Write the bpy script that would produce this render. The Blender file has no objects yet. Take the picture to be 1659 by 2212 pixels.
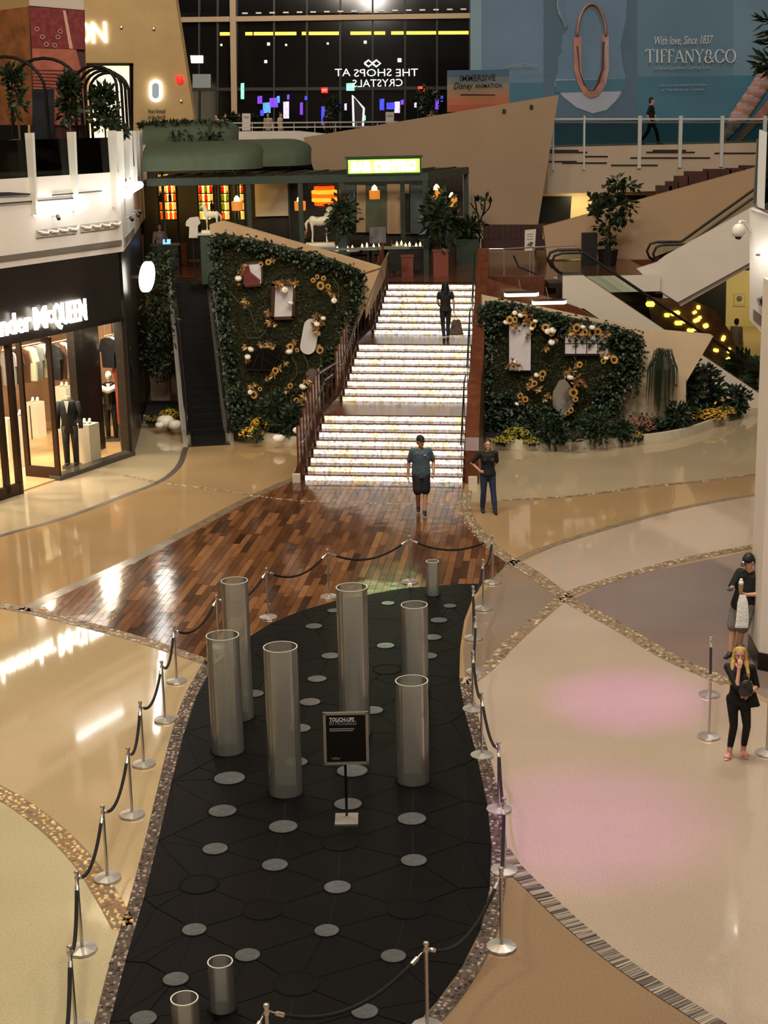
import bpy, bmesh, math, random
import numpy as np
from mathutils import Vector, Matrix, geometry as mgeo

random.seed(7)
RNG = np.random.default_rng(7)
SC = bpy.context.scene
COL = SC.collection

# ------------------------------------------------------------------ camera
FPX, PITCH, ROLL, EYE = 3300.0, 0.2484, -0.0214, 8.8      # focal length in pixels of the 1659 x 2212 frame
IW, IH = 1659, 2212
_c, _s = math.cos(PITCH), math.sin(PITCH)
CF = np.array([0, _c, -_s]); _u = np.array([0, _s, _c]); _r = np.array([1., 0, 0])
CR = math.cos(ROLL) * _r + math.sin(ROLL) * _u
CU = -math.sin(ROLL) * _r + math.cos(ROLL) * _u
CO = np.array([0, 0, EYE])
cam = bpy.data.cameras.new('camera'); camo = bpy.data.objects.new('camera', cam); COL.objects.link(camo)
cam.sensor_fit = 'VERTICAL'; cam.sensor_height = 36.0; cam.lens = FPX / IH * 36.0
cam.clip_start = 0.1; cam.clip_end = 500
camo.matrix_world = Matrix(((CR[0], CU[0], -CF[0], 0), (CR[1], CU[1], -CF[1], 0), (CR[2], CU[2], -CF[2], EYE), (0, 0, 0, 1)))
SC.camera = camo
# ------------------------------------------------------------------ world, exposure
w = bpy.data.worlds.new('night'); SC.world = w; w.use_nodes = True
w.node_tree.nodes['Background'].inputs[0].default_value = (0.020, 0.017, 0.015, 1)
w.node_tree.nodes['Background'].inputs[1].default_value = 1.0
SC.view_settings.view_transform = 'Standard'; SC.view_settings.look = 'None'
SC.view_settings.gamma = 1.0; SC.view_settings.exposure = 0.0; SC.view_settings.use_curve_mapping = False

# ------------------------------------------------------------------ the hall's ceiling lamps and added fill
def area_light(name, loc, target, size, power, color):
    l = bpy.data.lights.new(name, 'AREA'); l.shape = 'DISK'; l.size = size; l.energy = power; l.color = color
    o = bpy.data.objects.new(name, l); COL.objects.link(o); o.location = loc
    o.rotation_euler = (Vector(target) - Vector(loc)).to_track_quat('-Z', 'Y').to_euler(); return o
def spot_light(name, loc, target, power, color, deg, blend=0.6, r=0.15):
    l = bpy.data.lights.new(name, 'SPOT'); l.energy = power; l.color = color
    l.spot_size = math.radians(deg); l.spot_blend = blend; l.shadow_soft_size = r
    o = bpy.data.objects.new(name, l); COL.objects.link(o); o.location = loc
    o.rotation_euler = (Vector(target) - Vector(loc)).to_track_quat('-Z', 'Y').to_euler(); return o
def point_light(name, loc, power, color, r=0.1):
    l = bpy.data.lights.new(name, 'POINT'); l.energy = power; l.color = color; l.shadow_soft_size = r
    o = bpy.data.objects.new(name, l); COL.objects.link(o); o.location = loc; return o
# all of these hang at the ceiling (z about 25), out of view; south, stone and far are added fill
area_light('ceiling_lamp_hall_offscreen', (2, 20, 25.3), (0, 22, 0), 5, 3300, (1, .93, .86))
area_light('ceiling_lamp_front_offscreen', (-3, 6, 25.3), (-1, 15, 0), 4, 1550, (1, .88, .70))
area_light('ceiling_lamp_west_offscreen', (-7, 27, 25.3), (-6, 30, 0), 3, 2250, (1, .80, .52))
area_light('ceiling_lamp_east_offscreen', (9, 30, 25.3), (7, 36, 0), 4, 1850, (1, .92, .82))
area_light('ceiling_lamp_walls_offscreen', (1, 30, 25.3), (0, 55, 6), 4, 850, (1, .86, .68))
area_light('added_fill_south_offscreen', (0, -5, 25.3), (0, 20, 1), 3, 2300, (1, .92, .82))  # added fill from behind the camera for upright surfaces
area_light('added_fill_stone_offscreen', (-12, 62, 25.3), (-14, 82, 12), 2, 2900, (1, .88, .72))  # added fill to brighten the limestone wall
area_light('added_fill_far_offscreen', (-2, 86, 25.3), (-4, 104, 13), 2, 2900, (1, .86, .70))  # added fill so the far columns and beams are not dark
area_light('ceiling_lamp_hoarding_offscreen', (14, 54, 25.3), (14, 67, 11), 2, 480, (.95, .97, 1))
spot_light('magenta_spot_far_offscreen', (-2, 10, 25), (3.75, 22.4, 0), 25000, (.66, .09, 1), 6.4, 1.0)
spot_light('magenta_spot_near_offscreen', (-4, 6, 25), (2.55, 18.1, 0), 19000, (.66, .09, 1), 8.4, 1.0)

# ------------------------------------------------------------------ pixels to places
def ray(x, y): return CF + CR * (x - 829.5) / FPX - CU * (y - 1106) / FPX
def G(x, y, z=0.0):                       # on the level z
    d = ray(x, y); return Vector(CO + d * (z - EYE) / d[2])
def PY(x, y, Y):                          # on the cross plane at depth Y
    d = ray(x, y); return Vector(CO + d * Y / d[1])
def PL(x, y, A, B):                       # on the upright plane through A and B
    n = np.array([-(B[1] - A[1]), B[0] - A[0], 0.0]); d = ray(x, y)
    return Vector(CO + d * (n @ (np.array([A[0], A[1], 0.]) - CO)) / (n @ d))
def PX(px, z, Y):                         # X where image column px meets depth Y at height z (few steps)
    y = 1106
    for _ in range(8):
        p = PY(px, y, Y); y -= (z - p.z) * FPX / Y
    return PY(px, y, Y).x

# ------------------------------------------------------------------ materials
def lin(c):
    return tuple(((v / 255) / 12.92 if v / 255 <= .04045 else (((v / 255) + .055) / 1.055) ** 2.4) for v in c)
MATS = {}
def M(name, rgb, rough=.5, metal=0., emit=0., erg=None, noise=None, bump=None, alpha=1., spec=.5, coords='Object'):
    if name in MATS: return MATS[name]
    m = bpy.data.materials.new(name); MATS[name] = m; m.use_nodes = True
    nt = m.node_tree; b = nt.nodes['Principled BSDF']; c = lin(rgb)
    b.inputs['Base Color'].default_value = (*c, 1); b.inputs['Roughness'].default_value = rough
    b.inputs['Metallic'].default_value = metal; b.inputs['Alpha'].default_value = alpha
    b.inputs['Specular IOR Level'].default_value = spec
    if emit:
        b.inputs['Emission Color'].default_value = (*lin(erg or rgb), 1); b.inputs['Emission Strength'].default_value = emit
    if noise or bump: tc = nt.nodes.new('ShaderNodeTexCoord')
    if noise:
        sc, amt = noise
        n = nt.nodes.new('ShaderNodeTexNoise'); n.inputs['Scale'].default_value = sc; n.inputs['Detail'].default_value = 4
        nt.links.new(tc.outputs[coords], n.inputs['Vector'])
        r = nt.nodes.new('ShaderNodeValToRGB'); nt.links.new(n.outputs['Fac'], r.inputs[0])
        r.color_ramp.elements[0].position = .3; r.color_ramp.elements[1].position = .7
        r.color_ramp.elements[0].color = (*[v * (1 - amt) for v in c], 1)
        r.color_ramp.elements[1].color = (*[min(1, v * (1 + amt)) for v in c], 1)
        nt.links.new(r.outputs[0], b.inputs['Base Color'])
    if bump:
        sc, st = bump
        n = nt.nodes.new('ShaderNodeTexNoise'); n.inputs['Scale'].default_value = sc; n.inputs['Detail'].default_value = 2
        nt.links.new(tc.outputs[coords], n.inputs['Vector'])
        bp = nt.nodes.new('ShaderNodeBump'); bp.inputs['Strength'].default_value = st; bp.inputs['Distance'].default_value = .05
        nt.links.new(n.outputs['Fac'], bp.inputs['Height']); nt.links.new(bp.outputs[0], b.inputs['Normal'])
    return m

def ramp_island(name, cols, rough=.5, spec=.5, bump=None, grain=None):
    """colour picked at random for each object and each loose piece"""
    if name in MATS: return MATS[name]
    m = M(name, cols[0], rough, spec=spec, bump=bump); nt = m.node_tree; b = nt.nodes['Principled BSDF']
    oi = nt.nodes.new('ShaderNodeObjectInfo'); ge = nt.nodes.new('ShaderNodeNewGeometry')
    ad = nt.nodes.new('ShaderNodeMath'); ad.operation = 'ADD'
    nt.links.new(oi.outputs['Random'], ad.inputs[0]); nt.links.new(ge.outputs['Random Per Island'], ad.inputs[1])
    fr = nt.nodes.new('ShaderNodeMath'); fr.operation = 'FRACT'; nt.links.new(ad.outputs[0], fr.inputs[0])
    r = nt.nodes.new('ShaderNodeValToRGB'); r.color_ramp.interpolation = 'CONSTANT' if not grain else 'LINEAR'
    while len(r.color_ramp.elements) < len(cols): r.color_ramp.elements.new(.5)
    for i, c in enumerate(cols):
        r.color_ramp.elements[i].position = i / len(cols); r.color_ramp.elements[i].color = (*lin(c), 1)
    nt.links.new(fr.outputs[0], r.inputs[0])
    out = r.outputs[0]
    if grain:
        tc = nt.nodes.new('ShaderNodeTexCoord'); mp = nt.nodes.new('ShaderNodeMapping'); mp.inputs['Scale'].default_value = grain
        nt.links.new(tc.outputs['Object'], mp.inputs[0])
        n = nt.nodes.new('ShaderNodeTexNoise'); n.inputs['Scale'].default_value = 1; n.inputs['Detail'].default_value = 3
        nt.links.new(mp.outputs[0], n.inputs['Vector'])
        mx = nt.nodes.new('ShaderNodeMix'); mx.data_type = 'RGBA'; mx.blend_type = 'MULTIPLY'; mx.inputs[0].default_value = .6
        nt.links.new(r.outputs[0], mx.inputs[6]); nt.links.new(n.outputs['Fac'], mx.inputs[7]); out = mx.outputs[2]
    nt.links.new(out, b.inputs['Base Color'])
    return m

def glass(name, tint, amount, rough=.05, body=0.0):
    """clear sheet: see-through mixed with a mirror gloss by Fresnel and a little body colour"""
    if name in MATS: return MATS[name]
    m = bpy.data.materials.new(name); MATS[name] = m; m.use_nodes = True; nt = m.node_tree; nt.nodes.clear()
    o = nt.nodes.new('ShaderNodeOutputMaterial'); t = nt.nodes.new('ShaderNodeBsdfTransparent'); t.inputs[0].default_value = (*lin(tint), 1)
    g = nt.nodes.new('ShaderNodeBsdfGlossy'); g.inputs['Roughness'].default_value = rough
    f = nt.nodes.new('ShaderNodeLayerWeight'); f.inputs['Blend'].default_value = amount
    mx = nt.nodes.new('ShaderNodeMixShader'); nt.links.new(f.outputs['Fresnel'], mx.inputs[0])
    nt.links.new(t.outputs[0], mx.inputs[1]); nt.links.new(g.outputs[0], mx.inputs[2]); last = mx
    if body:
        d = nt.nodes.new('ShaderNodeBsdfDiffuse'); d.inputs[0].default_value = (*lin((225, 228, 215)), 1)
        m2 = nt.nodes.new('ShaderNodeMixShader'); m2.inputs[0].default_value = body
        nt.links.new(last.outputs[0], m2.inputs[1]); nt.links.new(d.outputs[0], m2.inputs[2]); last = m2
    nt.links.new(last.outputs[0], o.inputs[0]); return m

# ------------------------------------------------------------------ objects
def tag(o, label=None, cat=None, group=None, kind=None):
    if label: o['label'] = label
    if cat: o['category'] = cat
    if group: o['group'] = group
    if kind: o['kind'] = kind
    return o
def thing(name, label, cat, loc=(0, 0, 0), group=None, rz=0.0):
    o = bpy.data.objects.new(name, None); COL.objects.link(o); o.empty_display_size = .2
    o.location = loc; o.rotation_euler = (0, 0, rz); return tag(o, label, cat, group)
def mw(o):                                # world matrix of a root or part without waiting for the depsgraph
    m = Matrix.LocRotScale(o.location, o.rotation_euler, o.scale)
    return mw(o.parent) @ o.matrix_parent_inverse @ m if o.parent else m
def link(o, parent=None, world=True):
    COL.objects.link(o)
    if parent:
        o.parent = parent
        if world: o.matrix_parent_inverse = mw(parent).inverted()
    return o
def copy_tree(o, parent=None):
    c = o.copy(); COL.objects.link(c)
    if parent: c.parent = parent; c.matrix_parent_inverse = o.matrix_parent_inverse.copy()
    for ch in KIDS.get(o.name, []): 
        k = copy_tree(ch, c); KIDS.setdefault(c.name, []).append(k)
    return c
KIDS = {}

class MB:
    def __init__(s): s.v = []; s.f = []
    def add(s, v, f):
        n = len(s.v); s.v += [tuple(p) for p in v]; s.f += [tuple(i + n for i in q) for q in f]; return s
    def box(s, c, size, rz=0, rx=0, ry=0):
        x, y, z = [d / 2 for d in size]; R = Matrix.Rotation(rz, 3, 'Z') @ Matrix.Rotation(ry, 3, 'Y') @ Matrix.Rotation(rx, 3, 'X')
        P = [Vector(c) + R @ Vector((a * x, b * y, d * z)) for d in (-1, 1) for a, b in ((-1, -1), (1, -1), (1, 1), (-1, 1))]
        return s.hexa(P)
    def hexa(s, P): return s.add(P, [(3, 2, 1, 0), (4, 5, 6, 7), (0, 1, 5, 4), (1, 2, 6, 5), (2, 3, 7, 6), (3, 0, 4, 7)])
    def prism(s, poly, vec):
        n = len(poly); v = Vector(vec); P = [Vector(p) for p in poly] + [Vector(p) + v for p in poly]
        return s.add(P, [tuple(range(n - 1, -1, -1)), tuple(range(n, 2 * n))] + [(i, (i + 1) % n, n + (i + 1) % n, n + i) for i in range(n)])
    def tube(s, pts, r, n=8, caps=True, flat=1.0):
        pts = [Vector(p) for p in pts]; k = len(pts); rs = r if isinstance(r, (list, tuple)) else [r] * k
        V = []; up = Vector((0, 0, 1))
        t0 = (pts[1] - pts[0]).normalized(); a = t0.cross(up)
        a = a.normalized() if a.length > 1e-3 else Vector((1, 0, 0))
        for i, p in enumerate(pts):
            t = (pts[min(i + 1, k - 1)] - pts[max(i - 1, 0)])
            t = t.normalized() if t.length > 1e-9 else t0
            a = (a - t * a.dot(t)); a = a.normalized() if a.length > 1e-6 else t.orthogonal().normalized()
            b = t.cross(a)
            for j in range(n):
                w = 2 * math.pi * j / n; V.append(p + (a * math.cos(w) + b * math.sin(w) * flat) * rs[i])
        F = [(i * n + j, i * n + (j + 1) % n, (i + 1) * n + (j + 1) % n, (i + 1) * n + j) for i in range(k - 1) for j in range(n)]
        if caps: F += [tuple(range(n - 1, -1, -1)), tuple(range((k - 1) * n, k * n))]
        return s.add(V, F)
    def bar(s, p, q, w, h):                # rectangular bar between two points, h upright
        p, q = Vector(p), Vector(q); t = (q - p).normalized(); a = t.cross(Vector((0, 0, 1)))
        a = a.normalized() if a.length > 1e-3 else Vector((1, 0, 0)); b = a.cross(t)
        A = a * w / 2; B = b * h / 2
        return s.hexa([p - A - B, p + A - B, q + A - B, q - A - B, p - A + B, p + A + B, q + A + B, q - A + B])
    def lathe(s, prof, c=(0, 0, 0), n=16, caps=True):
        V = []; k = len(prof)
        for r, z in prof:
            for j in range(n):
                w = 2 * math.pi * j / n; V.append((c[0] + r * math.cos(w), c[1] + r * math.sin(w), c[2] + z))
        F = [(i * n + j, i * n + (j + 1) % n, (i + 1) * n + (j + 1) % n, (i + 1) * n + j) for i in range(k - 1) for j in range(n)]
        if caps: F += [tuple(range(n - 1, -1, -1)), tuple(range((k - 1) * n, k * n))]
        return s.add(V, F)
    def ell(s, c, r, n=10, m=7, R=None):
        V = []; c = Vector(c)
        for i in range(m + 1):
            th = math.pi * i / m
            for j in range(n):
                w = 2 * math.pi * j / n; st = max(math.sin(th), 1e-3)
                p = Vector((r[0] * st * math.cos(w), r[1] * st * math.sin(w), -r[2] * math.cos(th)))
                V.append(c + (R @ p if R else p))
        F = [(i * n + j, i * n + (j + 1) % n, (i + 1) * n + (j + 1) % n, (i + 1) * n + j) for i in range(m) for j in range(n)]
        F += [tuple(range(n - 1, -1, -1)), tuple(range(m * n, (m + 1) * n))]
        return s.add(V, F)
    def cap(s, p, r0, q, r1, n=12):        # capsule with two radii
        p, q = Vector(p), Vector(q); a = (q - p); a = a.normalized() if a.length > 1e-6 else Vector((0, 0, 1))
        P = []; Rr = []
        for t in (-88, -60, -30, 0): P.append(p + a * r0 * math.sin(math.radians(t))); Rr.append(r0 * math.cos(math.radians(t)))
        for t in (0, 30, 60, 88): P.append(q + a * r1 * math.sin(math.radians(t))); Rr.append(r1 * math.cos(math.radians(t)))
        return s.tube(P, Rr, n)
    def mesh(s, name, mat, smooth=False):
        me = bpy.data.meshes.new(name); me.from_pydata(s.v, [], s.f)
        bm = bmesh.new(); bm.from_mesh(me); bmesh.ops.recalc_face_normals(bm, faces=bm.faces); bm.to_mesh(me); bm.free()
        if mat: me.materials.append(mat)
        if smooth: me.shade_smooth() if smooth is True else me.set_sharp_from_angle(angle=math.radians(smooth)) if False else [setattr(p, 'use_smooth', True) for p in me.polygons]
        if smooth and smooth is not True: me.set_sharp_from_angle(angle=math.radians(smooth))
        return me
    def build(s, name, mat, parent=None, smooth=False, local=False, **k):
        o = bpy.data.objects.new(name, s.mesh(name, mat, smooth)); link(o, parent, not local)
        if parent: KIDS.setdefault(parent.name, []).append(o)
        return tag(o, **k)
def obj_from(me, name, parent=None, loc=(0, 0, 0), rot=(0, 0, 0), local=True, **k):
    o = bpy.data.objects.new(name, me); o.location = loc; o.rotation_euler = rot; link(o, parent, not local)
    if parent: KIDS.setdefault(parent.name, []).append(o)
    return tag(o, **k)
def struct(name, mb, mat, **k):
    return tag(mb.build(name, mat, smooth=k.pop('smooth', False)), kind='structure', **k)

def text(s, mat, o, xd, up, parent, height=None, width=None, name='lettering', depth=.01, shear=0., align='LEFT', mirror=False, bold=0.0, space=1.0):
    cu = bpy.data.curves.new('t', 'FONT'); cu.body = s; cu.size = 1; cu.shear = shear; cu.extrude = .5; cu.align_x = align
    cu.offset = bold; cu.space_character = space; cu.resolution_u = 2
    ob = bpy.data.objects.new('t', cu); COL.objects.link(ob)
    dg = bpy.context.evaluated_depsgraph_get(); me = bpy.data.meshes.new_from_object(ob.evaluated_get(dg))
    COL.objects.unlink(ob); bpy.data.objects.remove(ob); bpy.data.curves.remove(cu)
    xs = [v.co.x for v in me.vertices]; ys = [v.co.y for v in me.vertices]
    wd = max(xs) - min(xs); hh = .7
    ky = height / hh if height else (width / wd); kx = width / wd if width else ky
    xd = Vector(xd).normalized(); up = Vector(up).normalized(); n = xd.cross(up)
    x0 = min(xs) if align == 'LEFT' else (min(xs) + max(xs)) / 2
    sg = -1 if mirror else 1
    for v in me.vertices:
        v.co = Vector(o) + xd * (sg * (v.co.x - x0) * kx) + up * (v.co.y * ky) + n * ((v.co.z + .5) * depth)
    me.materials.clear(); me.materials.append(mat)
    ob = bpy.data.objects.new(name, me); link(ob, parent)
    return ob

def clip_poly(poly, rect):                # polygon clipped by a convex ring (2-D)
    out = list(poly)
    for i in range(len(rect)):
        a, b = rect[i], rect[(i + 1) % len(rect)]; inp = out; out = []
        if not inp: break
        side = lambda p: (b[0] - a[0]) * (p[1] - a[1]) - (b[1] - a[1]) * (p[0] - a[0])
        for j in range(len(inp)):
            p, q = inp[j - 1], inp[j]; sp, sq = side(p), side(q)
            if (sp >= 0) != (sq >= 0):
                t = sp / (sp - sq); out.append((p[0] + (q[0] - p[0]) * t, p[1] + (q[1] - p[1]) * t))
            if sq >= 0: out.append(q)
    return out
def area2(p): return .5 * sum(p[i - 1][0] * p[i][1] - p[i][0] * p[i - 1][1] for i in range(len(p)))
def inside(p, poly):
    x, y = p; c = False
    for i in range(len(poly)):
        (x1, y1), (x2, y2) = poly[i - 1], poly[i]
        if (y1 > y) != (y2 > y) and x < (x2 - x1) * (y - y1) / (y2 - y1) + x1: c = not c
    return c
def spline(pts, n=8):                     # Catmull-Rom through the points
    P = [Vector(p) for p in pts]; P = [P[0] * 2 - P[1]] + P + [P[-1] * 2 - P[-2]]; out = []
    for i in range(1, len(P) - 2):
        for k in range(n):
            t = k / n; a, b, c, d = P[i - 1], P[i], P[i + 1], P[i + 2]
            out.append(.5 * ((2 * b) + (c - a) * t + (2 * a - 5 * b + 4 * c - d) * t * t + (3 * b - a - 3 * c + d) * t ** 3))
    out.append(P[-2]); return out
def gp(pts, z=0.0, n=6): return [G(x, y, 0) + Vector((0, 0, z)) for x, y in [(p.x, p.y) for p in spline([(a, b, 0) for a, b in pts], n)]]

# ================================================================== the floor
def terrazzo(name, rgb, rough=.05):
    if name in MATS: return MATS[name]
    m = M(name, rgb, rough, bump=(.55, .035), spec=.55); nt = m.node_tree; b = nt.nodes['Principled BSDF']
    tc = [n for n in nt.nodes if n.type == 'TEX_COORD'][0]
    n1 = nt.nodes.new('ShaderNodeTexNoise'); n1.inputs['Scale'].default_value = 45; n1.inputs['Detail'].default_value = 3
    n2 = nt.nodes.new('ShaderNodeTexNoise'); n2.inputs['Scale'].default_value = .5
    r = nt.nodes.new('ShaderNodeValToRGB'); c = lin(rgb)
    r.color_ramp.elements[0].position = .3; r.color_ramp.elements[0].color = (*[v * .80 for v in c], 1)
    r.color_ramp.elements[1].position = .7; r.color_ramp.elements[1].color = (*[min(1, v * 1.14) for v in c], 1)
    ad = nt.nodes.new('ShaderNodeMath'); ad.operation = 'MULTIPLY_ADD'; ad.inputs[1].default_value = .7
    sb = nt.nodes.new('ShaderNodeMath'); sb.operation = 'MULTIPLY'; sb.inputs[1].default_value = .3
    for n in (n1, n2): nt.links.new(tc.outputs['Object'], n.inputs['Vector'])
    nt.links.new(n2.outputs['Fac'], sb.inputs[0]); nt.links.new(n1.outputs['Fac'], ad.inputs[0]); nt.links.new(sb.outputs[0], ad.inputs[2])
    nt.links.new(ad.outputs[0], r.inputs[0]); nt.links.new(r.outputs[0], b.inputs['Base Color'])
    rr = nt.nodes.new('ShaderNodeMapRange'); rr.inputs[3].default_value = rough * .5; rr.inputs[4].default_value = rough * 1.7
    nt.links.new(n2.outputs['Fac'], rr.inputs[0]); nt.links.new(rr.outputs[0], b.inputs['Roughness'])
    return m
T_TAN = terrazzo('terrazzo_tan', (166, 138, 100)); T_PALE = terrazzo('terrazzo_pale', (178, 162, 132))
T_BEIGE = terrazzo('terrazzo_beige', (180, 158, 120)); T_CREAM = terrazzo('terrazzo_cream', (186, 174, 138))
T_MAUVE = terrazzo('terrazzo_mauve', (128, 110, 102)); T_BROWN = terrazzo('terrazzo_brown', (134, 116, 98))
T_ROSE = terrazzo('terrazzo_rose', (174, 157, 138)); T_OCHRE = terrazzo('terrazzo_ochre', (142, 118, 92))

floor = struct('floor', MB().box((2, 55, -.15), (70, 110, .3)), T_TAN, label='polished tan terrazzo floor of the mall hall')
def field(pts, mat, z=.003, curve=4, name='terrazzo_field'):
    P = gp(pts, 0, curve) if curve else [G(x, y) for x, y in pts]
    return MB().prism(P, (0, 0, z)).build(name, mat, floor)
field([(-300, 1235), (0, 1158), (150, 1115), (270, 1070), (345, 1040), (385, 1012), (402, 972)], T_PALE).data  # curve first
field([(-300, 1250), (-300, 1160), (0, 1082), (278, 986), (305, 925), (402, 960), (402, 975), (385, 1012), (345, 1040), (270, 1070), (150, 1115), (0, 1158)], T_PALE, .002, 0)
field([(-300, 1275), (0, 1316), (60, 1326), (245, 1368), (330, 1394), (452, 1434), (410, 1510), (385, 1590), (358, 1700), (328, 1830), (296, 1955), (268, 2010), (232, 1945), (185, 1875), (120, 1805), (45, 1748), (-300, 1600)], T_BEIGE, .002, 0)
field([(-300, 1610), (-40, 1712), (45, 1755), (120, 1815), (185, 1885), (232, 1960), (262, 2030), (240, 2110), (215, 2212), (170, 2400), (-300, 2400)], T_CREAM, .002, 0)
field([(1012, 1048), (1080, 975), (1300, 970), (1450, 955), (1600, 900), (1720, 895), (1720, 1014), (1550, 1037), (1400, 1052), (1230, 1074), (1085, 1082), (1015, 1085)], T_PALE, .002, 0)
field([(1120, 1218), (1200, 1180), (1350, 1132), (1500, 1094), (1720, 1056), (1720, 1162), (1550, 1200), (1400, 1228), (1300, 1258), (1220, 1290), (1150, 1240)], T_ROSE, .002, 0)
field([(1235, 1295), (1300, 1265), (1400, 1235), (1550, 1205), (1720, 1168), (1720, 1540), (1570, 1465), (1450, 1415), (1350, 1355)], T_MAUVE, .002, 0)
field([(1095, 1205), (1215, 1290), (1120, 1370), (1050, 1440), (1005, 1475), (1000, 1400), (1010, 1340), (1030, 1290), (1062, 1262)], T_BROWN, .002, 0)
field([(1220, 1300), (1345, 1368), (1450, 1428), (1570, 1478), (1760, 1570), (1760, 2340), (1560, 2212), (1380, 2096), (1250, 1996), (1140, 1893), (1090, 1838), (1075, 1780), (1045, 1640), (1015, 1490), (1060, 1445)], T_ROSE, .0025, 0)
field([(1080, 1870), (1140, 1915), (1250, 2018), (1380, 2118), (1560, 2240), (1560, 2400), (810, 2400), (960, 2172), (1012, 2100), (1052, 2020), (1072, 1920)], T_OCHRE, .002, 0)

PEB = ramp_island('pebble_mix', [(120, 102, 82), (160, 142, 114), (184, 170, 142), (100, 84, 68), (140, 120, 96)], .35)
PEBD = ramp_island('pebble_dark', [(112, 92, 78), (150, 132, 116), (84, 68, 58), (172, 156, 140), (60, 50, 44)], .35)
PEBG = ramp_island('pebble_gold', [(196, 154, 92), (222, 184, 120), (150, 112, 64), (232, 204, 150)], .3)
SLATE = ramp_island('slate_bars', [(112, 100, 88), (140, 128, 112), (84, 74, 66), (158, 146, 128)], .45)
GROUT = M('grout', (128, 108, 84), .5, noise=(8, .2)); GROUTD = M('grout_dark', (74, 62, 54), .5, noise=(8, .2))
STRIPE = M('stone_strip', (128, 112, 90), .25, noise=(6, .25)); STRIPEG = M('stone_strip_grey', (120, 104, 84), .2, noise=(5, .25))
def band(pts, wd, z0=.0, z1=.006):
    P = gp(pts, 0, 8); L = []; R = []
    for i, p in enumerate(P):
        t = (P[min(i + 1, len(P) - 1)] - P[max(i - 1, 0)]).normalized(); n = Vector((-t.y, t.x, 0)) * wd / 2
        L.append(p + n); R.append(p - n)
    return P, L, R
def strip(pts, wd, bed, stones=None, size=.075, slats=False, name='pebble_strip', far=60):
    P, L, R = band(pts, wd); mb = MB(); k = len(P)
    V = [(*p[:2], .006) for p in L] + [(*p[:2], .006) for p in R] + [(*p[:2], 0) for p in L] + [(*p[:2], 0) for p in R]
    F = []
    for i in range(k - 1):
        F += [(i, i + 1, k + i + 1, k + i), (i, 2 * k + i, 2 * k + i + 1, i + 1), (k + i, k + i + 1, 3 * k + i + 1, 3 * k + i)]
    b = mb.add(V, F).build(name, bed, floor)
    if not stones: return
    mb = MB(); rr = random.Random(len(pts) * 31 + int(wd * 100))
    acc = 0
    for i in range(k - 1):
        seg = P[i + 1] - P[i]; ln = seg.length; t = seg.normalized(); n = Vector((-t.y, t.x, 0))
        if slats:
            q = 0
            while q < ln:
                d = rr.uniform(.022, .05); c = P[i] + t * (q + d / 2); a = rr.uniform(-.06, .06); h = rr.uniform(.008, .016)
                mb.box((c.x, c.y, h / 2), (d * .82, wd * .97, h), math.atan2(t.y, t.x) + a); q += d
            continue
        rows = max(1, int(wd / size)); q = 0
        while q < ln:
            for r_ in range(rows):
                sz = size * rr.uniform(.32, .52); c = P[i] + t * (q + rr.uniform(-.4, .4) * size) + n * ((r_ + .5) / rows - .5 + rr.uniform(-.25, .25) / rows) * wd
                m = rr.randint(5, 7); ph = rr.uniform(0, 6.28); el = rr.uniform(.7, 1.25); h = rr.uniform(.010, .018)
                B = []; Tp = []
                for j in range(m):
                    w_ = ph + 2 * math.pi * j / m; ra = sz * rr.uniform(.8, 1.12)
                    B.append((c.x + ra * el * math.cos(w_), c.y + ra / el * math.sin(w_), .004)); Tp.append((c.x + .7 * ra * el * math.cos(w_), c.y + .7 * ra / el * math.sin(w_), h))
                mb.add(B + Tp, [tuple(range(m, 2 * m))] + [(j, (j + 1) % m, m + (j + 1) % m, m + j) for j in range(m)])
            q += size
    o = mb.build('slate_bars' if slats else 'pebbles', stones, b); o['kind'] = 'stuff'
strip([(456, 1424), (414, 1500), (386, 1580), (359, 1690), (329, 1820), (297, 1945), (257, 2080), (224, 2212), (182, 2380)], .20, GROUTD, PEBD, .06)
strip([(1003, 1465), (1018, 1545), (1044, 1640), (1067, 1740), (1077, 1830), (1073, 1920), (1053, 2020), (1013, 2100), (962, 2172), (912, 2225), (812, 2330)], .20, GROUTD, PEBD, .06)
strip([(-60, 1296), (0, 1308), (60, 1320), (150, 1342), (245, 1366), (330, 1391), (452, 1432)], .26, GROUT, PEB, .1)
strip([(-80, 1672), (-20, 1702), (45, 1740), (120, 1798), (185, 1867), (232, 1938), (268, 2002)], .28, GROUT, PEBG, .075)
strip([(1005, 1478), (1050, 1444), (1120, 1372), (1220, 1290), (1300, 1260), (1400, 1230), (1500, 1205), (1720, 1164)], .26, GROUT, PEB, .11)
strip([(1006, 1060), (1003, 1090), (1012, 1122), (1045, 1165), (1085, 1200), (1150, 1239), (1220, 1290), (1350, 1362), (1450, 1422), (1575, 1476)], .32, GROUT, PEB, .085)
strip([(1085, 1081), (1230, 1073), (1400, 1051), (1550, 1036), (1720, 1013)], .16, GROUT, PEB, .12)
strip([(270, 1028), (345, 1043), (430, 1053), (590, 1077), (640, 1080)], .13, GROUT, PEB, .12)
strip([(-80, 1184), (0, 1158), (150, 1115), (270, 1070), (345, 1040), (385, 1008), (402, 966)], .16, GROUTD, name='dark_stone_strip')
strip([(1060, 1262), (1088, 1230), (1130, 1204), (1200, 1176), (1350, 1130), (1500, 1092), (1720, 1054)], .2, STRIPE, name='smooth_stone_strip')
strip([(50, 1320), (110, 1290), (175, 1261), (300, 1205), (420, 1141), (520, 1087), (600, 1050), (640, 1034)], .3, STRIPEG, name='grey_stone_strip')
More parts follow.
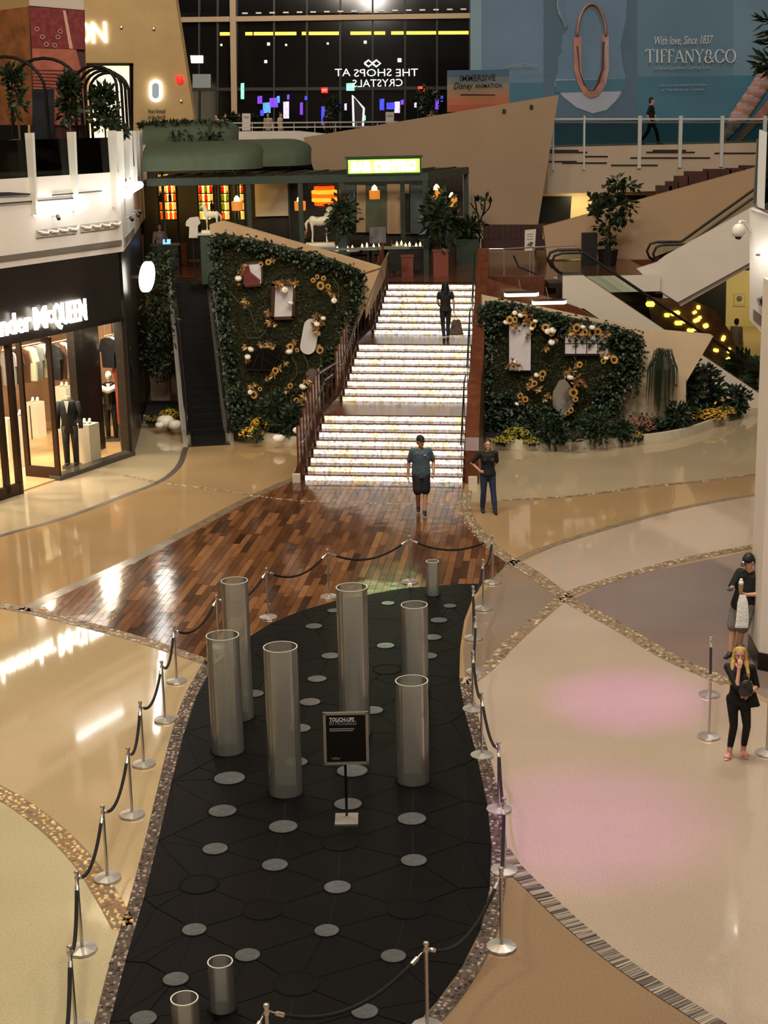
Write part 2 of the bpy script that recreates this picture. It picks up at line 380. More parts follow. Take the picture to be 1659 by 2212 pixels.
strip([(1082, 1835), (1112, 1877), (1145, 1910), (1250, 2008), (1380, 2108), (1540, 2212), (1660, 2285)], .22, GROUTD, SLATE, slats=True, name='slate_strip')

# ------------------------------------------------------------------ wood floor, plank by plank
PLANK = ramp_island('merbau_planks', [(104, 66, 42), (142, 94, 58), (78, 48, 32), (164, 114, 74), (118, 76, 48), (60, 38, 28), (148, 100, 64), (92, 58, 38)], .12, spec=.5, grain=(9, 1.2, 3), bump=(1.6, .12))
WOOD = [(66, 1321), (175, 1267), (300, 1212), (420, 1148), (520, 1093), (600, 1055), (640, 1036), (1006, 1041), (1000, 1065), (994, 1090), (1004, 1122), (1036, 1165), (1075, 1200), (1098, 1217), (1080, 1235), (1052, 1262),
        (1000, 1262), (870, 1272), (740, 1295), (650, 1320), (580, 1350), (520, 1388), (462, 1428), (450, 1424), (330, 1383), (245, 1358), (150, 1335)]
wp = [tuple(G(x, y)[:2]) for x, y in WOOD]
if area2(wp) < 0: wp.reverse()
wb = MB().prism([(x, y, 0) for x, y in wp], (0, 0, .002)).build('wood_bed', M('plank_joint', (38, 22, 14), .4), floor)
pd = Vector((.112, 1, 0)).normalized(); pn = Vector((pd.y, -pd.x, 0)); pw, plen = .145, 1.05
us = [Vector((*p, 0)).dot(pn) for p in wp]; vs = [Vector((*p, 0)).dot(pd) for p in wp]
pieces = []; rr = random.Random(3)
u = min(us)
while u < max(us):
    v = min(vs) - rr.uniform(0, plen)
    while v < max(vs):
        ln = plen * rr.uniform(.6, 1.25); g = .004
        rect = [tuple((pn * a + pd * b)[:2]) for a, b in ((u + g, v + g), (u + g, v + ln - g), (u + pw - g, v + ln - g), (u + pw - g, v + g))]
        if area2(rect) < 0: rect.reverse()
        q = clip_poly(wp, rect)
        if len(q) > 2 and abs(area2(q)) > .012:
            cx = sum(p[0] for p in q) / len(q); cy = sum(p[1] for p in q) / len(q)
            pieces.append((abs(area2(q)) / (cy * cy * cy), q))
        v += ln
    u += pw
pieces.sort(key=lambda t: -t[0]); rest = MB()
for i, (_, q) in enumerate(pieces):
    h = .008 + rr.uniform(0, .0015); P = [(x, y, .002) for x, y in q]
    if i < 300:
        MB().prism(P, (0, 0, h - .002)).build('plank', PLANK, floor)
    else: rest.prism(P, (0, 0, h - .002))
if rest.v: tag(rest.build('planks_beyond', PLANK, floor), kind='stuff')
strip([(640, 1082), (800, 1088), (960, 1090), (1000, 1091)], .12, GROUT, PEB, .12)

# ------------------------------------------------------------------ black platform of the tube fountain
OUT = [(1040, 1264), (1000, 1264), (870, 1274), (740, 1297), (650, 1322), (580, 1352), (520, 1390), (462, 1438), (425, 1505), (398, 1585), (371, 1692), (341, 1822), (310, 1946), (271, 2082), (237, 2214), (190, 2400), (790, 2330),
       (890, 2222), (946, 2162), (998, 2090), (1038, 2010), (1058, 1920), (1062, 1830), (1053, 1742), (1031, 1640), (1005, 1545), (992, 1470), (994, 1400), (1003, 1340), (1022, 1290)]
op = [tuple(G(x, y)[:2]) for x, y in OUT]
if area2(op) < 0: op.reverse()
DISC = [(838, 1306), (721, 1322), (972, 1312), (678, 1356), (948, 1343), (935, 1380), (833, 1398), (714, 1420), (685, 1470), (548, 1502), (670, 1520), (648, 1577), (640, 1650), (496, 1685), (761, 1669), (752, 1741), (481, 1756), (612, 1790),
        (890, 1773), (465, 1838), (594, 1873), (894, 1863), (729, 1921), (420, 2013), (706, 2015), (535, 2068), (380, 2120), (850, 2070), (788, 2190), (310, 2205), (925, 1420), (805, 1538)]
HOLE = [(735, 1824), (568, 1970), (880, 1968), (430, 1915), (640, 2130), (836, 1450)]
TUBE = [(493, 1625, 1372, .235), (618, 1715, 1397, .228), (520, 1553, 1254, .203), (893, 1690, 1470, .223), (898, 1497, 1306, .21), (935, 1288, 1212, .124), (768, 1588, 1268, .228), (406, 2288, 2156, .135), (481, 2184, 2077, .13)]
BLACK = M('black_composite', (9, 8, 9), .42, noise=(3, .25), spec=.12); SEAM = M('platform_seam', (6, 6, 7), .6)
plat = thing('fountain_platform', 'low black panelled fountain platform with round glass discs, roped off', 'platform', (G(700, 1700).x, G(700, 1700).y, 0))
MB().prism([(x, y, 0) for x, y in op], (0, 0, .016)).build('platform_base', SEAM, plat)
cpts = [tuple(G(a, b)[:2]) for a, b in DISC + HOLE + [t[:2] for t in TUBE]]
cpts += [(-.57, 22.1 + k * 1.05) for k in ()] + [(.25, 21.2), (-.2, 23.5), (.7, 23.6), (.95, 21.6), (1.05, 20.0), (1.0, 18.8), (.95, 17.6), (.8, 16.4), (-1.9, 24.1), (-2.1, 21.9), (-2.7, 20.1), (-2.8, 18.0), (-2.75, 16.1), (-2.7, 14.9), (-1.1, 13.5)]
cpts = [c for c in cpts if inside(c, op)]
pts = [Vector(p) for p in op] + [Vector(c) for c in cpts]; no = len(op)
cdt = mgeo.delaunay_2d_cdt(pts, [(i, (i + 1) % no) for i in range(no)], [], 1, 1e-4)
for f in cdt[2]:
    q = [cdt[0][i] for i in f]; c = sum(q, Vector((0, 0))) / 3
    if abs(area2([tuple(p) for p in q])) < .02: continue
    q = [c + (p - c) * (1 - min(.25, .005 / max(.05, (p - c).length * .5))) for p in q]
    MB().prism([(p.x, p.y, .012) for p in q], (0, 0, .018)).build('panel', BLACK, plat)
ZP = .03
LENS = M('frosted_lens', (84, 86, 86), .2, noise=(9, .18)); RING = M('black_ring', (4, 4, 4), .6, spec=.1)
ring_me = MB().lathe([(.245, .0), (.245, .006), (.215, .006), (.215, .002)], n=28, caps=False).mesh('rim', RING)
lens_me = MB().lathe([(.216, 0), (.214, .004), (.05, .0055)], n=28).mesh('lens', LENS, 40)
hole_me = MB().lathe([(.245, .0), (.245, .004), (.225, .004)], n=28).mesh('lid', BLACK)
REFS = [(*G(a, b)[:2], n) for a, b, n in ((493, 1625, 'the wide tube by the beige side rope'), (618, 1715, 'the tall tube next to the notice board'), (520, 1553, 'the tall tube behind the wide one'), (893, 1690, 'the tube with the pink glint'), (898, 1497, 'the half hidden tube'), (935, 1288, 'the small tube by the wooden floor'), (768, 1588, 'the tallest tube'), (406, 2288, 'the cut off short tube'), (481, 2184, 'the short tube by the front rope'),
        (749, 1776, 'the notice board foot'), (721, 1322, 'the wooden floor edge'), (714, 1430, 'the empty stretch behind the tallest tube'), (465, 1850, 'the beige side border'), (894, 1863, 'the pink side border'), (706, 2015, 'the black covers'))]
for a, b in DISC:
    p = G(a, b); k = .58 if b < 1340 else .72 if b < 1480 else .76 if b < 1660 else 1.0 if b < 1700 else .86 if b < 1830 else .74 if b < 2000 else .64
    ref = min(REFS, key=lambda t: (t[0] - p.x) ** 2 + (t[1] - p.y) ** 2)[2]
    d = thing('fountain_disc', 'grey glass disc in the black platform near ' + ref, 'disc', (p.x, p.y, ZP), 'glass discs near ' + ref)
    for me, nm in ((ring_me, 'rim'), (lens_me, 'lens')): obj_from(me, nm, d)
    d.scale = (k, k, 1)
for a, b in HOLE:
    p = G(a, b); d = thing('covered_jet', 'black round cover flush with the platform, ' + {735: 'in front of the notice board foot', 568: 'amid the grey discs', 880: 'near the pink side border', 430: 'near the beige side border', 640: 'beside the front rope', 836: 'behind the tallest tube'}[a], 'disc', (p.x, p.y, ZP), 'black covers in the fountain platform')
    obj_from(ring_me, 'rim', d); obj_from(hole_me, 'cover', d)

# ------------------------------------------------------------------ acrylic fountain tubes
def acrylic():
    m = bpy.data.materials.new('clear_acrylic'); m.use_nodes = True; nt = m.node_tree; nt.nodes.clear()
    o = nt.nodes.new('ShaderNodeOutputMaterial'); t = nt.nodes.new('ShaderNodeBsdfTransparent'); t.inputs[0].default_value = (.93, .94, .92, 1)
    g = nt.nodes.new('ShaderNodeBsdfGlossy'); g.inputs['Roughness'].default_value = .12
    d = nt.nodes.new('ShaderNodeBsdfDiffuse'); d.inputs[0].default_value = (*lin((255, 254, 246)), 1)
    tl = nt.nodes.new('ShaderNodeBsdfTranslucent'); tl.inputs[0].default_value = (*lin((255, 254, 246)), 1)
    tc = nt.nodes.new('ShaderNodeTexCoord'); mp = nt.nodes.new('ShaderNodeMapping'); mp.inputs['Scale'].default_value = (20, 20, .10)
    n = nt.nodes.new('ShaderNodeTexNoise'); n.inputs['Scale'].default_value = 1; n.inputs['Detail'].default_value = 3
    nt.links.new(tc.outputs['Object'], mp.inputs[0]); nt.links.new(mp.outputs[0], n.inputs['Vector'])
    bp = nt.nodes.new('ShaderNodeBump'); bp.inputs['Strength'].default_value = .35; bp.inputs['Distance'].default_value = .02
    nt.links.new(n.outputs['Fac'], bp.inputs['Height']); nt.links.new(bp.outputs[0], g.inputs['Normal'])
    ds = nt.nodes.new('ShaderNodeMixShader'); ds.inputs[0].default_value = .4
    nt.links.new(d.outputs[0], ds.inputs[1]); nt.links.new(tl.outputs[0], ds.inputs[2])
    m1 = nt.nodes.new('ShaderNodeMixShader'); m1.inputs[0].default_value = .22; nt.links.new(t.outputs[0], m1.inputs[1]); nt.links.new(ds.outputs[0], m1.inputs[2])
    f = nt.nodes.new('ShaderNodeLayerWeight'); f.inputs['Blend'].default_value = .3; nt.links.new(bp.outputs[0], f.inputs['Normal'])
    m2 = nt.nodes.new('ShaderNodeMixShader'); nt.links.new(f.outputs['Fresnel'], m2.inputs[0]); nt.links.new(m1.outputs[0], m2.inputs[1]); nt.links.new(g.outputs[0], m2.inputs[2])
    nt.links.new(m2.outputs[0], o.inputs[0]); return m
ACR = acrylic()
ACRRIM = M('acrylic_rim', (214, 216, 200), .12, spec=.6)
def height_of(p, ytop):
    lo, hi = 0, 6
    for _ in range(40):
        m = (lo + hi) / 2; d = np.array([p.x, p.y, m]) - CO; z = d @ CF
        if 1106 - FPX * (d @ CU) / z > ytop: lo = m
        else: hi = m
    return m
TL = ['tallest of the clear acrylic tubes, behind the notice board', 'short narrow clear acrylic tube at the wooden floor end']
for i, (a, b, t, r) in enumerate(TUBE):
    p = G(a, b); h = height_of(p, t) - ZP
    lab = {6: 'tallest clear acrylic fountain tube, standing behind the notice board', 5: 'small narrow acrylic tube beside the wooden floor',
           1: 'tall acrylic tube standing between the notice board and the shorter wide tube', 0: 'wide acrylic tube overlapping the taller tube next to the rope',
           2: 'tall acrylic tube partly behind a shorter wide tube, next to the rope', 3: 'wide acrylic tube with a pink glint in its mouth',
           4: 'acrylic tube partly hidden behind the one with a pink glint'}.get(i, 'short narrow acrylic tube near the front rope, ' + ('cut off by the frame' if i == 7 else 'beside a grey disc'))
    root = thing('fountain_tube', lab, 'tube', (p.x, p.y, ZP), 'clear acrylic fountain tubes')
    w_ = .012
    MB().lathe([(r, 0), (r, h), (r - w_, h), (r - w_, 0)], n=40, caps=False).build('tube_wall', ACR, root, smooth=40, local=True)
    MB().lathe([(r + .001, h - .006), (r + .001, h + .002), (r - w_, h + .002), (r - w_, h - .006)], n=40, caps=False).build('rim', ACRRIM, root, smooth=40, local=True)
    MB().lathe([(r + .035, 0), (r + .03, .006), (r - w_, .006)], n=32).build('socket', RING, root, local=True)

# ------------------------------------------------------------------ stanchions and velvet ropes
STEEL = M('polished_steel', (226, 222, 216), .34, .85); STEELB = M('brushed_steel', (206, 202, 196), .36, .85); VELVET = M('black_velvet', (12, 10, 12), .9, noise=(40, .3))
SH = .967
def make_stanchion():
    t = thing('stanchion', 'x', 'stanchion', (0, 0, 0))
    n = 12; mb = MB()
    mb.lathe([(.168, 0), (.172, .014), (.166, .026), (.03, .05), (.03, .056)], n=n).build('base', STEEL, t, local=True)
    MB().lathe([(.019, .04), (.019, SH - .05)], n=14).build('pole', STEELB, t, smooth=40, local=True)
    MB().lathe([(.023, SH - .115), (.027, SH - .1), (.027, SH - .085), (.023, SH - .07)], n=14).build('collar', STEEL, t, smooth=40, local=True)
    MB().lathe([(.021, SH - .05), (.028, SH - .03), (.030, SH - .012), (.022, SH), (.004, SH + .003)], n=14).build('cap', STEEL, t, smooth=40, local=True)
    for k in (-1, 1):
        MB().tube([(k * .024, 0, SH - .092), (k * .045, 0, SH - .085), (k * .05, 0, SH - .10)], .005, 6).build('hook', STEEL, t, local=True)
    return t
def top_xy(x, y): return G(x, y, SH)
LW = 'polished steel rope stanchion on the beige terrazzo strip beside the black platform'
LWOOD = 'polished steel rope stanchion standing on the wooden floor'
LE = 'polished steel rope stanchion on the pebble edge of the pink lit terrazzo'
LN = 'polished steel rope stanchion across the front end of the black platform'
LP = 'polished steel stanchion apart from the platform, near the woman in black'
CH = [(top_xy(150, 2043) * 2 - G(178, 2054) - Vector((0, 0, SH * 2)), LW), (top_xy(150, 2043), LW), (G(178, 2054), LW), (G(232.5, 1899.5), LW), (G(285.7, 1762), LW), (G(311, 1652.6), LW), (G(356.5, 1557), LW), (G(382, 1473), LW),
      (top_xy(467.5, 1285), LWOOD), (G(579.6, 1335), LWOOD), (G(710.7, 1290.7), LWOOD), (G(885.5, 1259), LWOOD),
      (G(1064, 1259), LE), (G(1044, 1316), LE), (G(1022.5, 1380), LE), (G(1028, 1453), LE), (G(1022, 1534), LE), (G(1041, 1634), LE), (G(1077.5, 1751), LE), (G(1089, 1883), LE), (G(1083, 2048), LE),
      (top_xy(920, 2036), LN), (top_xy(575, 2170), LN), (top_xy(330, 2330), LN)]
GS = {LW: 'stanchions on the beige side of the platform', LWOOD: 'stanchions on the wooden floor', LE: 'stanchions on the pink lit side of the platform', LN: 'stanchions across the front of the platform', LP: 'stanchions near the woman in black'}
proto = make_stanchion(); first = True; SP = []
def place_st(p, lab, ang):
    global first
    if first: s = proto; first = False
    else: s = copy_tree(proto)
    s.location = (p.x, p.y, lab_z(p)); s.rotation_euler = (0, 0, ang); tag(s, lab, 'stanchion', GS[lab]); return s
def lab_z(p): return .03 if inside((p.x, p.y), op) else .006
ORD = ['first', 'second', 'third', 'fourth', 'fifth', 'sixth', 'seventh', 'eighth', 'ninth', 'tenth']
def ordinal(i):
    lab = CH[i][1]; idx = [k for k in range(len(CH)) if CH[k][1] == lab]
    if lab == LW: return ORD[idx[::-1].index(i)] + ' stanchion from the wooden floor, beige side'
    if lab == LE: return ORD[idx.index(i)] + ' stanchion from the wooden floor, pink lit side'
    if lab == LWOOD: return ORD[idx.index(i)] + ' stanchion on the wooden floor from the beige side'
    return ORD[idx.index(i)] + ' stanchion across the front from the pink lit side'
for i, (p, lab) in enumerate(CH):
    q = CH[min(i + 1, len(CH) - 1)][0] - CH[max(i - 1, 0)][0]
    st_o = place_st(p, lab, math.atan2(q.y, q.x)); st_o['label'] = ordinal(i).replace('stanchion', 'polished steel rope stanchion')
def rope(p, q, lab, grp, sag=.22):
    p = Vector((p.x, p.y, lab_z(p))); q = Vector((q.x, q.y, lab_z(q)))
    d = (q - p); d.z = 0; d.normalize(); a = p + d * .05 + Vector((0, 0, SH - .10)); b = q - d * .05 + Vector((0, 0, SH - .10))
    f = lambda t: a.lerp(b, t) - Vector((0, 0, sag * 4 * t * (1 - t)))
    root = thing('velvet_rope', lab, 'rope', tuple(f(.5)), grp)
    n = 16; e = .07
    MB().tube([f(e + (1 - 2 * e) * i / n) for i in range(n + 1)], .021, 8).build('cord', VELVET, root, smooth=True)
    for t0, t1 in ((0, e), (1, 1 - e)):
        MB().tube([f(t0), f(t0 * .6 + t1 * .4), f(t0 * .55 + t1 * .45), f(t1 * 1.04 - t0 * .04)], [.007, .009, .023, .024], 8).build('ferrule', STEEL, root, smooth=40)
RL = {LW: ('black velvet rope sagging over the beige terrazzo strip', 'ropes on the beige side'), LWOOD: ('black velvet rope sagging in front of the wooden floor', 'ropes on the wooden floor'),
      LE: ('black velvet rope hung between stanchions on the pink lit side', 'ropes on the pink lit side'), LN: ('black velvet rope hung across the front end of the platform', 'ropes across the front')}
for i in range(len(CH) - 1):
    a, b = CH[i], CH[i + 1]; l = RL[b[1] if b[1] != LE or a[1] == LE else LWOOD]
    l = ('black velvet rope leaving the ' + ordinal(i), l[1])
    rope(a[0], b[0], *l, sag=.30 if b[1] == LN else (.24 if b[1] != LE else .2))
pa, pb, pc = G(1532, 1502), G(1531, 1593), G(1656, 1628)
for p in (pa, pb, pc): place_st(p, LP, math.pi / 2)
rope(pa, pb, 'short black velvet rope beside the woman in black', 'ropes near the woman', .12)

# ------------------------------------------------------------------ notice board on a pole
pbase = G(749, 1776); nb = thing('notice_board', 'black framed notice board on a pole with a square steel foot', 'sign', (pbase.x, pbase.y, .03))
MB().box((pbase.x, pbase.y, .041), (.30, .34, .022)).build('foot', STEELB, nb)
MB().tube([(pbase.x, pbase.y + .09, .05), (pbase.x, pbase.y + .09, 1.2)], .017, 10).build('pole', M('dark_metal', (40, 40, 40), .35, .8), nb)
Yb = pbase.y + .05
c0, c1, c2 = PY(697, 1541, Yb), PY(795, 1541, Yb), PY(703, 1650, Yb)
bw = c1.x - c0.x; bh = c0.z - c2.z; cx = (c0.x + c1.x) / 2; cz = (c0.z + c2.z) / 2
tilt = -.12
MB().box((cx, Yb, cz), (bw - .06, .02, bh - .06), rx=tilt).build('panel', M('sign_black', (4, 4, 5), .35), nb)
for u, v, sx, sz in ((0, bh / 2 - .02, bw, .035), (0, -bh / 2 + .02, bw, .035), (-bw / 2 + .018, 0, .036, bh), (bw / 2 - .018, 0, .036, bh)):
    MB().box((cx + u, Yb - v * math.sin(tilt), cz + v * math.cos(tilt)), (sx, .035, sz), rx=tilt).build('frame_bar', STEELB, nb)
upv = Vector((0, -math.sin(tilt), math.cos(tilt)))
def on(u, v): return Vector((cx + u, Yb - .018 - v * math.sin(tilt), cz + v * math.cos(tilt)))
WHT = M('print_white', (235, 235, 235), .6); GRY = M('print_grey', (150, 150, 150), .6); DGR = M('print_darkgrey', (84, 84, 84), .6)
text('TOUCH-UPS', WHT, on(-bw * .36, bh * .33), (1, 0, 0), upv, nb, height=.05, width=bw * .55, depth=.003, bold=.02)
text('IN PROGRESS', GRY, on(-bw * .36, bh * .262), (1, 0, 0), upv, nb, height=.05, width=bw * .6, depth=.003)
for k, wd in ((.19, .55), (.155, .52)):
    MB().box(on(-bw * .36 + bw * wd / 2, bh * k), (bw * wd, .002, .012), rx=tilt).build('print_line', GRY, nb)
MB().prism([on(-bw * .36 + a * .1, -bh * .40 + b * .1) for a, b in ((0, .35), (.35, .28), (.7, .45), (1.05, .28), (1.4, .35), (1.15, .05), (.3, .05))], (0, -.002, 0)).build('emblem', DGR, nb)

# ================================================================== the lit staircase and the mezzanine
WBROWN = M('brown_wood', (92, 50, 32), .3, noise=(5, .3)); WDARK = M('dark_wood', (58, 32, 22), .35, noise=(5, .3)); RAILM = M('handrail_steel', (150, 146, 140), .3, 1.0)
def led():
    m = M('led_riser', (250, 248, 240), .3); nt = m.node_tree; b = nt.nodes['Principled BSDF']
    tc = nt.nodes.new('ShaderNodeTexCoord'); mp = nt.nodes.new('ShaderNodeMapping'); nt.links.new(tc.outputs['Object'], mp.inputs[0])
    v = nt.nodes.new('ShaderNodeTexVoronoi'); v.inputs['Scale'].default_value = 9; v.feature = 'DISTANCE_TO_EDGE'
    nz = nt.nodes.new('ShaderNodeTexNoise'); nz.inputs['Scale'].default_value = 3.2; nz.inputs['Detail'].default_value = 5
    n3 = nt.nodes.new('ShaderNodeTexNoise'); n3.inputs['Scale'].default_value = 13; n3.inputs['Detail'].default_value = 2
    for n in (v, nz, n3): nt.links.new(mp.outputs[0], n.inputs['Vector'])
    r1 = nt.nodes.new('ShaderNodeValToRGB'); r1.color_ramp.elements[0].position = .44; r1.color_ramp.elements[0].color = (.93, .95, 1, 1)
    r1.color_ramp.elements[1].position = .66; r1.color_ramp.elements[1].color = (1, .80, .30, 1); nt.links.new(nz.outputs['Fac'], r1.inputs[0])
    r2 = nt.nodes.new('ShaderNodeValToRGB'); r2.color_ramp.elements[0].position = .02; r2.color_ramp.elements[0].color = (.20, .18, .15, 1)
    r2.color_ramp.elements[1].position = .10; r2.color_ramp.elements[1].color = (1, 1, 1, 1); nt.links.new(v.outputs['Distance'], r2.inputs[0])
    r3 = nt.nodes.new('ShaderNodeValToRGB'); r3.color_ramp.elements[0].position = .38; r3.color_ramp.elements[0].color = (.35, .30, .22, 1)
    r3.color_ramp.elements[1].position = .50; r3.color_ramp.elements[1].color = (1, 1, 1, 1); nt.links.new(n3.outputs['Fac'], r3.inputs[0])
    a = nt.nodes.new('ShaderNodeMix'); a.data_type = 'RGBA'; a.blend_type = 'MULTIPLY'; a.inputs[0].default_value = 1
    c = nt.nodes.new('ShaderNodeMix'); c.data_type = 'RGBA'; c.blend_type = 'MULTIPLY'; c.inputs[0].default_value = .75
    nt.links.new(r1.outputs[0], a.inputs[6]); nt.links.new(r3.outputs[0], a.inputs[7]); nt.links.new(a.outputs[2], c.inputs[6]); nt.links.new(r2.outputs[0], c.inputs[7])
    nt.links.new(c.outputs[2], b.inputs['Emission Color']); b.inputs['Emission Strength'].default_value = 1.3
    return m
LED = led()
RISE, TREAD, LAND = .165, .30, 2.0; PLZ = 24 * RISE
SBL, SBR, STL, STR = G(655, 1038), G(1003, 1043), G(835, 612, PLZ), G(1030, 613, PLZ); RUN = 3 * 7 * TREAD + 2 * LAND
def sl(s, z=0, off=0): 
    p = SBL.lerp(Vector((STL.x, STL.y, 0)), s / RUN); q = SBR.lerp(Vector((STR.x, STR.y, 0)), s / RUN); d = (q - p).normalized(); p = p + d * off; return Vector((p.x, p.y, z))
def sr(s, z=0, off=0):
    p = SBL.lerp(Vector((STL.x, STL.y, 0)), s / RUN); q = SBR.lerp(Vector((STR.x, STR.y, 0)), s / RUN); d = (q - p).normalized(); q = q + d * off; return Vector((q.x, q.y, z))
RS = [f * (7 * TREAD + LAND) + k * TREAD for f in range(3) for k in range(8)]
st = thing('staircase', 'wide wooden staircase with glowing white patterned risers, three flights', 'staircase', tuple((SBL + SBR) / 2))
TRD = M('stair_tread', (96, 54, 32), .22, noise=(6, .25))
for i, s0 in enumerate(RS):
    s1 = RS[i + 1] if i < 23 else RUN + .4
    z0, z1 = max(0, (i - 1) * RISE), (i + 1) * RISE
    e = .02
    step = MB().prism([sl(s0 + e, z0), sr(s0 + e, z0), sr(s1 + .04, z0), sl(s1 + .04, z0)], (0, 0, z1 - z0 - .03)).build('landing' if s1 - s0 > 1 else 'step', WDARK, st)
    MB().prism([sl(s0 - .012, z1 - .03), sr(s0 - .012, z1 - .03), sr(s1 + .02, z1 - .03), sl(s1 + .02, z1 - .03)], (0, 0, .03)).build('tread', TRD, step)
    a, b = sl(s0, i * RISE + .006, .05), sr(s0, i * RISE + .006, -.05)
    MB().prism([a, b, b + Vector((0, .018, 0)), a + Vector((0, .018, 0))], (0, 0, RISE - .042)).build('lit_riser', LED, step)
def nose(s):
    for i in range(24):
        if i == 23 or s < RS[i + 1]:
            fl = i // 8; k = min((s - RS[fl * 8]) / TREAD, 7); return (fl * 8 + 1 + max(0, k)) * RISE
# side walls of the flight
for side, f, off in ((-1, sl, -.25), (1, sr, .12)):
    P = [f(0, 0), f(0, .1)] + [f(s, nose(s) + .03) for s in (0, 2.1, 4.1, 6.2, 8.2, RUN)] + [f(RUN, 0)]
    d = (sr(0) - sl(0)).normalized() * (-.22 if side < 0 else .12)
    MB().prism(P, d).build('stringer', WDARK, st)
P = [sr(-.1, 0, .03), sr(-.1, .85, .03), sr(.1, 1.15, .03), sr(2.1, nose(2.1) + .95, .03), sr(4.1, nose(4.1) + .95, .03), sr(6.2, nose(6.2) + .95, .03), sr(8.2, nose(8.2) + .95, .03), sr(RUN, PLZ + 1.05, .03), sr(RUN + .5, PLZ + 1.05, .03), sr(RUN + .5, 0, .03)]
MB().prism(P, (sr(0) - sl(0)).normalized() * .34).build('parapet', WBROWN, st)
for f in range(3):
    b0 = f * (7 * TREAD + LAND)
    for k in range(8):
        s = b0 + k * TREAD + .1; p = sl(s, (f * 8 + k) * RISE, -.12)
        MB().box((p.x, p.y, p.z + .68), (.05, .17, 1.42), rz=-.2).build('baluster', WBROWN, st)
    if f < 2:
        for k in range(3):
            s = b0 + 2.1 + .45 + k * .5; p = sl(s, (f * 8 + 8) * RISE, -.1)
            MB().box((p.x, p.y, p.z + .55), (.06, .07, 1.1)).build('baluster', WDARK, st)
        a, b = sl(b0 + 2.15, (f * 8 + 8) * RISE + 1.1, -.1), sl(b0 + 4.0, (f * 8 + 8) * RISE + 1.1, -.1)
        MB().bar(a, b, .06, .05).build('landing_rail', WDARK, st)
    for fn, o in ((sl, .07), (sr, -.07)):
        z = (f * 8 + 1) * RISE + .92
        pts = [fn(b0 - .25, z - .05, o), fn(b0, z, o), fn(b0 + 2.1, z + 7 * RISE, o), fn(b0 + 2.1 + (.9 if f < 2 else .3), z + 7 * RISE + .02, o)]
        MB().tube(pts, .021, 8).build('handrail', RAILM if fn is sl else M('handrail_dark', (44, 36, 32), .35, .6), st, smooth=True)
        for t in (.15, 1.05, 1.95):
            p = fn(b0 + t, 0, o); z0 = nose(b0 + t); MB().tube([(p.x, p.y, z0), (p.x, p.y, z0 + .90)], .011, 6).build('rail_post', RAILM, st)
MB().box((SBL.x - .16, SBL.y - .2, .11), (.2, .14, .22)).build('plinth_block', M('white_block', (200, 190, 170), .5), st)
MB().box((SBR.x + .2, SBR.y - .2, .1), (.22, .14, .2)).build('plinth_block', MATS['white_block'], st)

# ------------------------------------------------------------------ mezzanine slab
CREAM = M('cream_plaster', (204, 180, 148), .6, noise=(1.2, .06)); WHITEP = M('white_plaster', (220, 210, 198), .6, noise=(1.2, .04)); TANP = M('tan_plaster', (190, 158, 120), .65, noise=(1.0, .06))
MEZZ = M('mezzanine_boards', (96, 54, 34), .18, noise=(4, .3))
pl = [(-9.5, 52.2), (-4.25, 52.2), (-4.25, 44.9), (-.95, 44.9), (STL.x - .25, STL.y + .2), (STR.x + .4, STR.y + .2), (4.2, 48.2), (5.6, 48.4), (5.6, 49.0), (8.9, 49.0), (8.9, 54.6), (16, 54.6), (16, 74), (-14, 74), (-14, 52.2)]
struct('floor_mezzanine', MB().prism([(x, y, PLZ - .45) for x, y in pl], (0, 0, .45)), MEZZ, label='dark wooden mezzanine floor at the head of the stairs')
struct('trim_mezzanine_east', MB().box((7.25, 48.97, PLZ - .24), (3.4, .1, .52)), WHITEP, label='white edge of the mezzanine between the two crossing escalators')
def panel(pts, Y, depth, name, mat, parent=None, **k):
    if isinstance(Y, (int, float)): Y = [Y] * len(pts)
    return MB().prism([PY(x, y, yy) for (x, y), yy in zip(pts, Y)], (0, depth, 0)).build(name, mat, parent, **k)
def spanel(name, pts, Y, depth, mat, label, vec=None):
    if vec is None: return tag(panel(pts, Y, depth, name, mat), label=label, kind='structure')
    return tag(MB().prism([PY(x, y, Y) for x, y in pts], vec).build(name, mat), label=label, kind='structure')
# sloping parapets in front of the mezzanine
spanel('wall_west_parapet', [(452, 486), (480, 478), (822, 578), (778, 690), (700, 860), (640, 975), (505, 960)], 44.2, .55, TANP, 'tan sloping parapet wall behind the planted wall by the escalator')
spanel('wall_west_fin', [(785, 590), (822, 578), (838, 545), (832, 600), (790, 690)], [44.15, 44.15, 46.5, 46.5, 44.15], .2, TANP, 'narrow tan fin beside the stair rail')
spanel('wall_east_parapet', [(1042, 640), (1180, 668), (1385, 712), (1541, 726), (1482, 826), (1482, 905), (1320, 960), (1042, 975)], 43.6, .5, CREAM, 'cream angular wall behind the second planted wall')
spanel('trim_mezzanine_edge', [(1045, 597), (1175, 597), (1175, 640), (1045, 612)], 47.6, .35, WBROWN, 'brown wooden edge of the mezzanine beside the stair')
spanel('wall_under_mezzanine', [(1040, 600), (1180, 640), (1250, 665), (1310, 700), (1310, 760), (1040, 760)], 46.0, .3, WBROWN, 'brown wooden wall below the mezzanine edge')
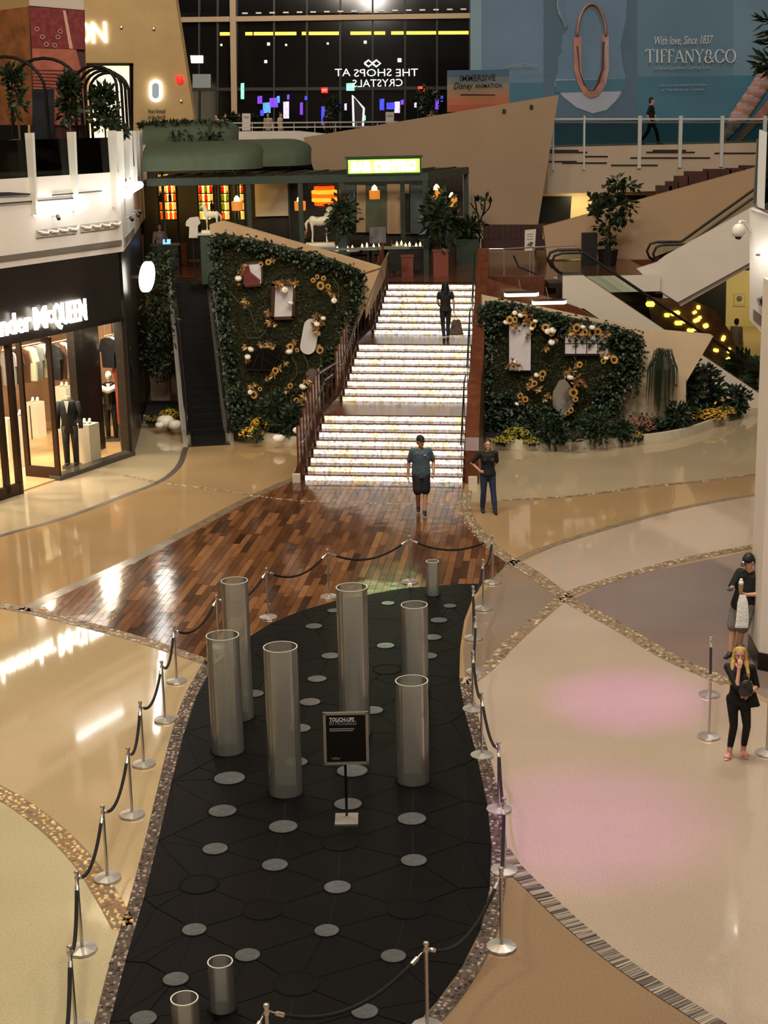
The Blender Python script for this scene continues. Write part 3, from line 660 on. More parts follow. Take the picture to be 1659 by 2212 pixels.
for k, (x, y) in enumerate(((1126, 632), (1186, 649))):
    p = PY(x, y, 45.4)
    l = thing('ceiling_lamp', 'flat oblong glowing lamp above the planted wall of white mirrors', 'lamp', tuple(p), 'two oblong lamps below the mezzanine')
    MB().prism([p + Vector((a, b, 0)) for a, b in ((-.5, -.1), (-.42, -.2), (.42, -.2), (.52, 0), (.42, .2), (-.42, .2), (-.5, .1))], (0, 0, -.1)).build('diffuser', M('lamp_glow', (255, 246, 200), .5, emit=2.6), l)
    MB().prism([p + Vector((a, b, 0)) for a, b in ((-.5, -.1), (-.42, -.2), (.42, -.2), (.52, 0), (.42, .2), (-.42, .2), (-.5, .1))], (0, 0, .03)).build('housing', WDARK, l)
    MB().tube([p, p + Vector((0, .9, .3))], .015, 6).build('bracket', STEELB, l)

# ------------------------------------------------------------------ escalators
ESTEP = M('escalator_step', (16, 16, 18), .45, .3); ESKIRT = M('escalator_skirt', (188, 184, 176), .22, .9); EHAND = M('escalator_handrail', (12, 12, 13), .4)
EGL = glass('balustrade_glass', (244, 248, 244), .12); ECLAD = M('escalator_cladding', (210, 200, 184), .45)
def escalator(name, label, bot, top, zb, zt, right, width, clad, n_steps, flat=.9, hand=EHAND):
    """bot and top are plan points on the centre line, right the unit vector to the side"""
    bot, top, right = Vector((*bot, 0)), Vector((*top, 0)), Vector((*right, 0)); d = (top - bot).normalized(); L = (top - bot).length
    e = thing(name, label, 'escalator', (bot.x, bot.y, zb))
    def P(s, o, z): return bot + d * s + right * o + Vector((0, 0, z))
    def zz(s):
        if s < flat: return zb
        if s > L - flat: return zt
        return zb + (zt - zb) * (s - flat) / (L - 2 * flat)
    h = width / 2
    run = (L - 2 * flat) / n_steps
    for i in range(n_steps):
        z = zb + (zt - zb) * (i + 1) / n_steps; s = flat + run * i
        MB().hexa([P(s, -h, z - (zt - zb) / n_steps - .1), P(s, h, z - (zt - zb) / n_steps - .1), P(s + run, h, z - .1), P(s + run, -h, z - .1), P(s, -h, z), P(s, h, z), P(s + run, h, z), P(s + run, -h, z)]).build('step', ESTEP, e)
    for s0, s1, z in ((-.55, flat, zb), (L - flat, L + .5, zt)):
        MB().hexa([P(s0, -h - .1, z - .12), P(s0, h + .1, z - .12), P(s1, h + .1, z - .12), P(s1, -h - .1, z - .12), P(s0, -h - .1, z + .02), P(s0, h + .1, z + .02), P(s1, h + .1, z + .02), P(s1, -h - .1, z + .02)]).build('comb_plate', M('comb_plate', (44, 42, 40), .35, .7), e)
    S = [-.1, flat * .5, flat, L / 2, L - flat, L - flat * .5, L + .1]
    for k in (-1, 1):
        o = k * h
        MB().add(*strip_solid([P(s, o, zz(s) + .0) for s in S], [P(s, o, zz(s) + .26) for s in S], right * k * .07)).build('skirt', ESKIRT, e)
        MB().add(*strip_solid([P(s, o + k * .07, zz(s) - .75) for s in S], [P(s, o + k * .07, zz(s) + .24) for s in S], right * k * .16)).build('cladding', clad, e)
        for a, b in zip(S[:-1], S[1:]):
            m = max(1, round((b - a) / 1.6))
            for j in range(m):
                t0, t1 = a + (b - a) * j / m + .01, a + (b - a) * (j + 1) / m - .01
                MB().hexa([P(t0, o + k * .08, zz(t0) + .24), P(t1, o + k * .08, zz(t1) + .24), P(t1, o + k * .092, zz(t1) + .24), P(t0, o + k * .092, zz(t0) + .24), P(t0, o + k * .08, zz(t0) + .9), P(t1, o + k * .08, zz(t1) + .9), P(t1, o + k * .092, zz(t1) + .9), P(t0, o + k * .092, zz(t0) + .9)]).build('glass_panel', EGL, e)
        pts = [P(-.1, o + k * .085, zb + .3), P(-.34, o + k * .085, zb + .45), P(-.42, o + k * .085, zb + .65), P(-.32, o + k * .085, zb + .87)] + [P(s, o + k * .085, zz(s) + .93) for s in S] + [P(L + .34, o + k * .085, zt + .85), P(L + .42, o + k * .085, zt + .65), P(L + .3, o + k * .085, zt + .42), P(L + .1, o + k * .085, zt + .3)]
        MB().tube(pts, .042, 8).build('handrail', hand, e, smooth=True)
    return e
def strip_solid(A, B, v):
    n = len(A); V = list(A) + list(B) + [p + v for p in A] + [p + v for p in B]; F = []
    for i in range(n - 1):
        F += [(i, i + 1, n + i + 1, n + i), (2 * n + i, 3 * n + i, 3 * n + i + 1, 2 * n + i + 1), (n + i, n + i + 1, 3 * n + i + 1, 3 * n + i), (i, 2 * n + i, 2 * n + i + 1, i + 1)]
    F += [(0, n, 3 * n, 2 * n), (n - 1, 3 * n - 1, 4 * n - 1, 2 * n - 1)]
    return V, F
eb, et = G(450, 955), G(408, 603, PLZ)
dv = (et - eb); dv.z = 0; dv.normalize(); rv = (dv.y, -dv.x)
escalator('escalator', 'steep black escalator with chrome sides between the dark storefront and the planted wall', (eb.x, eb.y), (et.x, et.y), 0, PLZ, rv, 1.0, M('esc_dark_clad', (186, 180, 170), .25, .3), 22)
MB  # the two crossing escalators beyond the stairs
tp, bt = PY(1235, 596, 47.6), PY(1700, 905, 47.6)
escalator('escalator', 'escalator running down from the mezzanine behind the cream angular wall', (12.6, 47.6), (5.7, 47.6), 0, PLZ, (0, -1), 1.0, ECLAD, 26, flat=.55)
escalator('escalator', 'escalator rising from the mezzanine to the upper gallery', (9.2, 49.9), (16.0, 49.9), PLZ, 7.75, (0, -1), 1.0, ECLAD, 24, flat=.7)
spanel('wall_escalator_truss', [(1376, 581), (1420, 567), (1440, 552), (1640, 440), (1640, 556), (1464, 653), (1420, 625)], 49.1, .2, WHITEP, 'white slanting flank of the rising escalator')
spanel('wall_escalator_soffit', [(1464, 653), (1640, 556), (1640, 566), (1470, 662)], 49.3, 1.3, WHITEP, 'white underside of the rising escalator')

# ================================================================== planting
IVY = ramp_island('ivy_leaf', [(22, 36, 16), (32, 50, 22), (16, 28, 14), (46, 64, 28), (26, 42, 20)], .45)
MOSSL = ramp_island('moss_blade', [(52, 58, 18), (38, 46, 16), (70, 72, 24), (30, 36, 14), (84, 82, 36)], .7)
MOSS = M('moss_bed', (34, 38, 16), .9, noise=(7, .45), bump=(18, .6)); SOIL = M('soil', (30, 22, 16), .9, noise=(9, .4))
SHRUB = ramp_island('shrub_leaf', [(20, 40, 22), (32, 54, 28), (14, 28, 16), (40, 62, 34)], .5)
def leaf(mb, p, d, up, ln, wd):
    d = Vector(d).normalized(); s = d.cross(up)
    s = s.normalized() if s.length > 1e-4 else d.orthogonal().normalized(); n = s.cross(d)
    a = p; b = p + d * ln * .45 + s * wd / 2 + n * wd * .12; c = p + d * ln; e = p + d * ln * .45 - s * wd / 2 + n * wd * .12
    mb.add([a, b, c, e], [(0, 1, 2), (0, 2, 3)])
def rv3(r): 
    v = Vector((r.gauss(0, 1), r.gauss(0, 1), r.gauss(0, 1))); return v.normalized()
def leaf_cloud(mb, c, rad, n, size, r, droop=.2, shell=.5):
    for _ in range(n):
        v = rv3(r); k = r.uniform(shell, 1); p = Vector(c) + Vector((v.x * rad[0], v.y * rad[1], v.z * rad[2])) * k
        d = (v + rv3(r) * .7 - Vector((0, 0, droop))); leaf(mb, p, d, rv3(r), size * r.uniform(.7, 1.3), size * r.uniform(.45, .7))
    return mb
def edge_dist(p, poly):
    m = 1e9
    for i in range(len(poly)):
        a, b = Vector(poly[i - 1]), Vector(poly[i]); t = max(0, min(1, (Vector(p) - a).dot(b - a) / (b - a).length_squared)); m = min(m, (Vector(p) - (a + (b - a) * t)).length)
    return m
def living_wall(label, poly, Y, n, ivy_w, seed):
    r = random.Random(seed); P = [PY(x, y, Y) for x, y in poly]; q = [(p.x, p.z) for p in P]
    root = thing('living_wall', label, 'plant wall', (sum(a for a, _ in q) / len(q), Y, min(b for _, b in q)))
    cx, cz = sum(a for a, _ in q) / len(q), sum(b for _, b in q) / len(q)
    MB().prism([(cx + (x - cx) * .97, Y, cz + (z - cz) * .97) for x, z in q], (0, .3, 0)).build('moss_panel', MOSS, root)
    iv, mo = MB(), MB(); x0, x1 = min(a for a, _ in q), max(a for a, _ in q); z0, z1 = min(b for _, b in q), max(b for _, b in q)
    ni = nm = 0
    while ni + nm < n:
        p = (r.uniform(x0, x1), r.uniform(z0, z1))
        if not inside(p, q): continue
        e = edge_dist(p, q); w_ = ivy_w(p[0], p[1]) * r.uniform(.7, 1.25)
        if e < w_:
            pt = Vector((p[0] + r.gauss(0, .05), Y - r.uniform(.0, .24), p[1] + r.gauss(0, .05))); d = Vector((r.gauss(0, .8), -r.uniform(.2, 1), -.5 + r.gauss(0, .6)))
            leaf(iv, pt, d, Vector((r.gauss(0, .3), -.6, 1)), r.uniform(.09, .16), r.uniform(.08, .13)); ni += 1
        else:
            pt = Vector((p[0], Y - r.uniform(0, .05), p[1])); d = Vector((r.gauss(0, .7), -r.uniform(.2, .8), r.gauss(.3, .7)))
            leaf(mo, pt, d, rv3(r), r.uniform(.07, .15), r.uniform(.02, .04)); nm += 1
    tag(iv.build('ivy', IVY, root), kind='stuff'); tag(mo.build('moss', MOSSL, root), kind='stuff')
    return root, Y
LWY, RWY = 43.9, 43.1
LWP = [(452, 508), (480, 500), (560, 516), (640, 535), (720, 556), (785, 582), (790, 620), (768, 690), (735, 770), (690, 870), (650, 958), (505, 952), (492, 860), (470, 690), (456, 590)]
RWP = [(1034, 660), (1055, 648), (1120, 655), (1230, 684), (1330, 704), (1385, 722), (1390, 770), (1378, 815), (1335, 850), (1322, 900), (1318, 958), (1042, 962)]
ln_x = PY(560, 700, LWY).x
lw, _ = living_wall('planted green wall with sunflowers and framed panels beside the escalator', LWP, LWY, 9500, lambda x, z: .34 if x < ln_x - .6 or z > 4.3 else (.55 if z < 1.2 else .3), 1)
rw, _ = living_wall('planted ivy wall with white mirrors and sunflowers in front of the cream wall', RWP, RWY, 9000, lambda x, z: .62 if x > 5.2 else (.5 if z > 2.9 else (1.0 if z < 1.3 else .28)), 2)
# trailing shoots on the second wall
mb = MB(); r = random.Random(5)
for x0, y0, y1 in ((1374, 800, 858), (1352, 820, 850), (1386, 790, 812), (1338, 850, 945), (1325, 880, 950)):
    for k in range(int((y1 - y0) / 2.2)):
        p = PY(x0 + r.uniform(-6, 6), y0 + k * 2.2, RWY - .12); leaf(mb, p, (r.gauss(0, .7), -.6, -.5), Vector((0, -.4, 1)), .13, .11)
tag(mb.build('trailing_ivy', IVY, rw), kind='stuff')

# ------------------------------------------------------------------ frames and mirrors on the planted walls
MIRW = M('white_panel', (206, 202, 204), .5, noise=(2, .04)); MIRD = M('dark_mirror', (44, 46, 48), .08, .9); FRB = M('frame_brown', (66, 38, 26), .45); MUN = M('black_muntin', (10, 10, 10), .4)
DRAPE = M('burgundy_cloth', (104, 40, 44), .8, noise=(9, .35)); SILV = M('silver_mirror', (176, 180, 186), .12, .85)
def wpanel(root, name, pts, Y, mat, d=.03): return MB().prism([PY(x, y, Y) for x, y in pts], (0, d, 0)).build(name, mat, root)
def capsule_px(cx, cy, w_, h, ang, n=9):
    P = []
    for k in range(n + 1): a = math.pi + math.pi * k / n; P.append((w_ / 2 * math.cos(a), -(h / 2 - w_ / 2) + w_ / 2 * math.sin(a)))
    for k in range(n + 1): a = math.pi * k / n; P.append((w_ / 2 * math.cos(a), (h / 2 - w_ / 2) + w_ / 2 * math.sin(a)))
    c, s = math.cos(ang), math.sin(ang); return [(cx + x * c - y * s, cy + x * s + y * c) for x, y in P]
YF = LWY - .16
f = thing('framed_panel', 'small brown frame draped with burgundy cloth on the planted wall', 'picture frame', tuple(PY(545, 618, YF)))
wpanel(f, 'panel', [(529, 570), (564, 568), (564, 613), (530, 617)], YF, MIRW)
for q in ([(524, 566), (529, 566), (530, 620), (525, 621)], [(564, 566), (568, 566), (568, 617), (564, 617)], [(524, 615), (568, 612), (568, 618), (525, 621)], [(524, 566), (568, 563), (568, 568), (524, 571)]): wpanel(f, 'frame_bar', q, YF - .03, FRB, .06)
wpanel(f, 'drape', [(527, 578), (537, 572), (541, 588), (562, 605), (560, 614), (528, 619)], YF - .04, DRAPE, .03)
f = thing('framed_panel', 'large brown frame around a plain white panel on the planted wall', 'picture frame', tuple(PY(610, 690, YF)))
wpanel(f, 'panel', [(593, 618), (634, 616), (630, 685), (591, 687)], YF, MIRW)
for q in ([(586, 612), (595, 612), (592, 690), (585, 690)], [(634, 612), (640, 612), (636, 688), (630, 688)], [(585, 685), (636, 683), (636, 690), (585, 691)], [(586, 610), (640, 609), (640, 617), (586, 618)]): wpanel(f, 'frame_bar', q, YF - .03, FRB, .06)
f = thing('mirror_panel', 'tilted white panel with rounded ends among dried flowers', 'mirror', tuple(PY(668, 765, YF)))
wpanel(f, 'panel', capsule_px(669, 727, 34, 78, .18), YF, MIRW)
f = thing('mirror_panel', 'dark gridded mirror lying aslant on the planted wall', 'mirror', tuple(PY(565, 800, YF)))
wpanel(f, 'glass', [(531, 797), (545, 762), (562, 748), (590, 744), (612, 748), (608, 770), (584, 800)], YF, MIRD)
for a, b in (((545, 796), (556, 768)), ((565, 797), (570, 750)), ((556, 766), (600, 796)), ((572, 752), (606, 778)), ((531, 798), (586, 800)), ((590, 797), (611, 752))):
    p, q = PY(*a, YF - .03), PY(*b, YF - .03); MB().bar(p, q, .02, .03).build('muntin', MUN, f)
f = thing('mirror_panel', 'small round silver mirror beside the stair rail', 'mirror', tuple(PY(672, 830, YF)))
wpanel(f, 'glass', capsule_px(674, 812, 26, 32, .1), YF, SILV)
YR = RWY - .2
f = thing('mirror_panel', 'tall white rectangular panel garlanded with sunflowers on the ivy wall', 'mirror', tuple(PY(1123, 801, YR)))
wpanel(f, 'panel', [(1100, 692), (1147, 690), (1146, 800), (1100, 800)], YR, MIRW); wpanel(f, 'back_frame', [(1097, 690), (1149, 688), (1148, 803), (1097, 803)], YR + .03, MUN, .04)
f = thing('mirror_panel', 'white window style mirror of eight panes on the ivy wall', 'mirror', tuple(PY(1268, 767, YR)))
wpanel(f, 'back_frame', [(1217, 720), (1319, 720), (1319, 769), (1217, 769)], YR + .03, MUN, .04)
for i in range(4):
    for j in range(2):
        x = 1221 + i * 23.8; y = 721 + j * 22.6; wpanel(f, 'pane', [(x, y), (x + 21.6, y), (x + 21.6, y + 20.6), (x, y + 20.6)], YR, MIRW, .03)
f = thing('mirror_panel', 'oval silver mirror with a wavy edge on the ivy wall', 'mirror', tuple(PY(1215, 899, YR)))
ov = [(1195, 845), (1208, 822), (1219, 818), (1228, 828), (1240, 845), (1243, 862), (1236, 885), (1224, 897), (1212, 899), (1204, 888), (1195, 880), (1193, 862)]
wpanel(f, 'glass', ov, YR, SILV)

# ------------------------------------------------------------------ dried flower arrangements
PETAL = M('sunflower_petal', (226, 178, 84), .6, noise=(14, .25)); EYEB = M('sunflower_eye', (30, 18, 10), .8); DRY = ramp_island('dried_leaf', [(188, 150, 96), (150, 112, 66), (206, 176, 124), (122, 84, 48), (196, 150, 92)], .7); GOURD = M('white_gourd', (236, 228, 212), .5, noise=(5, .08))
def petals():
    mb = MB(); n = 15
    for k in range(n):
        a = 2 * math.pi * k / n; c, s = math.cos(a), math.sin(a); c1, s1 = math.cos(a + .2), math.sin(a + .2); c2, s2 = math.cos(a - .2), math.sin(a - .2)
        mb.add([(c * .35, -.12, s * .35), (c1 * .72, -.22, s1 * .72), (c * 1.05, -.05, s * 1.05), (c2 * .72, -.22, s2 * .72)], [(0, 1, 2, 3)])
    mb.tube([(0, 0, 0), (0, .1, 0)], [.5, .3], 12); return mb.mesh('petals', PETAL)
PET_ME = petals(); EYE_ME = MB().ell((0, -.16, 0), (.44, .14, .44), 12, 6).mesh('flower_eye', EYEB, True)
def gourd_me():
    mb = MB(); n, m = 16, 8; V = []
    for i in range(m + 1):
        th = math.pi * i / m
        for j in range(n):
            w_ = 2 * math.pi * j / n; rr_ = math.sin(th) * (1 + .08 * math.cos(w_ * 8)); V.append((rr_ * math.cos(w_), rr_ * math.sin(w_), -.8 * math.cos(th) * (1 - .18 * (1 - math.sin(th)))))
    mb.add(V, [(i * n + j, i * n + (j + 1) % n, (i + 1) * n + (j + 1) % n, (i + 1) * n + j) for i in range(m) for j in range(n)])
    return mb.mesh('gourd_body', GOURD, True)
GOU_ME = gourd_me(); STEM_ME = MB().tube([(0, 0, .6), (.03, 0, .8), (.1, 0, .98)], [.16, .1, .08], 6).mesh('stem', M('gourd_stem', (130, 108, 66), .8))
def dried(seed):
    r = random.Random(seed); mb = MB()
    for k in range(22):
        a = r.uniform(0, 6.28); d = Vector((math.cos(a), -r.uniform(.3, 1.1), math.sin(a))); leaf(mb, Vector((0, -.05, 0)) + rv3(r) * .15, d, rv3(r), r.uniform(.7, 1.2), r.uniform(.22, .42))
    return mb.mesh('dried_leaves', DRY)
DRY_ME = [dried(k) for k in range(4)]
ITEM = 0
def arrangement(label, items, ox, oy, k, Y, name='flower_garland'):
    """items: kind, crop x, crop y, size; kinds S sunflower, G gourd, D dried leaves"""
    global ITEM
    cx = sum(i[1] for i in items) / len(items); cy = sum(i[2] for i in items) / len(items)
    root = thing(name, label, 'flowers', tuple(PY(ox + k * cx, oy + k * cy, Y)), 'dried flower arrangements on the planted walls')
    for kd, x, y, sz in items:
        ITEM += 1; p = PY(ox + k * x, oy + k * y, Y - (.10 if kd == 'S' else .04 if kd == 'D' else .12)); s = sz * k / 66.0
        rt = (random.uniform(-.3, .3), random.uniform(0, 6), random.uniform(-.5, .5))
        if kd == 'S':
            o = obj_from(PET_ME, 'sunflower', root, p, rt, local=False); o.scale = (s, s, s)
            e = bpy.data.objects.new('flower_eye', EYE_ME); COL.objects.link(e); e.parent = o
        elif kd == 'G':
            o = obj_from(GOU_ME, 'gourd', root, p, (random.uniform(0, 1.2), random.uniform(0, .6), 0), local=False); o.scale = (s, s, s)
            e = bpy.data.objects.new('stem', STEM_ME); COL.objects.link(e); e.parent = o
        else:
            o = obj_from(DRY_ME[ITEM % 4], 'dried_leaf_spray', root, p, rt, local=False); o.scale = (s, s, s)
    return root
LWA = (440, 480, .2532, YF - .04); RWA = (1000, 580, .2712, YR - .04)
A = arrangement
A('sunflowers and a white gourd around the draped frame', [('S', 550, 340, 24), ('S', 488, 358, 20), ('G', 295, 480, 26), ('D', 310, 420, 40), ('D', 335, 375, 34), ('D', 590, 330, 26), ('D', 300, 520, 20)], *LWA)
A('curving spray of five sunflowers ending in a white gourd', [('S', 935, 495, 20), ('S', 970, 465, 19), ('S', 1022, 478, 20), ('S', 1000, 540, 35), ('S', 1062, 547, 22), ('D', 1080, 590, 38), ('D', 1105, 620, 30), ('G', 1112, 670, 23)], *LWA)
A('single pale dried bloom left of the large brown frame'.replace('left of', 'beside'), [('D', 365, 680, 46), ('D', 370, 715, 34), ('S', 372, 690, 20)], *LWA)
A('pale leaves and gourds draped over the large brown frame', [('D', 610, 530, 44), ('D', 670, 515, 40), ('D', 740, 510, 44), ('D', 785, 525, 34), ('G', 692, 580, 26), ('G', 740, 690, 22), ('D', 640, 560, 30)], *LWA)
A('tan dried leaves under the corner of the large brown frame', [('D', 555, 775, 42), ('D', 565, 845, 46), ('D', 600, 870, 28)], *LWA)
A('dense ball of dried blooms on the rounded white panel', [('D', 960, 800, 46), ('D', 940, 880, 52), ('D', 985, 920, 50), ('D', 1000, 860, 40), ('G', 1020, 820, 20), ('G', 965, 870, 24)], *LWA)
A('lone sunflower below the rounded white panel', [('S', 990, 1090, 32), ('D', 970, 1055, 26)], *LWA)
A('two sunflowers and a gourd next to the gridded mirror', [('S', 742, 1062, 30), ('S', 797, 1090, 18), ('G', 730, 1105, 26), ('D', 775, 1020, 34), ('D', 720, 1060, 24)], *LWA)
A('gourds and orange leaves across the top of the gridded mirror', [('D', 490, 1045, 40), ('D', 545, 1045, 44), ('D', 595, 1060, 36), ('G', 402, 1085, 24), ('G', 375, 1150, 24), ('D', 360, 1060, 38), ('D', 365, 1180, 34)], *LWA)
A('sunflower with tan leaves under the gridded mirror', [('S', 612, 1265, 28), ('D', 585, 1305, 38), ('D', 650, 1245, 36), ('D', 690, 1200, 34), ('D', 545, 1340, 30)], *LWA)
A('large open sunflower with a gourd low on the planted wall', [('S', 430, 1470, 36), ('S', 480, 1422, 18), ('G', 396, 1452, 20), ('D', 412, 1408, 38), ('D', 440, 1385, 26)], *LWA)
A('small sunflower with feathery leaves low on the planted wall', [('S', 738, 1395, 24), ('D', 705, 1435, 40), ('D', 685, 1460, 28)], *LWA)
A('big tan leaf bunch with a white gourd beside the stair rail', [('G', 845, 1405, 28), ('D', 870, 1345, 50), ('D', 905, 1420, 54), ('D', 860, 1480, 50), ('D', 830, 1560, 40), ('S', 790, 1520, 24), ('D', 890, 1500, 40)], *LWA)
A('garland of sunflowers and gourds over the tall white panel', [('S', 370, 412, 32), ('S', 412, 405, 24), ('S', 556, 450, 28), ('G', 458, 375, 20), ('G', 412, 355, 18), ('G', 340, 430, 18), ('G', 576, 420, 18), ('G', 545, 480, 18), ('D', 500, 358, 40), ('D', 498, 415, 40), ('D', 535, 375, 38), ('D', 412, 470, 36), ('D', 510, 540, 34), ('D', 440, 350, 30)], *RWA)
A('dried bunch at the foot of the tall white panel', [('D', 395, 740, 40), ('D', 440, 780, 34), ('S', 400, 780, 20), ('G', 415, 742, 16), ('D', 370, 780, 34)], *RWA)
A('two gourds between two opening sunflowers on the ivy wall', [('S', 655, 470, 30), ('S', 705, 512, 26), ('G', 672, 502, 21), ('G', 714, 494, 25)], *RWA)
A('single white gourd with thin leaves on the ivy wall', [('G', 706, 590, 24), ('D', 660, 632, 34), ('D', 735, 570, 26)], *RWA)
A('garland of sunflowers along the top of the eight pane mirror', [('S', 903, 470, 34), ('S', 968, 505, 26), ('S', 1075, 500, 30), ('G', 955, 466, 18), ('G', 1030, 470, 22), ('D', 850, 510, 40), ('D', 885, 525, 32), ('D', 930, 520, 32), ('D', 1000, 512, 36), ('D', 1115, 510, 40), ('D', 1150, 520, 34)], *RWA)
A('bunch at the corner of the eight pane mirror', [('S', 1207, 725, 32), ('S', 1120, 736, 22), ('G', 1140, 714, 18), ('D', 1120, 688, 34), ('D', 1172, 690, 34)], *RWA)
A('pair of small sunflowers hanging below the eight pane mirror', [('S', 928, 765, 24), ('D', 905, 770, 30)], *RWA)
A('slanting spray of three sunflowers and red brown leaves', [('S', 632, 838, 30), ('S', 628, 875, 20), ('S', 568, 915, 24), ('G', 585, 850, 18), ('D', 540, 930, 42), ('D', 590, 965, 40), ('D', 560, 880, 32)], *RWA)
A('small sunflowers low on the ivy wall near the yellow mums', [('S', 455, 1012, 24), ('S', 497, 1040, 24), ('G', 430, 1080, 16), ('D', 470, 1070, 30)], *RWA)
A('spray of dried leaves against the oval mirror edge', [('D', 690, 1010, 36), ('D', 650, 1040, 28)], *RWA)
A('leafy crest with one gourd above the oval mirror', [('G', 855, 870, 24), ('D', 868, 822, 46), ('D', 920, 870, 46), ('D', 965, 920, 40), ('D', 890, 915, 40), ('D', 810, 840, 36)], *RWA)
A('four small sunflowers down the side of the oval mirror', [('S', 880, 985, 34), ('S', 896, 1040, 22), ('S', 858, 1128, 24), ('S', 834, 1150, 20), ('D', 855, 1090, 24)], *RWA)
# twigs
TWIG = M('bare_twig', (88, 74, 48), .8)
def twig(root, pts, Y): MB().tube([PY(x, y, Y) for x, y in pts], .012, 5).build('twig', TWIG, root)
for pts in ([(495, 630), (515, 652), (540, 672), (550, 700), (552, 715)], [(530, 715), (535, 730), (560, 730), (575, 715)], [(630, 770), (640, 790), (640, 812), (632, 822)], [(655, 765), (662, 780), (668, 800)], [(690, 760), (694, 785), (695, 800)], [(720, 600), (732, 620), (730, 655)]): twig(lw, pts, YF - .03)
for pts in ([(1055, 800), (1075, 790), (1095, 782)], [(1170, 760), (1185, 740), (1195, 722)], [(1240, 770), (1250, 790), (1245, 800)], [(1120, 830), (1125, 848), (1125, 860)]): twig(rw, pts, YR - .03)

# ------------------------------------------------------------------ planter kerbs, mums, pumpkins, shrubs
KERB = M('white_kerb', (206, 196, 172), .45, noise=(3, .06))
def kerb(pts, name, label, h=.26, wd=.16):
    P = gp(pts, 0, 6); t = strip_solid([p for p in P], [p + Vector((0, 0, h)) for p in P], Vector((0, wd, 0))); return tag(MB().add(*t).build(name, KERB), label=label, kind='structure')
kerb([(506, 949), (580, 956), (650, 966)], 'trim_planter_stair', 'white stone kerb of the flower bed by the stairs')
kerb([(1052, 968), (1150, 973), (1300, 968), (1450, 952), (1540, 925), (1606, 893)], 'trim_planter_ivy', 'long curved white stone kerb of the flower bed')
kerb([(310, 915), (345, 925), (392, 935)], 'trim_planter_escalator', 'short white stone kerb beside the escalator foot')
for nm, pts in (('trim_soil_stair', [(508, 947), (580, 954), (650, 964), (640, 930), (520, 925)]), ('trim_soil_ivy', [(1052, 965), (1150, 970), (1300, 965), (1450, 949), (1540, 922), (1600, 893), (1480, 885), (1330, 930), (1052, 940)]), ('trim_soil_escalator', [(312, 912), (345, 922), (390, 932), (385, 880), (318, 880)])):
    tag(MB().prism([G(x, y) + Vector((0, .12, 0)) for x, y in pts], (0, 0, .2)).build(nm, SOIL), label='dark planting soil inside the ' + {'trim_soil_stair': 'bed by the stairs', 'trim_soil_ivy': 'curved bed', 'trim_soil_escalator': 'bed by the escalator'}[nm], kind='structure')
def mum(label, x, y, rad, col, cname, zb=.2, n=260, flat=.75):
    p = G(x, y, zb); root = thing('potted_mum', label, 'flowers', tuple(p)); r = random.Random(int(x * 7 + y))
    m = ramp_island('mum_' + cname, [col, tuple(int(v * .75) for v in col), tuple(min(255, int(v * 1.15)) for v in col)], .7)
    fo = MB(); leaf_cloud(fo, p + Vector((0, 0, rad * .3)), (rad * .95, rad * .95, rad * flat), 160, .1, r); fo.build('foliage', SHRUB, root)
    fl = MB()
    for _ in range(n):
        v = rv3(r); v.z = abs(v.z); q = p + Vector((v.x * rad, v.y * rad, v.z * rad * flat + .04)); s = rad * r.uniform(.07, .12)
        fl.lathe([(s * .3, -.3 * s), (s, 0), (s * .4, s * .5)], q, 6)
    tag(fl.build('blossoms', m, root), kind='stuff'); return root
YEL = (226, 180, 40)
mum('low spreading yellow mum in the bed by the stairs', 543, 941, .36, YEL, 'yellow', flat=.55); mum('upright yellow mum behind the spreading one by the stairs', 563, 925, .30, (206, 158, 30), 'gold', zb=.35, flat=.9)
mum('rounded olive yellow mum under the ivy wall', 1116, 948, .40, (150, 138, 36), 'olive', flat=.7); mum('flat olive yellow mum on the kerb under the ivy wall', 1088, 955, .3, (170, 150, 44), 'olive2', flat=.45); mum('flat yellow green mum on the kerb near the agave', 1150, 957, .26, (156, 144, 40), 'olive3', flat=.5)
mum('dusky pink dome shaped mum in the curved bed', 1382, 930, .46, (124, 84, 60), 'dusky', flat=.8); mum('dark red dome shaped mum in the curved bed', 1322, 936, .44, (62, 20, 26), 'wine', flat=.8); mum('small bright orange yellow mum beside the dusky pink one', 1374, 946, .2, (238, 170, 40), 'orange', n=120)
mum('yellow flower mound beside the fan leaf shrubs', 1490, 905, .40, (214, 180, 50), 'yellow2', flat=1.0); mum('wide golden flower mound at the kerb end', 1535, 905, .42, (196, 150, 48), 'yellow3', flat=.6); mum('golden flower mound at the tip of the curved bed', 1566, 894, .32, (186, 150, 56), 'yellow4', flat=.6)
mum('yellow mum behind the white pumpkins', 366, 902, .32, (190, 150, 30), 'yellow5', flat=.7); mum('faded orange mum among leaves by the storefront', 328, 910, .2, (150, 110, 40), 'faded')
mum('brownish red mum on a tan pedestal by the storefront', 348, 812, .38, (88, 52, 40), 'rust', zb=1.05)
def pumpkin(label, x, y, s, zb=.2):
    p = G(x, y, zb); root = thing('pumpkin', label, 'pumpkin', tuple(p)); a = obj_from(GOU_ME, 'body', root, (0, 0, s * .6)); a.scale = (s, s, s); b = obj_from(STEM_ME, 'stem', root, (0, 0, s * .6)); b.scale = (s, s, s)
pumpkin('large pale green white pumpkin by the escalator foot', 358, 921, .26); pumpkin('small white pumpkin tucked beside the large pale one', 345, 924, .13); pumpkin('peach coloured pumpkin beside the large pale one', 378, 926, .2)
pumpkin('white striped pumpkin on the kerb by the stairs', 602, 955, .17); pumpkin('white pumpkin by the lowest wooden baluster', 643, 935, .13, .5)
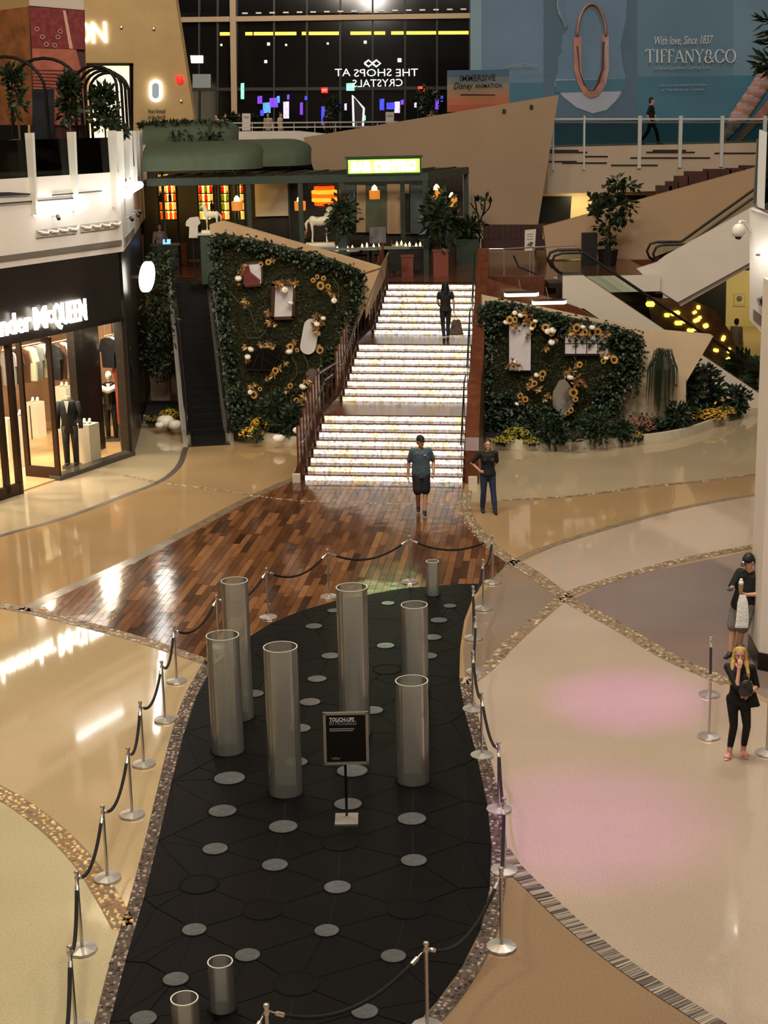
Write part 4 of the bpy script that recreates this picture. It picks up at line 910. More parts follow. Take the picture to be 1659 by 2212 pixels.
def shrub(label, x, y, rad, h, n=420, size=.16, zb=.2, mat=SHRUB, name='shrub', cat='plant'):
    p = G(x, y, zb); root = thing(name, label, cat, tuple(p)); r = random.Random(int(x + 13 * y))
    leaf_cloud(MB(), p + Vector((0, 0, h * .5)), (rad, rad, h * .55), n, size, r, .1, .25).build('foliage', mat, root) if False else None
    fo = MB(); leaf_cloud(fo, p + Vector((0, 0, h * .5)), (rad, rad, h * .55), n, size, r, .1, .25); fo.build('foliage', mat, root)
    for k in range(4): MB().tube([p + Vector((r.uniform(-.05, .05), r.uniform(-.05, .05), 0)), p + Vector((r.uniform(-.4, .4) * rad, r.uniform(-.4, .4) * rad, h * .8))], [.014, .007], 5).build('stem', TWIG, root)
    return root
shrub('dark broad shrub filling the corner below the planted wall', 600, 938, .55, 1.2); shrub('dark leafy shrub against the wooden balusters', 632, 945, .32, 1.0); shrub('low dark fern at the escalator skirt', 518, 940, .2, .5, 160)
shrub('trailing green plant spilling over the white kerb', 557, 952, .14, .35, 130, .1)
shrub('dark shrub under the ivy wall beside the agave', 1195, 958, .4, .7); shrub('dark fern shrub under the end of the ivy wall', 1290, 955, .5, .9); shrub('dark leafy shrub in front of the wine red mum', 1345, 950, .3, .5, 220)
shrub('tall fan leaf shrub against the cream wall', 1468, 905, .6, 1.9, 500, .3); shrub('dark broad leaf shrub behind the yellow mounds', 1520, 890, .55, 1.3, 420, .26); shrub('rounded dark shrub beside the ponytail palm', 1462, 925, .38, .7); shrub('spiky dark shrub at the end of the curved bed', 1590, 890, .35, .75, 260, .2)
shrub('low pale leaved plant at the foot of the ponytail palm', 1415, 930, .25, .4, 160, .12)
pg = G(1237, 962, .2); ag = thing('agave', 'rosette of long pointed leaves on the kerb under the ivy wall', 'plant', tuple(pg)); r = random.Random(9)
for k in range(18):
    a = r.uniform(0, 6.28); e = r.uniform(.2, 1.2); mb = MB(); leaf(mb, pg + Vector((0, 0, .08)), (math.cos(a), math.sin(a), e), Vector((0, 0, 1)), r.uniform(.4, .62), .09); mb.build('leaf', SHRUB, ag)
pp = G(1428, 925, .2); pt = thing('ponytail_palm', 'ponytail palm with thin drooping leaves against the cream wall', 'palm', tuple(pp)); r = random.Random(4)
MB().tube([pp, pp + Vector((0, 0, .3)), pp + Vector((.03, 0, 1.0)), pp + Vector((0, 0, 1.75))], [.2, .16, .07, .05], 8).build('trunk', M('palm_bark', (84, 80, 58), .8, noise=(6, .3)), pt, smooth=True)
mb = MB(); hp = pp + Vector((0, 0, 1.85))
for k in range(190):
    a = r.uniform(0, 6.28); ou = r.uniform(.08, .45); up_ = r.uniform(.05, .45); ln = r.uniform(.35, 1.35)
    P = [hp, hp + Vector((math.cos(a) * ou * .6, math.sin(a) * ou * .6, up_)), hp + Vector((math.cos(a) * ou, math.sin(a) * ou, -.1)), hp + Vector((math.cos(a) * ou * 1.1, math.sin(a) * ou * 1.1, -ln))]
    mb.tube(P, [.012, .012, .010, .004], 3, False)
tag(mb.build('foliage', ramp_island('palm_leaf', [(40, 52, 28), (28, 38, 20), (54, 64, 36)], .6), pt), kind='stuff')
psun = PY(1552, 858, 45.2); root = thing('sunflower_stem', 'single large sunflower standing above the golden flower mounds', 'flowers', (psun.x, psun.y, .2))
o = obj_from(PET_ME, 'sunflower', root, psun, (-.3, 0, 0), local=False); o.scale = (.17, .17, .17); e = bpy.data.objects.new('flower_eye', EYE_ME); COL.objects.link(e); e.parent = o
MB().tube([(psun.x, psun.y + .05, .15), (psun.x, psun.y + .03, psun.z)], .02, 5).build('stalk', SHRUB, root)
# pedestal with plants between storefront and escalator
pq = G(348, 872, 0); MB().box((pq.x, pq.y + .2, .52), (.62, .5, 1.04)).build('pedestal', CREAM, None, label='tan block pedestal carrying the brownish red mum', cat='pedestal')
r = random.Random(21); ph = G(345, 850, 0)
root = thing('climbing_plant', 'tall climbing plant between the dark storefront and the escalator', 'plant', (ph.x, ph.y + 1, 0))
mb = MB()
for k in range(1500):
    y = r.uniform(540, 800); x = 345 + r.gauss(0, 17) - (y - 600) * .02
    if abs(x - 345) > 42: continue
    p = PY(x, y, 47.2 + r.uniform(-.2, .2)); leaf(mb, p, rv3(r) + Vector((0, -.5, -.2)), rv3(r), r.uniform(.1, .28), r.uniform(.05, .11))
mb.build('foliage', ramp_island('climber_leaf', [(44, 58, 26), (30, 42, 20), (62, 76, 34), (22, 32, 16)], .5), root)
for dx in (-.15, .1): MB().tube([(ph.x + dx - .1, 47.2, .1), (ph.x + dx * 1.5 - .25, 47.2, 5.0)], .02, 5).build('stem', TWIG, root)

# ================================================================== storefront under the west gallery
FA, FB = G(0, 1082), G(278, 987); fd = (FB - FA).normalized(); fn = Vector((-fd.y, fd.x, 0)); FA0 = FA - fd * 4.0
def F(x, y, v=0.0):                        # pixel on the facade plane set back by v metres
    a = FA + fn * v; b = FB + fn * v; return PL(x, y, a, b)
def S(u, v, z): return FA + fd * u + fn * v + Vector((0, 0, z))
def U(x, y=900): return (F(x, y) - FA).dot(fd)
FDARK = M('facade_dark', (34, 29, 27), .35, noise=(.8, .25)); FBRONZE = M('bronze_frame', (58, 44, 34), .3, .6); SGL = glass('shop_glass', (240, 240, 235), .12)
LUP = 5.62
uc0, uc1, uc2 = U(160, 850), U(222, 850), U(276, 850)
sh = spanel
def swall(name, u0, u1, z0, z1, v0, v1, mat, label):
    return struct(name, MB().hexa([S(u0, v0, z0), S(u1, v0, z0), S(u1, v1, z0), S(u0, v1, z0), S(u0, v0, z1), S(u1, v0, z1), S(u1, v1, z1), S(u0, v1, z1)]), mat, label=label)
zh = F(60, 735).z
swall('wall_store_header', -4, 5.5, zh, LUP, -.05, .35, FDARK, 'dark panelled band above the shop doors with a glowing sign')
swall('wall_store_pier', (F(168, 850, 1.25) - FA).dot(fd), (F(221, 850, 1.25) - FA).dot(fd), 0.03, zh, 1.25, 1.5, FDARK, 'dark pier between the shop doors and the corner window')
zw = F(240, 690).z
swall('wall_store_corner_head', uc1, uc2 + .1, zw, zh + .02, -.05, .3, FDARK, 'dark panel above the corner window')
swall('trim_store_plinth', uc0 - .9, uc2 + .1, 0, .12, -.06, .3, M('plinth_grey', (70, 66, 62), .3), 'low grey plinth under the shop windows')
# return wall going back from the corner
cB = S(uc2 + .1, 0, 0); cE = G(308, 912); ce2 = Vector((cE.x - .6, cE.y + 6, 0))
struct('wall_store_return', MB().prism([cB, Vector((cE.x, cE.y, 0)), ce2, ce2 + Vector((-1, 0, 0)), Vector((cE.x - .8, cE.y, 0)), cB + fn * .4], (0, 0, LUP)), FDARK, label='dark wall turning back from the shop corner')
# interior
SWOOD = M('shop_wood_wall', (142, 108, 80), .5, noise=(1.6, .2)); SFLOOR = M('shop_floor', (192, 154, 108), .3, noise=(2.2, .15)); SCREAM = M('shop_cream', (226, 206, 166), .6)
UE = uc2 + 3.4
def shop_plate(name, z0, z1, mat, label): return struct(name, MB().prism([S(u, v, z0) for u, v in ((-4, .1), (uc2, .12), (UE, 2.35), (UE, 6.5), (-4, 6.5))], (0, 0, z1 - z0)), mat, label=label)
shop_plate('floor_shop', 0, .03, SFLOOR, 'warm wooden floor inside the shop')
swall('wall_shop_back', -4, UE, 0, 4.6, 5.6, 5.9, SWOOD, 'brown wooden back wall inside the shop')
swall('wall_shop_end', UE - .1, UE + .1, 0, 4.6, 2.4, 6, SWOOD, 'brown wooden end wall inside the shop')
shop_plate('ceiling_shop', 4.5, 4.6, SCREAM, 'cream ceiling inside the shop')
for u, v in ((-2.5, 2.2), (-.2, 2.6), (1.9, 3.2), (4.3, 2.4), (1.5, .8), (3.2, .7), (5.0, .7), (6.6, 1.7)):
    p = S(u, v, 4.4); area_light('shop_ceiling_lamp' if u > 3 or v < 1 else 'shop_ceiling_lamp_%d_offscreen' % round(u * 10 + 40), p, p - Vector((0, 0, 1)), .5, 260 if v > 1 else 110, (1, .88, .70))
# frames and doors
def fr_bar(root, a, b, w_=.09, d=.12, mat=FBRONZE, v=0.0, name='frame_bar'):
    p, q = F(*a, v), F(*b, v); MB().bar(p, q, w_, d).build(name, mat, root)
def upright(root, px, y0, y1, wpx, v=0.0, name='stile'):
    p0 = F(px, y1, v); u = (p0 - FA).dot(fd); wd = abs((F(px + wpx, y1, v) - p0).dot(fd)); zt = F(px, y0, v).z; zb = max(p0.z, .02)
    MB().hexa([S(u, v - .05, zb), S(u + wd, v - .05, zb), S(u + wd, v + .06, zb), S(u, v + .06, zb), S(u, v - .05, zt), S(u + wd, v - .05, zt), S(u + wd, v + .06, zt), S(u, v + .06, zt)]).build(name, FBRONZE, root); return u, wd, zb, zt
win = thing('shop_front_glazing', 'bronze framed glass shop front with white display beyond', 'shop window', tuple(S(0, 0, 0)))
win['kind'] = 'structure'; del win['category']; win.name = 'window_1'
upright(win, 12, 738, 1068, 9); upright(win, -40, 742, 1085, 9)
MB().hexa([S(-4, -.05, .02), S(U(44, 1060), -.05, .02), S(U(44, 1060), .06, .02), S(-4, .06, .02), S(-4, -.05, .3), S(U(44, 1060), -.05, .3), S(U(44, 1060), .06, .3), S(-4, .06, .3)]).build('sill', FBRONZE, win)
u44 = U(44, 1060)
MB().hexa([S(-4, 0, .3), S(u44, 0, .3), S(u44, .012, .3), S(-4, .012, .3), S(-4, 0, zh), S(u44, 0, zh), S(u44, .012, zh), S(-4, .012, zh)]).build('pane', SGL, win)
MB().hexa([S(u44 - .06, -.06, 0), S(u44 + .06, -.06, 0), S(u44 + .06, .1, 0), S(u44 - .06, .1, 0), S(u44 - .06, -.06, zh), S(u44 + .06, -.06, zh), S(u44 + .06, .1, zh), S(u44 - .06, .1, zh)]).build('jamb', FBRONZE, win)
dr = thing('door_1', 'bronze framed glass shop door standing open', None, tuple(S(U(100), 0, 0))); dr['kind'] = 'structure'
# door leaf turned outward a little
hp_ = F(131, 1030); hp_.z = 0; tip = G(58, 1030); ddir = (tip - hp_).normalized(); dlen = (tip - hp_).length; dn = Vector((-ddir.y, ddir.x, 0))
def Dp(a, o, z): return hp_ + ddir * a + dn * o + Vector((0, 0, z))
def dbox(a0, a1, z0, z1, o0, o1, name, mat): MB().hexa([Dp(a0, o0, z0), Dp(a1, o0, z0), Dp(a1, o1, z0), Dp(a0, o1, z0), Dp(a0, o0, z1), Dp(a1, o0, z1), Dp(a1, o1, z1), Dp(a0, o1, z1)]).build(name, mat, dr)
zd = zh - .05
dbox(0, .14, .02, zd, -.04, .04, 'stile', FBRONZE); dbox(dlen - .14, dlen, .02, zd, -.04, .04, 'stile', FBRONZE); dbox(.14, dlen - .14, .02, .32, -.04, .04, 'bottom_rail', FBRONZE); dbox(.14, dlen - .14, zd - .12, zd, -.04, .04, 'top_rail', FBRONZE)
dbox(.14, dlen - .14, .32, zd - .12, -.005, .005, 'pane', SGL)
MB().tube([Dp(dlen - .2, -.09, 1.0), Dp(dlen - .2, -.09, 1.9)], .018, 8).build('handle', STEELB, dr)
w2 = thing('window_2', 'display window between the open door and the dark pier', None, tuple(S(U(145), 0, 0))); w2['kind'] = 'structure'
ua, ub = U(131, 1030) + .05, uc1
MB().hexa([S(ua, 0, .1), S(ub, 0, .1), S(ub, .012, .1), S(ua, .012, .1), S(ua, 0, zh), S(ub, 0, zh), S(ub, .012, zh), S(ua, .012, zh)]).build('pane', SGL, w2)
w3 = thing('window_3', 'tall corner display window', None, tuple(S(uc1, 0, 0))); w3['kind'] = 'structure'
MB().hexa([S(uc1, 0, .1), S(uc2, 0, .1), S(uc2, .012, .1), S(uc1, .012, .1), S(uc1, 0, zw), S(uc2, 0, zw), S(uc2, .012, zw), S(uc1, .012, zw)]).build('pane', SGL, w3)
MB().bar(S(uc2, 0, .1), S(uc2, 0, zw), .08, .08).build('corner_post', FBRONZE, w3)
# glowing sign
SIGNW = M('sign_glow', (255, 250, 240), .5, emit=7.0, erg=(255, 244, 224))
sg = thing('shop_sign', 'glowing white shop sign lettering on the dark band', 'sign', tuple(F(90, 720, -.15)))
zb_ = F(183, 690, -.12).z; o1 = F(186, 688, -.12); u_end = (o1 - FA).dot(fd); wlen = 4.9
text('Alexander', SIGNW, S(u_end - wlen, -.12, zb_), fd, (0, 0, 1), sg, height=.5, width=2.62, depth=.06, bold=.015, name='lettering_first')
text('M', SIGNW, S(u_end - 2.15, -.12, zb_), fd, (0, 0, 1), sg, height=.54, width=.5, depth=.06, bold=.02); text('c', SIGNW, S(u_end - 1.62, -.12, zb_ + .1), fd, (0, 0, 1), sg, height=.46, width=.2, depth=.06, bold=.02)
text('QUEEN', SIGNW, S(u_end - 1.38, -.12, zb_), fd, (0, 0, 1), sg, height=.54, width=1.36, depth=.06, bold=.02)
# display things: plinths, shoes, mannequins, rails of clothes
PLW = M('white_plinth', (232, 222, 200), .4); SHOE = M('white_shoe', (240, 238, 232), .5); SUIT = M('black_suit', (12, 12, 15), .6, noise=(12, .3)); SHINY = M('glossy_black', (20, 20, 22), .15); SKINM = M('mannequin_skin', (214, 190, 160), .5); REDC = M('coral_cloth', (178, 74, 56), .7)
def plinth(label, x, y, wpx, ztop_px, v=None):
    p = G(x, y, .03); wd = wpx / FPX * (p.y + 1); h = height_of(p, ztop_px)
    MB().box((p.x, p.y + wd / 2, (h + .03) / 2), (wd, wd, h - .03), rz=math.atan2(fd.y, fd.x)).build('display_plinth', PLW, None, label=label, cat='plinth'); return p, h, wd
def shoes(label, p, h, wd):
    root = thing('shoe_pair', label, 'shoes', (p.x, p.y + wd / 2, h), 'white shoes on display plinths')
    for k in (-1, 1):
        c = Vector((p.x + k * .07, p.y + wd / 2, h)); mb = MB(); mb.ell(c + Vector((0, 0, .035)), (.05, .13, .035), 10, 6); mb.ell(c + Vector((0, .06, .075)), (.045, .06, .06), 10, 6); mb.build('shoe', SHOE, root, smooth=True)
p, h, w_ = plinth('white plinth beside the suited mannequin in the window', 190, 1003, 37, 918); shoes('white shoes on the plinth beside the suited mannequin', p, h, w_)
p, h, w_ = plinth('tall cream plinth behind the open door', 141, 935, 40, 838); shoes('white shoes on the tall cream plinth behind the door', p, h, w_)
p, h, w_ = plinth('narrow white plinth just inside the glass', 44, 1010, 17, 898); shoes('white shoes on the narrow plinth', p, h, w_)
p, h, w_ = plinth('low cream table plinth at the back of the shop', 78, 945, 28, 870); shoes('white shoes on the low table plinth', p, h, w_)
p, h, w_ = plinth('wide white plinth at the shop window edge', 18, 990, 22, 905)
def mannequin(label, x, y, ytop, coat, leg, head=False, scarf=None):
    p = G(x, y, .12); h = height_of(p, ytop); k = h / (1.7 if head else 1.5); root = thing('mannequin', label, 'mannequin', tuple(p)); z = .12
    def V(a, b, c): return Vector((p.x + a * k, p.y + b * k, z + (c - .0) * k))
    MB().box((p.x, p.y, z - .05), (.45, .4, .1)).build('stand', M('stand_grey', (96, 90, 84), .4), root)
    mb = MB(); [mb.tube([V(s * .1, 0, .0), V(s * .1, 0, .45), V(s * .085, 0, .86)], [.06 * k, .075 * k, .1 * k], 10) for s in (-1, 1)]; mb.ell(V(0, 0, .9), (.16 * k, .11 * k, .14 * k)); mb.build('trousers', leg, root, smooth=True)
    mb = MB(); mb.tube([V(0, 0, .72), V(0, 0, .95), V(0, 0, 1.2), V(0, 0, 1.38), V(0, 0, 1.44)], [.18 * k, .165 * k, .19 * k, .2 * k, .08 * k], 14, flat=.65)
    for s in (-1, 1): mb.tube([V(s * .19, 0, 1.38), V(s * .24, .02, 1.1), V(s * .25, -.03, .8)], [.065 * k, .06 * k, .05 * k], 8)
    mb.build('jacket', coat, root, smooth=True)
    MB().prism([V(-.05, -.15, 1.42), V(.05, -.15, 1.42), V(0, -.16, 1.15)], (0, .02, 0)).build('shirt_front', SHOE, root)
    MB().tube([V(0, 0, 1.4), V(0, 0, 1.5)], [.055 * k, .05 * k], 8).build('neck', SKINM, root)
    if head: MB().ell(V(0, 0, 1.6), (.085 * k, .1 * k, .12 * k)).build('head', SHOE, root, smooth=True)
    if scarf: MB().tube([V(-.2, -.08, 1.3), V(0, -.17, 1.24), V(.2, -.08, 1.32)], .08 * k, 8).build('scarf', scarf, root, smooth=True)
    for s in (-1, 1): MB().ell(V(s * .1, -.06, .02), (.05 * k, .12 * k, .04 * k)).build('shoe', SUIT, root, smooth=True)
mannequin('headless mannequin in a black suit behind the shop window', 156, 1003, 866, SUIT, SUIT)
mannequin('mannequin in a glossy black jacket with a white hood in the corner window', 243, 945, 812, SHINY, SUIT, True, SHOE)
def coat_row(label, pts, cols, v, length):
    a, b = F(*pts[0], v), F(*pts[1], v); b.z = a.z
    root = thing('clothes_rail', 'pale hanging rail of ' + label, 'clothes rail', tuple((a + b) / 2)); MB().tube([a, b], .016, 8).build('rail_bar', M('warm_rail', (240, 214, 160), .4), root)
    for t in (.02, .98): q = a.lerp(b, t); MB().tube([q, Vector((q.x, q.y, 4.5))], .01, 6).build('hanger_rod', STEELB, root)
    n = len(cols)
    for i, c in enumerate(cols):
        q = a.lerp(b, (i + .7) / (n + .4)); d = (b - a).normalized(); s_ = Vector((-d.y, d.x, 0)); g = thing('garment', ['black', 'white', 'pale green', 'brown', 'coral', 'grey'][c] + ' garment hanging on the rail of ' + label, 'clothes', tuple(q - Vector((0, 0, length))), 'clothes hanging in the shop')
        m = [SUIT, SHOE, M('sage_cloth', (196, 204, 176), .7), M('brown_cloth', (96, 62, 40), .7), REDC, M('grey_cloth', (110, 108, 106), .7)][c]
        P = [q + s_ * x + Vector((0, 0, z)) for x, z in ((-.06, -.05), (.06, -.05), (.22, -.12), (.3, -.45), (.22, -.47), (.2, -length), (-.2, -length), (-.22, -.47), (-.3, -.45), (-.22, -.12))]
        MB().prism(P, d * .07).build('cloth', m, g); MB().tube([q + Vector((0, 0, .02)), q + Vector((0, 0, -.06))], .006, 5).build('hanger', STEELB, g)
coat_row('shirts at the back of the doorway', [(4, 757), (100, 742)], [5, 0, 3, 2, 5, 2], 2.6, 1.0)
coat_row('black and white coats behind the door', [(105, 742), (152, 734)], [0, 3, 1, 0], 2.2, 1.05)
coat_row('black and white tops in the corner window', [(226, 726), (262, 722)], [0, 1, 0, 1, 0, 3], .9, .9)
coat_row('long coral and black coats in the corner window', [(252, 775), (272, 772)], [4, 0], .7, 1.9)
# round glowing shop sign on the return wall
pr = PL(312, 598, (cB.x, cB.y), (cE.x, cE.y)); rdir = (Vector((cE.x, cE.y, 0)) - cB).normalized(); rnn = Vector((rdir.y, -rdir.x, 0))
rs = thing('round_lamp_sign', 'glowing white round sign jutting from the dark wall by the climbing plant', 'sign', tuple(PY(313, 598, 44.6)))
cc = PY(313, 598, 44.6); Pp = [cc + Vector((.13 * math.cos(2 * math.pi * k / 24) + .05 * math.sin(2 * math.pi * k / 24), .3 * math.cos(2 * math.pi * k / 24), .44 * math.sin(2 * math.pi * k / 24))) for k in range(24)]
MB().prism(Pp, rnn * .12).build('glow_face', M('round_glow', (255, 252, 236), .5, emit=9.0), rs); MB().bar(cc + rnn * .05, cc - Vector((.75, 0, 0)), .08, .08).build('bracket', FDARK, rs)

# ================================================================== west gallery slab, fascia and glass rail
FW_ = M('fascia_white', (226, 218, 208), .55, noise=(1, .03)); SLOT = M('dark_slot', (26, 20, 18), .5); GREYB = M('grey_band', (112, 106, 98), .5)
K0 = F(265, 540); K0u = (K0 - FA).dot(fd); ZT = 7.72
k1 = G(313, 472, LUP); k1 = Vector((k1.x, k1.y, 0)); K = S(K0u, 0, 0); gdir = (k1 - K).normalized()
back = Vector((-14, 9, 0))
slab = [S(-8, -.05, 0), K + Vector((.03, -.03, 0)), k1, k1 + Vector((-.5, 4, 0)), k1 + Vector((-14, 8, 0)), S(-8, 14, 0)]
struct('floor_gallery_west', MB().prism([p + Vector((0, 0, LUP)) for p in slab], (0, 0, ZT - LUP)), FW_, label='white fascia and floor slab of the gallery above the shop')
def fas(name, pts, mat, d=.03, label='', parent=None, v=-.07): return MB().prism([F(x, y, v) for x, y in pts], -fn * d * -1 if False else fn * -d).build(name, mat, parent)
slots = thing('trim_fascia_west', 'dark slots and grey bands set in the gallery fascia', None, tuple(S(2, -.1, 6.5))); slots['kind'] = 'structure'
for q in ([(113, 420), (218, 411), (218, 414), (113, 423)], [(-20, 440), (168, 426), (168, 429), (-20, 443)], [(-20, 416), (18, 415), (64, 418), (64, 421), (-20, 424)]): fas('slot', q, SLOT, .03, parent=slots)
fas('grey_band', [(-20, 556), (262, 518), (262, 529), (-20, 567)], GREYB, .02, parent=slots)
def tube_lamp(label, a, b, rad, power):
    root = thing('tube_lamp', label, 'lamp', tuple((a + b) / 2)); MB().tube([a, a.lerp(b, .03), a.lerp(b, .97), b], [rad * .6, rad, rad, rad * .6], 10).build('tube', M('tube_glow', (255, 255, 252), .5, emit=8.0), root, smooth=True)
    for t in (.2, .8): q = a.lerp(b, t); MB().bar(q, q + (fn if True else fn) * .22, .04, .04).build('bracket', STEELB, root)
    pass
tube_lamp('long glowing tube lamp on the white gallery fascia', F(82, 449, -.25), F(192, 440, -.25), .075, 55)
def Gf(x, y, o=.0): return PL(x, y, (K.x + o, K.y), (k1.x + o, k1.y))
tube_lamp('bright tube lamp on the side fascia, lower of two', Gf(266, 420, .25), Gf(284, 411, .25), .1, 25); tube_lamp('bright tube lamp on the side fascia, upper of two', Gf(286, 408, .25), Gf(303, 399, .25), .11, 25)
for x, y, wd in ((274, 388, 12), (298, 383, 8), (305, 372, 10), (307, 396, 9), (276, 405, 16)):
    a, b = Gf(x - wd / 2, y + wd * .25, .06), Gf(x + wd / 2, y - wd * .25, .06); MB().bar(a, b, .05, .06).build('slot', SLOT, slots)
a, b = Gf(270, 522, .04), Gf(289, 498, .04); MB().bar(a, b, .04, .22).build('grey_band', GREYB, slots)
pq_ = thing('relief_plaque', 'pale carved plaque strip below the tube lamp', 'plaque', tuple(F(165, 505, -.1)))
MB().prism([F(x, y, -.06) for x, y in ((78, 497), (165, 486), (165, 504), (78, 514))], -fn * .02).build('plate', M('plaque_grey', (176, 166, 152), .5), pq_)
MB().prism([F(x, y, -.06) for x, y in ((174, 485), (254, 476), (254, 492), (174, 502))], -fn * .02).build('plate', MATS['plaque_grey'], pq_)
for k in range(8):
    x = 92 + k * 21 + (8 if k > 3 else 0); c = F(x, 503 - (x - 92) * .118, -.09); MB().tube([c + fd * -.18 + Vector((0, 0, .06)), c, c + fd * .2 + Vector((0, 0, -.02)), c + fd * .3 + Vector((0, 0, .05))], [.015, .045, .04, .015], 6).build('relief', FW_, pq_)
def spot_fix(label, c, d): 
    root = thing('spotlight', label, 'spotlight', tuple(c), 'small spotlights on the fascias'); MB().tube([c, c + Vector(d) * .16], .05, 8).build('can', SLOT, root); MB().tube([c + Vector(d) * .05, c + fn * .18], .02, 6).build('arm', STEELB, root)
spot_fix('small black spotlight under the long tube lamp', F(124, 466, -.2), (.3, -.5, -.5))
for k, (x, y) in enumerate(((282, 470), (296, 462), (300, 455))): spot_fix('small black spotlight in the cluster on the side fascia', Gf(x, y, .2), (.4, -.6, -.4))
# glass rail with white upright fins
RGL = glass('rail_glass', (120, 126, 122), .2)
PF = M('white_fin', (214, 214, 206), .4)
rl = thing('glass_balustrade', 'glass balustrade with white upright fins along the shop gallery', 'balustrade', tuple(S(3, -.08, ZT)))
zt_ = F(237, 284).z
for x, y0, y1 in ((63, 287, 476), (153, 285, 466), (240, 282, 456)):
    a = F(x, y0, -.12); u = (F(x + 5, 400, -.12) - FA).dot(fd)
    MB().hexa([S(u, -.2, LUP + 1.2), S(u + .07, -.2, LUP + 1.2), S(u + .07, -.03, LUP + 1.2), S(u, -.03, LUP + 1.2), S(u, -.26, a.z), S(u + .09, -.26, a.z), S(u + .09, -.03, a.z), S(u, -.03, a.z)]).build('fin', PF, rl)
us_ = [U(x, 400) for x in (-70, 63, 153, 245)]
for a, b in zip(us_[:-1], us_[1:]):
    MB().hexa([S(a + .1, -.02, ZT), S(b - .02, -.02, ZT), S(b - .02, .0, ZT), S(a + .1, .0, ZT), S(a + .1, -.02, zt_ - .15), S(b - .02, -.02, zt_ - .15), S(b - .02, .0, zt_ - .15), S(a + .1, .0, zt_ - .15)]).build('pane', RGL, rl)
gl = (k1 - K).length; perp = Vector((gdir.y, -gdir.x, 0))
for k in range(7):
    c = K + gdir * (.12 + (gl - .2) * k / 6)
    MB().hexa([c + perp * .16 + Vector((0, 0, LUP + 1.4)), c + perp * .16 + gdir * .06 + Vector((0, 0, LUP + 1.4)), c + gdir * .06 + Vector((0, 0, LUP + 1.4)), c + Vector((0, 0, LUP + 1.4)), c + perp * .2 + Vector((0, 0, zt_)), c + perp * .2 + gdir * .07 + Vector((0, 0, zt_)), c + gdir * .07 + Vector((0, 0, zt_)), c + Vector((0, 0, zt_))]).build('fin', PF, rl)
    if k < 6:
        e = K + gdir * (.12 + (gl - .2) * (k + 1) / 6); MB().hexa([c + gdir * .08 + Vector((0, 0, ZT)), e + Vector((0, 0, ZT)), e - perp * .02 + Vector((0, 0, ZT)), c + gdir * .08 - perp * .02 + Vector((0, 0, ZT)), c + gdir * .08 + Vector((0, 0, zt_ - .1)), e + Vector((0, 0, zt_ - .1)), e - perp * .02 + Vector((0, 0, zt_ - .1)), c + gdir * .08 - perp * .02 + Vector((0, 0, zt_ - .1))]).build('pane', M('frosted_glass', (120, 122, 116), .4, alpha=.75), rl)
# gallery contents: terracotta kiosk, arches, planting, dark screens
KIO = M('terracotta_panel', (164, 92, 74), .7, noise=(3, .25)); KIO2 = M('wine_panel', (118, 40, 44), .7, noise=(7, .45)); KIO3 = M('ochre_panel', (150, 96, 56), .7, noise=(2.4, .4)); KIOW = M('kiosk_white', (196, 186, 176), .6)
YK = 47.5
ki = thing('kiosk', 'square kiosk wrapped in ochre, wine red and terracotta printed panels', 'kiosk', tuple(PY(120, 420, YK)))
PY_ = lambda x, y: PY(x, y, YK)
MB().prism([PY(62, 12, YK), PY(183, 22, YK), PY(190, 440, YK + .3), PY(78, 440, YK)], (-.75, 3, 0)).build('core', M('kiosk_core', (70, 34, 30), .7), ki)
MB().prism([PY(62, -60, YK), PY(180, -60, YK), PY(181, 23, YK), PY(63, 14, YK)], (-.75, 3, 0)).build('white_band', KIOW, ki)
MB().prism([PY(63, 14, YK - .02), PY(181, 23, YK - .02), PY(185, 107, YK - .02), PY(70, 103, YK - .02)], (0, -.05, 0)).build('wine_panel', KIO2, ki)
MB().prism([PY(70, 104, YK - .02), PY(165, 107, YK - .02), PY(188, 200, YK - .02), PY(188, 270, YK - .02), PY(75, 270, YK - .02)], (0, -.05, 0)).build('terracotta_panel', KIO, ki)
MB().prism([PY(-60, 30, YK + 2.2), PY(62, 14, YK), PY(72, 270, YK), PY(-60, 270, YK + 2.2)], (.05, .3, 0)).build('ochre_panel', KIO3, ki)
MB().prism([PY(-60, -60, YK + 2.2), PY(62, -60, YK), PY(62, 14, YK), PY(-60, 30, YK + 2.2)], (.05, .3, 0)).build('white_band', M('kiosk_cream', (200, 170, 120), .6), ki)
PT = M('print_pale', (206, 160, 140), .7)
for x, y in ((80, 63), (130, 68), (125, 80), (100, 96), (118, 98), (92, 80)): MB().tube([PY(x, y, YK - .1) + Vector((.06 * math.cos(k * .7854), 0, .06 * math.sin(k * .7854))) for k in range(9)], .014, 4).build('ring_print', PT, ki)
MB().prism([PY(136, 22, YK - .08), PY(142, 23, YK - .08), PY(158, 106, YK - .08), PY(150, 105, YK - .08)], (0, -.02, 0)).build('stripe_print', PT, ki)
for k in range(6): MB().prism([PY(72, 150 + k * 7, YK - .08), PY(172 + k, 152 + k * 8, YK - .08), PY(172 + k, 154 + k * 8, YK - .08), PY(72, 152 + k * 7, YK - .08)], (0, -.02, 0)).build('louver_print', KIO2, ki)
BLKM = M('black_metal', (16, 14, 14), .45, .5)
